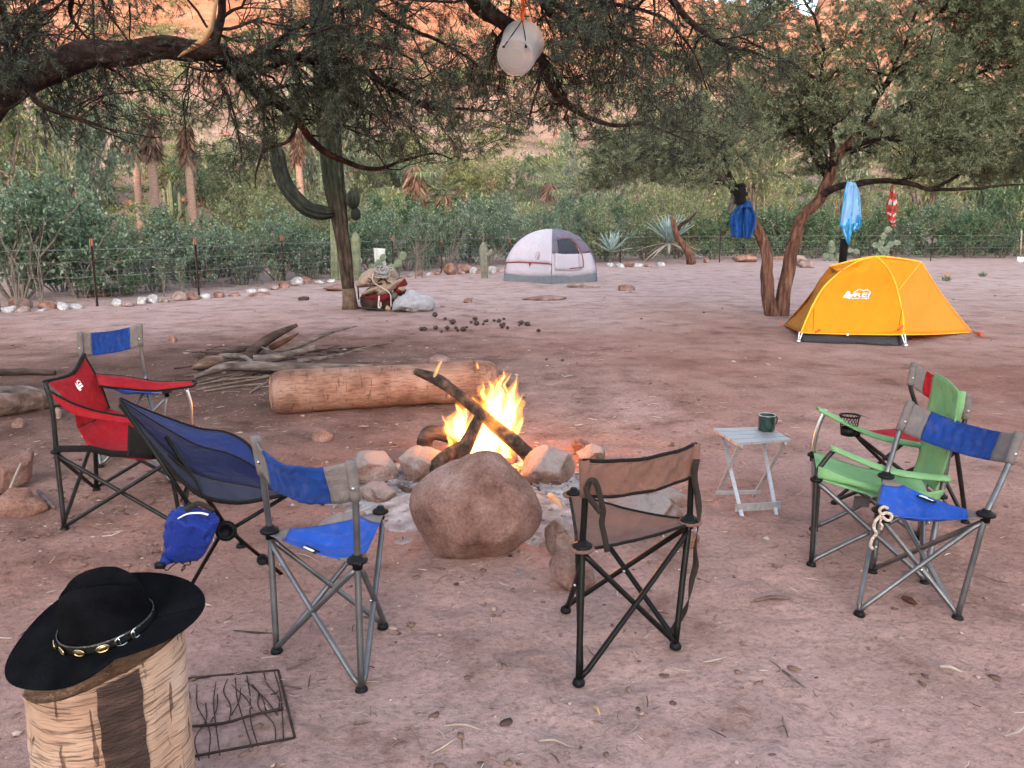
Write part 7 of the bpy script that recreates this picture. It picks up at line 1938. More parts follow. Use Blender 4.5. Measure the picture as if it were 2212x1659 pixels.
# the big boulder
BO = [(883, 1085), (888, 1062), (905, 1042), (930, 1022), (960, 1008), (988, 999), (1012, 986), (1035, 980), (1062, 980), (1085, 988), (1112, 1008), (1140, 1030), (1160, 1050), (1172, 1080), (1178, 1105), (1174, 1130), (1155, 1158), (1130, 1170), (1108, 1188), (1085, 1202), (1050, 1210), (1010, 1217), (975, 1212), (945, 1200), (925, 1180), (905, 1150), (888, 1118)]
Yb_ = 3.53
bo = outline_solid(BO, Yb_, .27, 17, M['rock'], 'boulder', None, .07, 6 if 6 in ICO else 5, fq=4.0, facet=5, frange=(.72, .9), wf=.35, planes=(((-.55, -.42, .72), .66), ((.30, -.9, .22), .74), ((-.62, -.72, -.22), .72), ((.8, -.35, .48), .78), ((.05, -.62, -.78), .66), ((.75, -.6, -.25), .74)))
tag(bo, 'big rounded red-grey boulder standing in front of the fire', 'boulder')
def prock(outl, Y, depth, seed, mt, lab, rough=.09):
    vm_ = max(p[1] for p in outl); outl = [(u, vm_-(vm_-v)*.92+4) for u, v in outl]
    o = outline_solid(outl, ground_Y(outl, depth), depth, seed, M[mt], 'fire_ring_stone', None, rough, 5, fq=5.0, facet=13, frange=(.5, .84)); return tag(o, lab, 'rock', 'stones of the fire ring')
def blob(cx_, cy_, w, h, n=12, seed=0):
    q = random.Random(seed); return [(cx_+w/2*math.cos(k*math.tau/n)*(1+q.uniform(-.14, .14)), cy_+h/2*math.sin(k*math.tau/n)*(1+q.uniform(-.14, .14))) for k in range(n)]
prock([(762, 985), (785, 962), (815, 960), (845, 975), (862, 1000), (858, 1025), (835, 1040), (790, 1045), (765, 1025)], 4.55, .17, 3, 'rock_ash', 'angular stone at the far left of the fire ring')
prock([(845, 975), (870, 958), (905, 955), (940, 968), (965, 985), (968, 1015), (940, 1040), (895, 1045), (862, 1020)], 4.75, .18, 4, 'rock_ash', 'broad orange-lit stone in the fire ring left of the charred logs')
prock(blob(982, 982, 52, 48, seed=3), 5.05, .10, 5, 'rock_red', 'small stone behind the fire under the arched log end')
prock([(1128, 970), (1150, 948), (1185, 942), (1215, 955), (1238, 985), (1248, 1020), (1235, 1045), (1190, 1050), (1150, 1035), (1125, 1005)], 4.9, .20, 6, 'rock_ash', 'large orange-lit stone in the fire ring right of the flames')
prock([(1235, 980), (1255, 962), (1285, 956), (1305, 965), (1306, 985), (1285, 998), (1250, 1002)], 4.8, .11, 7, 'rock_ash', 'wedge-shaped pale stone at the right end of the fire ring')
prock(blob(1252, 957, 46, 34, seed=5), 5.15, .10, 8, 'rock', 'brown stone behind the wedge-shaped pale stone')
prock(blob(1085, 985, 70, 46, seed=9), 5.2, .12, 9, 'rock_red', 'stone glowing behind the flames')
prock(blob(815, 1062, 86, 48, seed=2), 4.12, .14, 10, 'rock_ash', 'ash-dusted stone in front of the left ring stones')
prock([(672, 1130), (700, 1105), (745, 1100), (790, 1105), (800, 1130), (770, 1148), (700, 1152)], 3.55, .16, 11, 'rock_ash', 'flat grey stone behind the middle blue chair')
prock([(1285, 1100), (1330, 1072), (1400, 1062), (1460, 1080), (1490, 1105), (1480, 1140), (1400, 1150), (1310, 1140)], 4.05, .26, 12, 'rock_ash', 'broad flat pale slab seen through the brown chair')
prock([(1392, 1050), (1440, 1048), (1490, 1062), (1492, 1085), (1450, 1090), (1405, 1080)], 4.45, .15, 13, 'rock_ash', 'grey slab behind the broad flat slab')
prock([(1185, 1225), (1200, 1195), (1235, 1185), (1275, 1195), (1292, 1225), (1280, 1255), (1235, 1262), (1200, 1250)], 3.12, .13, 14, 'rock', 'round stone on the ground under the brown chair')
prock([(1178, 1165), (1190, 1120), (1215, 1105), (1245, 1120), (1255, 1165), (1235, 1190), (1195, 1192)], 3.65, .13, 15, 'rock_ash', 'grey stone between the big boulder and the brown chair')
prock(blob(965, 1130, 40, 40, seed=8), 4.0, .08, 16, 'rock_ash', 'small grey stone hidden beside the big boulder')
prock([(0, 975), (25, 955), (52, 965), (62, 1000), (58, 1050), (20, 1065), (-40, 1055), (-50, 1000)], 3.9, .2, 18, 'rock', 'half buried brown rock at the left edge beside the red armchair')
prock([(-60, 1085), (-10, 1062), (60, 1070), (105, 1092), (90, 1106), (0, 1112)], 3.55, .18, 19, 'rock_red', 'low tan rock at the left edge in front of the red armchair')
prock([(1460, 1170), (1470, 1148), (1490, 1142), (1510, 1152), (1512, 1172), (1490, 1182)], 3.5, .08, 20, 'rock_red', 'small reddish stone right of the broad flat slab')

def limb_log(pts, rads, matl, name, lab=None, cat='log', group=None, sides=14, seed=0, rough=.10, parent=None, n=26):
    P = catmull([tuple(p) for p in pts], n); R = np.interp(np.linspace(0, 1, n), np.linspace(0, 1, len(rads)), rads)
    mb = MB(); mb.tube([tuple(p) for p in P], list(R), sides)
    V_ = np.array(mb.v); k = np.repeat(np.arange(n), sides); cen = P[k]
    d = V_-cen; nn = fbm(np.stack([V_[:, 0]*9, V_[:, 1]*9, V_[:, 2]*9], -1)+seed, 3, seed); an = np.tile(np.arange(sides), n)
    V_ = cen+d*(1+rough*2*nn+.06*np.sin(an*2.4+seed))[:, None]; mb.v = [tuple(a) for a in V_]
    o = mb.build(name, matl, parent); 
    return tag(o, lab, cat, group) if lab else o
G = 'burning logs in the fire'
limb_log([gz(1158, 1000, .03)+Vector((0, -.02, 0)), gy(1120, 962, 4.66), gy(1075, 925, 4.68), gy(1035, 890, 4.72), gy(985, 848, 4.78), gy(940, 818, 4.84), gy(897, 802, 4.9)], [.052, .046, .041, .038, .035, .038, .024], M['char'], 'burning_log', 'longest burning log, leaning up and left out of the flames', 'log', G, seed=2)
limb_log([gy(938, 815, 4.82), gy(945, 795, 4.8), gy(936, 773, 4.8)][:2]+[gy(954, 780, 4.8)], [.012, .010, .004], M['splinter'], 'log_stub', 'thin pale stub sticking up from the longest burning log', 'stick', None, 6)
limb_log([gz(985, 1010, .02), gy(1000, 975, 4.62), gy(1022, 930, 4.68), gy(1042, 890, 4.75)], [.045, .048, .042, .034], M['char'], 'burning_log', 'short upright charred log in the middle of the fire', 'log', G, seed=5)
limb_log([gz(920, 1035, .02), gy(945, 1000, 4.45), gy(972, 978, 4.55), gy(1010, 955, 4.7)], [.034, .038, .036, .028], M['char'], 'burning_log', 'dark charred log lying low at the left of the fire', 'log', G, seed=8)
limb_log([gy(918, 972, 4.95), gy(920, 945, 4.95), gy(940, 935, 4.95), gy(975, 945, 4.95), gy(1010, 960, 4.95)], [.05, .055, .05, .048, .04], M['dark_wood'], 'burning_log', 'arched log end curling over a stone at the left back of the fire', 'log', G, seed=9)
limb_log([gz(1100, 990, .04), gy(1060, 975, 4.9), gy(1025, 970, 5.0)], [.045, .045, .03], M['char'], 'burning_log', 'short log lying behind the flames', 'log', G, seed=11)
limb_log([gz(1188, 1070, .03), gz(1200, 1082, .03), gz(1214, 1098, .02)], [.02, .024, .01], M['splinter'], 'wood_scrap', 'splintered scrap of wood beside the brown chair', 'stick', None, 7, seed=4)
limb_log([gz(862, 1050, .05), gz(878, 1058, .05), gz(905, 1062, .04)], [.012, .014, .006], M['char'], 'charred_stick', 'small charred stick on the ash left of the boulder', 'stick', None, 6, seed=4)
# flames: closed tongues of glowing gas
fm = bpy.data.materials.new('flame_gas'); fm.use_nodes = True
N, L = fm.node_tree.nodes, fm.node_tree.links; N.clear()
ou = N.new('ShaderNodeOutputMaterial'); em = N.new('ShaderNodeEmission'); em.inputs['Color'].default_value = (1, .40, .075, 1); em.inputs['Strength'].default_value = 17.0
L.new(em.outputs[0], ou.inputs['Volume'])
fo = bpy.data.materials.new('flame_edge_gas'); fo.use_nodes = True
N, L = fo.node_tree.nodes, fo.node_tree.links; N.clear()
ou = N.new('ShaderNodeOutputMaterial'); eo = N.new('ShaderNodeEmission'); eo.inputs['Color'].default_value = (1, .30, .035, 1); eo.inputs['Strength'].default_value = 2.0
L.new(eo.outputs[0], ou.inputs['Volume'])
fire = thing('fire', 'bright yellow campfire flames licking round the logs', 'fire', FC)
fl_rng = random.Random(4)
def tongue(pts, rads, Y, dy=.0, sq=.9, tw=0):
    P = [gy(u, v, Y+dy*i/(len(pts)-1)) for i, (u, v) in enumerate(pts)]
    k = pxm(900, Y)
    n = 18; C = catmull([tuple(p) for p in P], n); R = np.interp(np.linspace(0, 1, n), np.linspace(0, 1, len(rads)), rads)*k*.74
    mb = MB(); mb.tube([tuple(p) for p in C], list(np.maximum(R, .0012)), 10, squash=sq)
    V_ = np.array(mb.v); nn = fbm(V_*np.array([16, 16, 7])+fl_rng.random()*40, 3, 2); cen = np.repeat(C, 10, 0)
    V_ = cen+(V_-cen)*(1+.9*nn)[:, None]; V_[:, 0] += .02*fbm(np.stack([0*V_[:, 2], V_[:, 2]*14, V_[:, 2]*0+fl_rng.random()*9], -1), 2, 5)
    mb.v = [tuple(a) for a in V_]; fobj = mb.build('flame', fm, fire)
    mo = MB(); V2 = C.repeat(10, 0)+(V_-C.repeat(10, 0))*1.9; V2[:, 2] += .016; mo.f = [list(q) for q in mb.f]; mo.m = list(mb.m); mo.v = [tuple(a) for a in V2]; mo.build('flame_edge', fo, fire)
YF = 4.78
for pts, rads in [
    ([(1052, 985), (1060, 945), (1070, 900), (1062, 862), (1064, 838), (1060, 822)], [20, 30, 28, 20, 9, 1]),
    ([(1085, 985), (1092, 940), (1098, 900), (1096, 866), (1106, 842), (1116, 808)], [18, 26, 26, 16, 8, 1]),
    ([(1030, 990), (1022, 955), (1045, 915), (1068, 880), (1082, 846), (1074, 818)], [16, 24, 26, 22, 12, 1]),
    ([(1072, 890), (1080, 862), (1078, 840), (1084, 820), (1088, 800)], [12, 16, 12, 7, 1]),
    ([(1000, 950), (990, 925), (992, 905), (990, 885), (984, 872)], [20, 24, 18, 9, 1]),
    ([(985, 940), (970, 930), (962, 915), (958, 898)], [14, 12, 6, 1]),
    ([(1010, 945), (1008, 920), (1003, 900), (1006, 880)], [14, 15, 9, 1]),
    ([(1010, 1000), (1018, 975), (1030, 955), (1042, 930)], [14, 18, 16, 6]),
    ([(1042, 900), (1036, 880), (1028, 868), (1018, 856)], [10, 10, 5, 1]),
    ([(1100, 900), (1114, 880), (1122, 866), (1130, 852)], [10, 9, 5, 1]),
    ([(1110, 940), (1120, 925), (1126, 912), (1124, 900)], [8, 7, 5, 1]),
    ([(970, 985), (972, 962), (966, 948), (968, 936)], [6, 6, 4, 1]),
    ([(1055, 870), (1046, 850), (1050, 838), (1044, 826)], [8, 6, 4, 1]),
    ([(1098, 846), (1094, 832), (1100, 818), (1108, 806)], [4, 5, 3, 1]),
    ([(1040, 1000), (1050, 985), (1080, 985), (1105, 988)], [6, 10, 10, 3]),
    ([(1118, 826), (1114, 838), (1108, 850)], [1, 4, 1]),
    ([(1035, 796), (1034, 790), (1033, 782)], [2.2, 2, .4]),
    ([(970, 860), (969, 854), (970, 846)], [1.5, 1.5, .4]),
]: tongue(pts, rads, YF+fl_rng.uniform(-.08, .10), fl_rng.uniform(-.05, .05))
lp = bpy.data.lights.new('fire_glow', 'POINT'); lp.energy = 17.0; lp.color = (1, .33, .07); lp.shadow_soft_size = .12
lo = bpy.data.objects.new('fire_glow', lp); COL.objects.link(lo); lo.location = FC+Vector((.05, .03, .34))

# thin smoke drifting off the fire under the trees
sm = bpy.data.materials.new('smoke'); sm.use_nodes = True
N, L = sm.node_tree.nodes, sm.node_tree.links; N.clear()
ou = N.new('ShaderNodeOutputMaterial'); vs_ = N.new('ShaderNodeVolumeScatter'); vs_.inputs['Color'].default_value = (.78, .82, 1, 1); vs_.inputs['Density'].default_value = .012
L.new(vs_.outputs[0], ou.inputs['Volume'])
mb = MB(); vv, ff = ICO[3]
for (u, v, Y, rx_, ry_, rz_) in ((1500, 385, 11.6, .9, .6, .55), (1450, 360, 11.3, 1.1, .6, .6), (1560, 350, 11.8, .8, .6, .7), (1500, 330, 11.5, 1.3, .7, .9), (1080, 530, 19.5, 1.5, .9, .7), (1040, 545, 19.3, 1.0, .7, .5), (1130, 480, 19.8, 1.8, .9, .9), (1250, 420, 16, 1.8, .9, .9)):
    c_ = gy(u, v, Y)
    mb.add([(c_.x+a[0]*rx_, c_.y+a[1]*ry_, c_.z+a[2]*rz_) for a in vv], [tuple(q) for q in ff])
tag(mb.build('smoke', sm), 'thin bluish smoke drifting before the trees', 'smoke', kind='stuff')

# glowing embers among the logs
em2 = bpy.data.materials.new('embers'); em2.use_nodes = True; P_ = em2.node_tree.nodes['Principled BSDF']
P_.inputs['Base Color'].default_value = (.05, .02, .015, 1); P_.inputs['Emission Color'].default_value = (1, .16, .03, 1); P_.inputs['Emission Strength'].default_value = .5
lumps(160, .006, .022, FC.x, FC.y-.02, .16, .12, em2, 'embers', 'glowing orange embers under the burning logs', 'embers')

# ------------------------------------------------------------------ palm log lying behind the fire
L0, L1 = gz(590, 898, 0), gz(1062, 868, 0)
rl = .185; ax_ = (L1-L0).normalized(); pr = Vector((0, 0, 1)).cross(ax_).normalized()
lg = thing('palm_log', 'long fallen palm trunk lying on the ground behind the fire', 'log', (L0+L1)/2)
o0 = L0+pr*(-.05)+Vector((0, 0, rl*.96)); o0 = L0+Vector((0, .10, rl*.96)); o1 = L1+Vector((0, .10, rl*.96))
o0 = o0-ax_*.03; o1 = o1+ax_*.03
ang = math.atan2(ax_.y, ax_.x)
mb = MB(); nl, ns = 120, 56; Ll = (o1-o0).length
for i in range(nl+1):
    t = i/nl; e = min(t, 1-t)*Ll
    k = 1-.22*math.exp(-e/.035)
    for q in range(ns):
        a = math.tau*q/ns
        rr = rl*k*(1+.02*math.sin(2*a+t*3)+.012*math.sin(t*9))
        mb.v.append((-Ll/2+Ll*t, math.cos(a)*rr, math.sin(a)*rr))
V_ = np.array(mb.v); mag = 1+.07*fbm(V_*3.2, 4, 2)+.03*fbm(V_*np.array([16, 26, 26]), 4, 4)-.03*np.maximum(0, fbm(V_*np.array([5, 22, 22]), 3, 14)-.12); V_[:, 1:] *= mag[:, None]; mb.v = [tuple(a) for a in V_]
for i in range(nl):
    for q in range(ns): mb.f.append([i*ns+q, i*ns+(q+1) % ns, (i+1)*ns+(q+1) % ns, (i+1)*ns+q]); mb.m.append(0)
lo_ = mb.build('bark', M['palm_x']); lo_.location = (o0+o1)/2-BASE[lg]; lo_.rotation_euler = (0, 0, ang); lo_.parent = lg
for sgn in (0, 1):
    mb = MB(); n_ = 32; xx = -Ll/2 if sgn == 0 else Ll/2
    def cp_(s, t):
        a = s*math.tau; rr = rl*.80*max(t, .002); return Vector((xx+(.0 if t > .98 else (.016*(1-t**3)+.006*math.sin(a*7+t*9))*(-1 if sgn == 0 else 1)), math.cos(a)*rr, math.sin(a)*rr))
    mb.grid(cp_, 40, 8); e = mb.build('cut_end', M['cut_wood']); e.location = lo_.location; e.rotation_euler = lo_.rotation_euler; e.parent = lg

# ------------------------------------------------------------------ firewood heap behind the log
GW = 'sticks of the firewood heap'
def stick(pts, Y, rads, mt, lab, seed=1, nm='firewood_stick'):
    Ys_ = Y if isinstance(Y, (list, tuple)) else [Y]*len(pts)
    P = [gy(u, v, y) for (u, v), y in zip(pts, Ys_)]
    P = [Vector((p.x, p.y, max(p.z, .012))) for p in P]
    return limb_log(P, rads, M[mt], nm, lab, 'stick', GW, 8, seed, .10)
stick([(542, 778), (544, 762), (567, 743), (598, 722), (642, 702)], [8.3, 8.3, 8.35, 8.4, 8.5], [.06, .06, .055, .048, .02], 'dark_wood', 'thick bent dark branch rising from the firewood heap', 2)
stick([(420, 815), (482, 793), (540, 791), (655, 793), (805, 790)], [7.6, 7.75, 7.8, 7.85, 7.9], [.02, .05, .055, .05, .02], 'grey_wood', 'long grey trunk along the front of the firewood heap', 3)
stick([(548, 777), (597, 772), (636, 763), (682, 750)], [8.1, 8.15, 8.2, 8.3], [.05, .048, .04, .03], 'grey_wood', 'short grey branch under the thick bent dark branch', 4)
stick([(549, 766), (617, 754), (665, 738), (716, 718), (772, 704)], [8.5, 8.55, 8.6, 8.7, 8.9], [.045, .04, .03, .018, .006], 'grey_wood', 'long tapering grey stick pointing up to the right', 5)
stick([(642, 780), (693, 774), (741, 765), (815, 743)], [8.1, 8.2, 8.4, 8.6], [.026, .022, .016, .006], 'grey_wood', 'thin grey stick reaching right over the palm log', 6)
stick([(584, 752), (617, 736), (645, 720)], [8.5, 8.5, 8.5], [.035, .03, .006], 'red_wood', 'red split splinter in the firewood heap', 7)
stick([(478, 765), (517, 755), (566, 748)], [8.5, 8.5, 8.5], [.03, .035, .03], 'dark_wood', 'dark stick across the back of the firewood heap', 8)
stick([(474, 770), (500, 768), (525, 770), (545, 782)], [8.2, 8.2, 8.1, 8.0], [.03, .03, .026, .02], 'grey_wood', 'crooked grey stick end at the left of the firewood heap', 9)
stick([(418, 795), (450, 782), (484, 778)], [8.0, 8.0, 8.0], [.03, .07, .05], 'log', 'rotten orange-brown log piece at the left of the firewood heap', 10)
stick([(566, 750), (585, 758), (604, 766)], [8.3, 8.2, 8.1], [.01, .01, .008], 'grey_wood', 'thin pale twig crossing the firewood heap', 11)
M['stalk'] = mat('dull_stalk', [(0.10, .07, .055), (.2, .15, .12)], 12, .95)
kg = np.random.default_rng(77); nk = 64
kx = kg.uniform(430, 800, nk); kv = 812-kg.random(nk)*52-(kx-430)*.02
KP = np.zeros((nk, 4, 3))
for q in range(nk):
    c_ = gz(kx[q], kv[q], 0); a_ = kg.normal(.25, .55); L_ = kg.uniform(.2, .7); el = abs(kg.normal(0, .05))
    for w_ in range(4):
        t_ = w_/3-.4; KP[q, w_] = (c_.x+L_*t_*math.cos(a_)+kg.normal(0, .01), c_.y+L_*t_*math.sin(a_)+kg.normal(0, .01), .01+.025*kg.random()+max(0, t_*el*L_))
KR = (.004+.009*kg.random(nk))[:, None]*np.array([1, .95, .8, .4])
V, F = tubes(KP, KR, 5); tag(mesh_np('kindling', V, F, M['dark_wood'], None, True), 'tangle of thin dark twigs round the firewood heap', 'twigs', kind='stuff')
for k, (p, y0) in enumerate([([(425, 832), (480, 820), (540, 804)], 7.3), ([(425, 842), (500, 828), (580, 814)], 7.1), ([(462, 824), (520, 817), (585, 813)], 7.2), ([(540, 848), (560, 836), (580, 822)], 6.7), ([(425, 826), (470, 815), (520, 806)], 7.5), ([(440, 846), (500, 836), (575, 828)], 6.9), ([(400, 812), (430, 808), (470, 800)], 7.6)]):
    P = [gz(u, v, .015) for u, v in p]
    limb_log(P, [.010, .012, .008], M['stalk'], 'palm_stalk', 'dry palm stalks lying in a loose bundle left of the palm log', 'stalk', 'dry palm stalks by the palm log', 5, k)
limb_log([gz(-60, 806, .03), gz(0, 804, .04), gz(60, 803, .04), gz(118, 806, .03)], [.035, .04, .04, .03], M['dark_wood'], 'fallen_branch', 'thin reddish branch on the ground behind the red armchair', 'branch', None, 8, 3)
limb_log([gz(-120, 880, .1), gz(0, 876, .09), gz(70, 868, .08), gz(150, 858, .06)], [.11, .10, .09, .05], M['log'], 'fallen_log', 'thick brown log at the left edge behind the red armchair', 'log', None, 12, 5)
limb_log([gz(-60, 850, .06), gz(0, 848, .07), gz(60, 845, .05), gz(95, 848, .03)], [.05, .055, .05, .02], M['grey_wood'], 'fallen_log', 'grey log lying on top behind the thick brown log', 'log', None, 9, 6)
limb_log([gz(0, 1108, .03), gz(40, 1060, .05)+Vector((0, 0, .1)), gz(62, 1000, .05)+Vector((0, 0, .08)), gz(75, 965, .02)], [.008, .007, .006, .003], M['dry'], 'dry_twig', 'thin dry twig leaning left of the red armchair', 'twig', None, 5, 6)
limb_log([gz(82, 1060, .02), gz(100, 1080, .02), gz(118, 1096, .02)], [.01, .016, .008], M['grey_wood'], 'wood_scrap', 'pale sliver of wood on the dirt before the red armchair', 'stick', None, 6, 6)

# ------------------------------------------------------------------ pack saddle gear beside the tall cactus
sp = thing('saddle_packs', 'heap of tan canvas saddle packs with crimson lining leaning by the cactus', 'packs', gz(825, 668))
YS = gz(825, 668).y
def cs(x, y): return (743.2+x*.10665, 513.2+y*.10665)
outline_solid([cs(*p) for p in ((340, 1200), (420, 1090), (640, 1000), (860, 1010), (960, 1100), (970, 1470), (700, 1480), (380, 1430))], YS+.05, .28, 5, M['darkin'], 'pack_body', sp, .08, 4, crease=.04)
outline_solid([cs(*p) for p in ((250, 1000), (300, 860), (350, 740), (470, 660), (600, 620), (760, 650), (900, 640), (1020, 640), (1080, 740), (1040, 850), (940, 940), (700, 970), (480, 960), (320, 1010))], YS-.02, .30, 6, M['canvas'], 'upper_pannier', sp, .12, 4, crease=.09)
outline_solid([cs(*p) for p in ((330, 1180), (360, 1090), (560, 1040), (760, 1040), (900, 960), (1010, 850), (1130, 760), (1220, 800), (1200, 860), (1080, 960), (960, 1080), (820, 1150), (640, 1170), (440, 1170))], YS-.16, .16, 7, M['canvas'], 'lower_flap', sp, .10, 4, crease=.05)
outline_solid([cs(*p) for p in ((340, 1190), (640, 1170), (850, 1150), (940, 1110), (960, 1180), (900, 1240), (620, 1235), (350, 1240))], YS-.14, .12, 8, M['redfelt'], 'lining', sp, .10, 3)
outline_solid([cs(*p) for p in ((900, 1090), (1060, 930), (1150, 800), (1230, 830), (1290, 960), (1250, 1060), (1180, 1000), (1090, 1010), (1000, 1130), (940, 1180))], YS-.02, .14, 9, M['redfelt'], 'side_flap', sp, .10, 4, crease=.06)
outline_solid([cs(*p) for p in ((1070, 1010), (1180, 1010), (1260, 1050), (1230, 1120), (1100, 1180), (1040, 1150))], YS, .12, 10, M['darkin'], 'inner_bag', sp, .10, 3)
outline_solid([cs(*p) for p in ((1060, 1010), (1150, 1000), (1250, 1030), (1240, 1070), (1140, 1060), (1070, 1050))], YS-.10, .06, 12, M['canvas'], 'bag_rim', sp, .08, 3)
outline_solid([cs(*p) for p in ((970, 1110), (1060, 1060), (1080, 1200), (1010, 1260), (960, 1260))], YS-.05, .10, 11, M['drab'], 'side_pad', sp, .10, 3)
def wire_(pts, rr_, mt, nm, Y=None, parent=sp):
    mb = MB(); mb.tube([tuple(p) for p in catmull([tuple(gy(*cs(x, y), Y or YS-.33)) for x, y in pts], 24)], rr_, 6); return mb.build(nm, M[mt], parent)
wire_([(230, 1380), (320, 1420), (560, 1440), (830, 1465)], .022, 'dark_metal', 'frame_pole')
wire_([(265, 1000), (420, 990), (600, 965), (770, 925)], .018, 'dark_wood', 'frame_slat')
wire_([(280, 1010), (290, 1120), (300, 1260)], .014, 'piping', 'tie_strap'); wire_([(335, 1200), (350, 1260), (370, 1300)], .014, 'piping', 'tie_strap')
wire_([(710, 1180), (705, 1280), (700, 1400), (735, 1425)], .018, 'pale_stripe', 'tie_strap'); wire_([(745, 1310), (748, 1400)], .012, 'pale_stripe', 'tie_strap')
wire_([(690, 900), (760, 830), (830, 840), (870, 900), (940, 920)], .016, 'darkin', 'tie_strap')
wire_([(480, 820), (560, 860), (520, 940)], .008, 'piping', 'tie_strap')
rc = thing('rope_coil', 'coil of pale rope lying on top of the saddle packs', 'rope', gy(*cs(760, 660), YS-.2))
rg = np.random.default_rng(12)
for k in range(9):
    cx_, cy_ = 740+rg.uniform(-30, 90), 655+rg.uniform(-30, 80); w_, h_ = 100+rg.uniform(-20, 45), 55+rg.uniform(-10, 40)
    mb = MB(); mb.tube([tuple(gy(*cs(cx_+w_*math.cos(a*.3927), cy_+h_*math.sin(a*.3927)), YS-.26-.10*math.sin(a*.3927)-.01*k)) for a in range(16)], .010, 5, closed=True); mb.build('loop', M['rope_grey'], rc)
wire_([(590, 740), (570, 850), (640, 940), (760, 1010), (880, 1080), (940, 1160), (950, 1280), (955, 1400)], .011, 'rope', 'loose_end', YS-.40, rc)
wire_([(870, 640), (930, 610), (985, 625), (960, 680), (880, 690)], .011, 'rope_grey', 'loop', YS-.22, rc)
ct = thing('cardboard_scrap', 'torn brown cardboard corner at the foot of the saddle packs', 'cardboard', gz(838, 672))
mb = MB(); mb.add([gy(*cs(x, y), YS-.4) for x, y in ((830, 1450), (860, 1370), (945, 1410), (935, 1490))], [(0, 1, 2, 3)]); mb.build('sheet', M['tan_cloth'], ct, solid=.01)
wb = outline_solid([cs(*p) for p in ((950, 1480), (970, 1380), (1000, 1290), (1090, 1240), (1180, 1170), (1260, 1110), (1340, 1070), (1420, 1075), (1480, 1110), (1560, 1170), (1660, 1180), (1760, 1200), (1830, 1260), (1860, 1340), (1840, 1430), (1720, 1490), (1600, 1500), (1540, 1530), (1460, 1520), (1350, 1500), (1250, 1470), (1150, 1450), (1050, 1450))], YS-.28, .26, 21, M['bag'], 'plastic_sack', None, .10, 5, crease=.10, fq=4)
tag(wb, 'lumpy white plastic sack lying against the saddle packs', 'sack')

# ------------------------------------------------------------------ weeds, saplings, mounds and clods
def sapling(u, v, h, lab, seed, leafy=True, matl='stem'):
    rg = np.random.default_rng(seed); b = gz(u, v); r = thing('sapling', lab, 'plant', b, 'thin plants along the fence')
    sp_ = [([tuple(b), tuple(b+Vector((rg.uniform(-.1, .1), 0, h*.5))), tuple(b+Vector((rg.uniform(-.3, .3), rg.uniform(-.1, .1), h*rg.uniform(.8, 1.1))))], .016, .005) for k in range(3)]
    P0, R0 = limbs(sp_, 12, .03, seed); P1, R1 = grow(P0, R0, 26, .2, 1, h*.25, h*.08, 5, .7, .0, .2, .6, rg, rmin=.004, up=.3)
    V, F = merge([tubes(P0, R0, 5), tubes(P1, R1, 3)]); mesh_np('stems', V, F, M[matl], r, True)
    if leafy:
        V, F = leaves_on(P1, 160, .07, .025, rg, out=1.0, droop=0); tag(mesh_np('foliage', V, F, M['leaf_b'], r), kind='stuff')
sapling(355, 640, 1.0, 'pale leafy sapling in front of the hedge left of the second post', 1)
sapling(398, 640, .95, 'thin bare-stemmed sapling just left of the second post', 2)
sapling(600, 622, .7, 'weed at the foot of the third fence post', 3)
sapling(897, 602, 1.3, 'bare pale bush by the fence right of the white towel', 4, False)
sapling(912, 601, 1.4, 'bare forked pale bush left of the fifth fence post', 5, False)
sapling(862, 600, 1.2, 'bare pinkish bush around the fourth fence post', 6, False)
sapling(1190, 590, .5, 'weed hidden behind the grey tent', 7)
sapling(985, 590, 1.2, 'thin bare stems right of the fifth fence post', 8, False)
sapling(90, 668, 1.6, 'pale bare stems under the big round-leaved bush', 9, False)
sapling(40, 672, 1.5, 'crooked pale stems at the near end of the fence', 10, False)
for (u, v, w_, lab) in ((2045, 607, .16, 'small yellow-flowered weed on open dirt right of the yellow tent'), (2122, 598, .16, 'small grey weed on open dirt at the far right')):
    b = gz(u, v); r = thing('weed', lab, 'weed', b); rg = np.random.default_rng(int(u))
    n_ = 70; P_ = np.zeros((n_, 3))+np.array(b)+rg.normal(size=(n_, 3))*np.array([.04, .04, .0]); D_ = rg.normal(size=(n_, 3))+np.array([0, 0, 1.2])
    V, F = leaves(P_, D_, w_, .014, rg); tag(mesh_np('foliage', V, F, M['leaf_a'], r), kind='stuff')
    if u < 2100:
        for k in range(4):
            mb = MB(); vv, ff = ICO[1]; c_ = b+Vector((rg.uniform(-.05, .05), -.03, .14+.03*k)); mb.add([Vector(a)*.025+c_ for a in vv], [tuple(q) for q in ff]); mb.build('flower', M['yellow'], r)
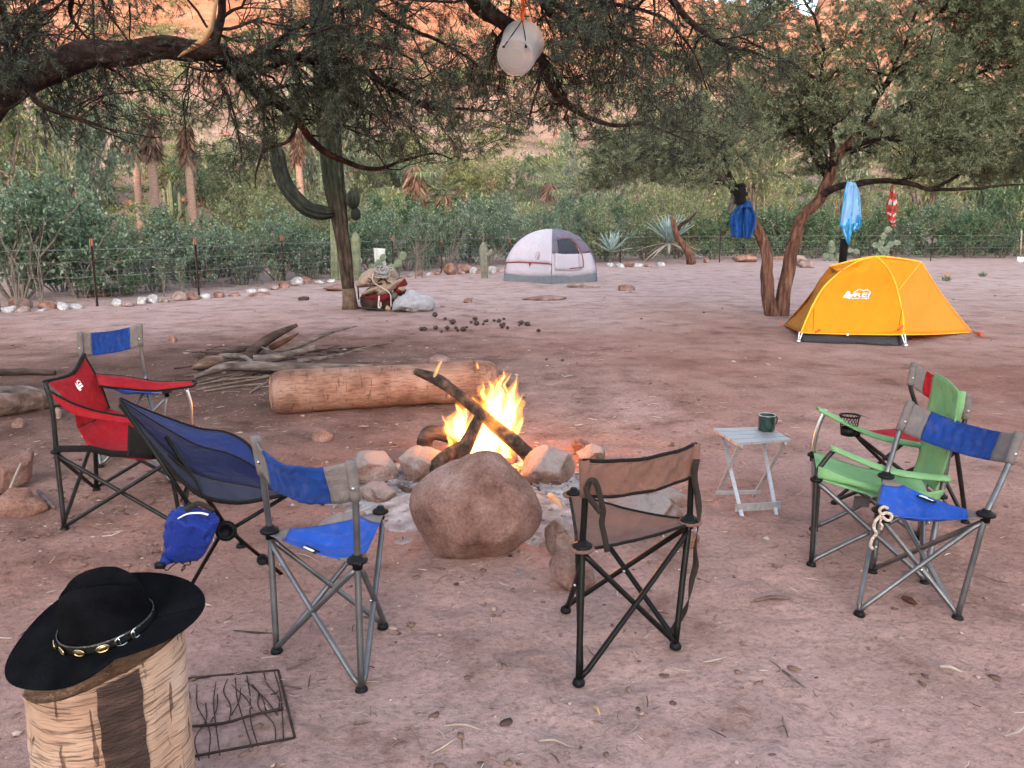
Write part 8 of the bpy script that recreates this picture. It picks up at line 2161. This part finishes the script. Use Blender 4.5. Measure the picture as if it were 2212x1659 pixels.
for i, (u, v, w_, h_, mt, lab) in enumerate([(1262, 622, 78, 10, 'rock_pale', 'flat grey rock half buried just right of the grey tent'), (1352, 628, 46, 12, 'rock', 'dark lump of rock right of the flat grey rock'), (1175, 648, 110, 7, 'rock', 'low reddish mound of earth in front of the grey tent'), (720, 628, 60, 13, 'rock', 'grey rock half buried left of the tall cactus'), (555, 640, 60, 8, 'rock', 'low flat rock half buried left of the cactus near the stones'), (945, 782, 70, 14, 'rock', 'flat grey rock half buried behind the palm log'), (370, 738, 24, 14, 'rock_red', 'small red rock on open dirt right of the far blue chair'), (690, 955, 60, 26, 'rock', 'small half buried rock behind the middle blue chair'), (1690, 560, 60, 8, 'rock_red', 'flat reddish rock behind the fork of the red-barked tree'), (655, 648, 30, 8, 'dung', 'dark crusted clod patch left of the tall cactus'), (1010, 655, 24, 12, 'rock', 'brown lump right of the white plastic sack'), (445, 905, 20, 8, 'rock_pale', 'small pale stone before the palm log'), (30, 925, 44, 22, 'rock', 'grey stone at the left edge below the fallen logs'), (120, 905, 30, 24, 'rock_pale', 'pale stone under the back of the red armchair')]):
    p = gz(u, v); k = pxm(v, p.y); rock_obj('rock', p+Vector((0, w_*k*.3, -.02)), (w_*k*.5, w_*k*.36, h_*k*.75), M[mt], 300+i, 3, .4*i, 4, .10, lab, 'rock', None, .45)
# dark clods between the cactus and the palm log
clod = None; rg = np.random.default_rng(3)
CL = [(930, 709), (945, 712), (960, 708), (968, 713), (975, 700), (985, 706), (990, 714), (1003, 712), (1010, 706), (1022, 700), (1030, 697), (1036, 702), (1042, 695), (1050, 700), (1058, 694), (1064, 699), (1072, 702), (1080, 697), (1088, 703), (1096, 697), (1108, 705), (1118, 699), (1128, 700), (1142, 702), (1155, 703), (915, 714), (905, 716), (1160, 716), (952, 697), (935, 690)]
for i, (u, v_) in enumerate(CL):
    s_ = rg.uniform(.022, .062); u += rg.normal(0, 7); v_ += rg.normal(0, 3.0)
    if clod is None:
        clod = rock_obj('clod', gz(u, v_), (s_, s_*.9, s_*.7), M['dung'], 400, 2, 0, 3, .2, 'dark dried clod lying between the tall cactus and the palm log', 'clod', 'dark clods behind the palm log'); s0c = s_
    else:
        dup(clod, gz(u, v_), rg.random()*6, s_/s0c)
for i, (u, v_, lab) in enumerate([(1385, 690, 'dark clod on open dirt left of the forked tree'), (1770, 668, 'small dark clod just left of the yellow tent'), (1815, 655, 'dark clod behind the left of the yellow tent'), (1215, 780, 'small brown clod right of the palm log'), (1180, 778, 'small brown clod near the end of the palm log'), (1520, 676, 'dark streak of clods left of the forked trunk'), (1560, 668, 'brown clod near the foot of the forked tree'), (2150, 640, 'small dark clod right of the yellow tent')]):
    dup(clod, gz(u, v_), i*1.3, .8, lab, 'single clods on the open dirt')

# ------------------------------------------------------------------ litter on the ground: straw, chips, pebbles
rg = np.random.default_rng(19)
def scatter(n, rmin, rmax, bias=1.0):
    r = rmin*(rmax/rmin)**(rg.random(n)**bias); a = rg.uniform(-.78, .78, n)
    return r*np.sin(a), r*np.cos(a)
def clump(x, y, sc, thr): return fbm(np.stack([x*sc, y*sc, 0*x], -1), 3, 61) > thr
def hot(x, y):                          # places where litter gathers: firewood, palm log, left side, under trees
    d = np.exp(-((x+1.9)**2/4.5+(y-7.3)**2/3.0))+.8*np.exp(-((x+2.6)**2/1.2+(y-4.0)**2/3.0))+.5*np.exp(-((x-1.2)**2/2+(y-6.3)**2/1.5))+.35*np.exp(-((x-.6)**2/1.5+(y-8.5)**2/3))
    return d
def straw(n, lmin, lmax, w, name, lab, matl, use_hot, rmin=1.5, rmax=20):
    x, y = scatter(n*3, rmin, rmax)
    p = np.clip(.10+use_hot*hot(x, y), 0, 1)*np.where(clump(x, y, 1.6, -.05), 1, .35)
    k = rg.random(len(x)) < p; x, y = x[k][:n], y[k][:n]; m_ = len(x)
    L_ = rg.uniform(lmin, lmax, m_)*(.6+rg.random(m_)**3); a = rg.random(m_)*6.283; bend = rg.normal(0, .25, m_)
    P = np.zeros((m_, 3, 3)); h = np.maximum(ground_h(x, y), -.004)
    for q, t in enumerate((-.5, 0, .5)):
        P[:, q, 0] = x+L_*t*np.cos(a)-bend*L_*(t*t)*np.sin(a); P[:, q, 1] = y+L_*t*np.sin(a)+bend*L_*(t*t)*np.cos(a); P[:, q, 2] = h+.005+w*.6+rg.random(m_)*.006+.01*t*rg.normal(size=m_)*L_*8*.3
    R = np.repeat((w*(.5+rg.random(m_)))[:, None], 3, 1)*np.array([.8, 1, .5])
    V, F = tubes(P, R, 3)
    return tag(mesh_np(name, V, F, matl), lab, 'litter', kind='stuff')
straw(7500, .015, .06, .0012, 'straw', 'pale straw and twig bits scattered over the dirt', M['straw'], 1.0)
straw(3200, .02, .09, .0022, 'twigs_litter', 'small dark twigs scattered over the dirt', M['chips'], 1.1)
straw(800, .04, .11, .0024, 'palm_fibre', 'pale fibre strands round the firewood and palm log', M['straw'], 1.6, 3, 14)
def bits(n, smin, smax, flat, name, lab, cat, matl, use_hot, rmin=1.4, rmax=24, pw=3):
    x, y = scatter(n*3, rmin, rmax)
    p = np.clip(.14+use_hot*hot(x, y), 0, 1)*np.where(clump(x, y, 1.1, -.1), 1, .4); k = rg.random(len(x)) < p; x, y = x[k][:n], y[k][:n]; m_ = len(x)
    s = smin+(smax-smin)*rg.random(m_)**pw
    st_ = np.stack([rg.uniform(.6, 1.5, m_), rg.uniform(.5, 1.1, m_), rg.uniform(.5, 1, m_)*flat], -1)
    a = rg.random(m_)*6.283; vv = v1[None]*(1+.22*rg.normal(size=(m_, len(v1), 1)).clip(-1.5, 1.5))*st_[:, None]*s[:, None, None]
    X_ = vv[..., 0]*np.cos(a)[:, None]-vv[..., 1]*np.sin(a)[:, None]; Y_ = vv[..., 0]*np.sin(a)[:, None]+vv[..., 1]*np.cos(a)[:, None]
    h = ground_h(x, y)
    vv = np.stack([X_+x[:, None], Y_+y[:, None], vv[..., 2]+(h+.002+s*flat*.25)[:, None]], -1)
    ff = f1[None]+(np.arange(m_)*len(v1))[:, None, None]
    return tag(mesh_np(name, vv.reshape(-1, 3), ff.reshape(-1, 3), matl), lab, cat, kind='stuff')
v1, f1 = ICO[1]
v1 = v1[:]; 
bits(3000, .002, .010, .8, 'pebbles', 'small pebbles scattered over the dirt', 'pebbles', M['pebble'], .3)
bits(4200, .003, .022, .3, 'bark_chips', 'flat bark chips and leaf bits on the dirt', 'litter', M['chips'], 1.0)
bits(900, .012, .05, .55, 'far_gravel', 'stones and clods on the far side of the camp', 'gravel', M['pebble'], .2, 8, 30)
# single sticks and chips big enough to pick out
for i, (u0, v0, u1, v1_, rr_, mt, lab) in enumerate([(1630, 1298, 1708, 1292, .010, 'log', 'curved brown bark strip on the dirt left of the right blue chair'), (1690, 1448, 1738, 1485, .006, 'grey_wood', 'straight pale stick on the dirt at the lower right'), (960, 1568, 1040, 1576, .004, 'dry', 'long straw on the dirt at the bottom centre'), (932, 1628, 988, 1592, .003, 'dry', 'slanted straw at the bottom centre'), (1690, 1548, 1702, 1592, .005, 'grey_wood', 'thin grey twig at the lower right'), (1520, 1430, 1570, 1418, .004, 'dry', 'thin stick on the dirt right of the brown chair'), (2030, 1440, 2078, 1452, .007, 'dry', 'pale wood scrap below the right blue chair'), (2170, 1590, 2215, 1568, .004, 'dry', 'thin straw at the lower right corner'), (1165, 1600, 1230, 1612, .004, 'dry', 'thin straw at the bottom right of centre'), (505, 1362, 590, 1368, .004, 'dark_wood', 'thin dark twig left of the middle blue chair'), (640, 1195, 690, 1215, .003, 'dry', 'short straw between the blue chairs'), (1950, 1290, 1980, 1305, .014, 'red_wood', 'curled brown leaf under the right blue chair'), (1285, 1528, 1296, 1545, .006, 'splinter', 'orange wood chip below the brown chair'), (1448, 1442, 1492, 1450, .003, 'dry', 'short twig right of the brown chair foot'), (1820, 885, 1880, 905, .004, 'dark_wood', 'dark twig on the dirt behind the green armchair')]):
    a, b = gz(u0, v0, rr_+.003), gz(u1, v1_, rr_+.003)
    limb_log([a, a.lerp(b, .5)+Vector((0, .01*(-1)**i, .004)), b], [rr_*.7, rr_, rr_*.4], M[mt], 'stick', lab, 'stick', 'loose sticks on the dirt', 6, i)
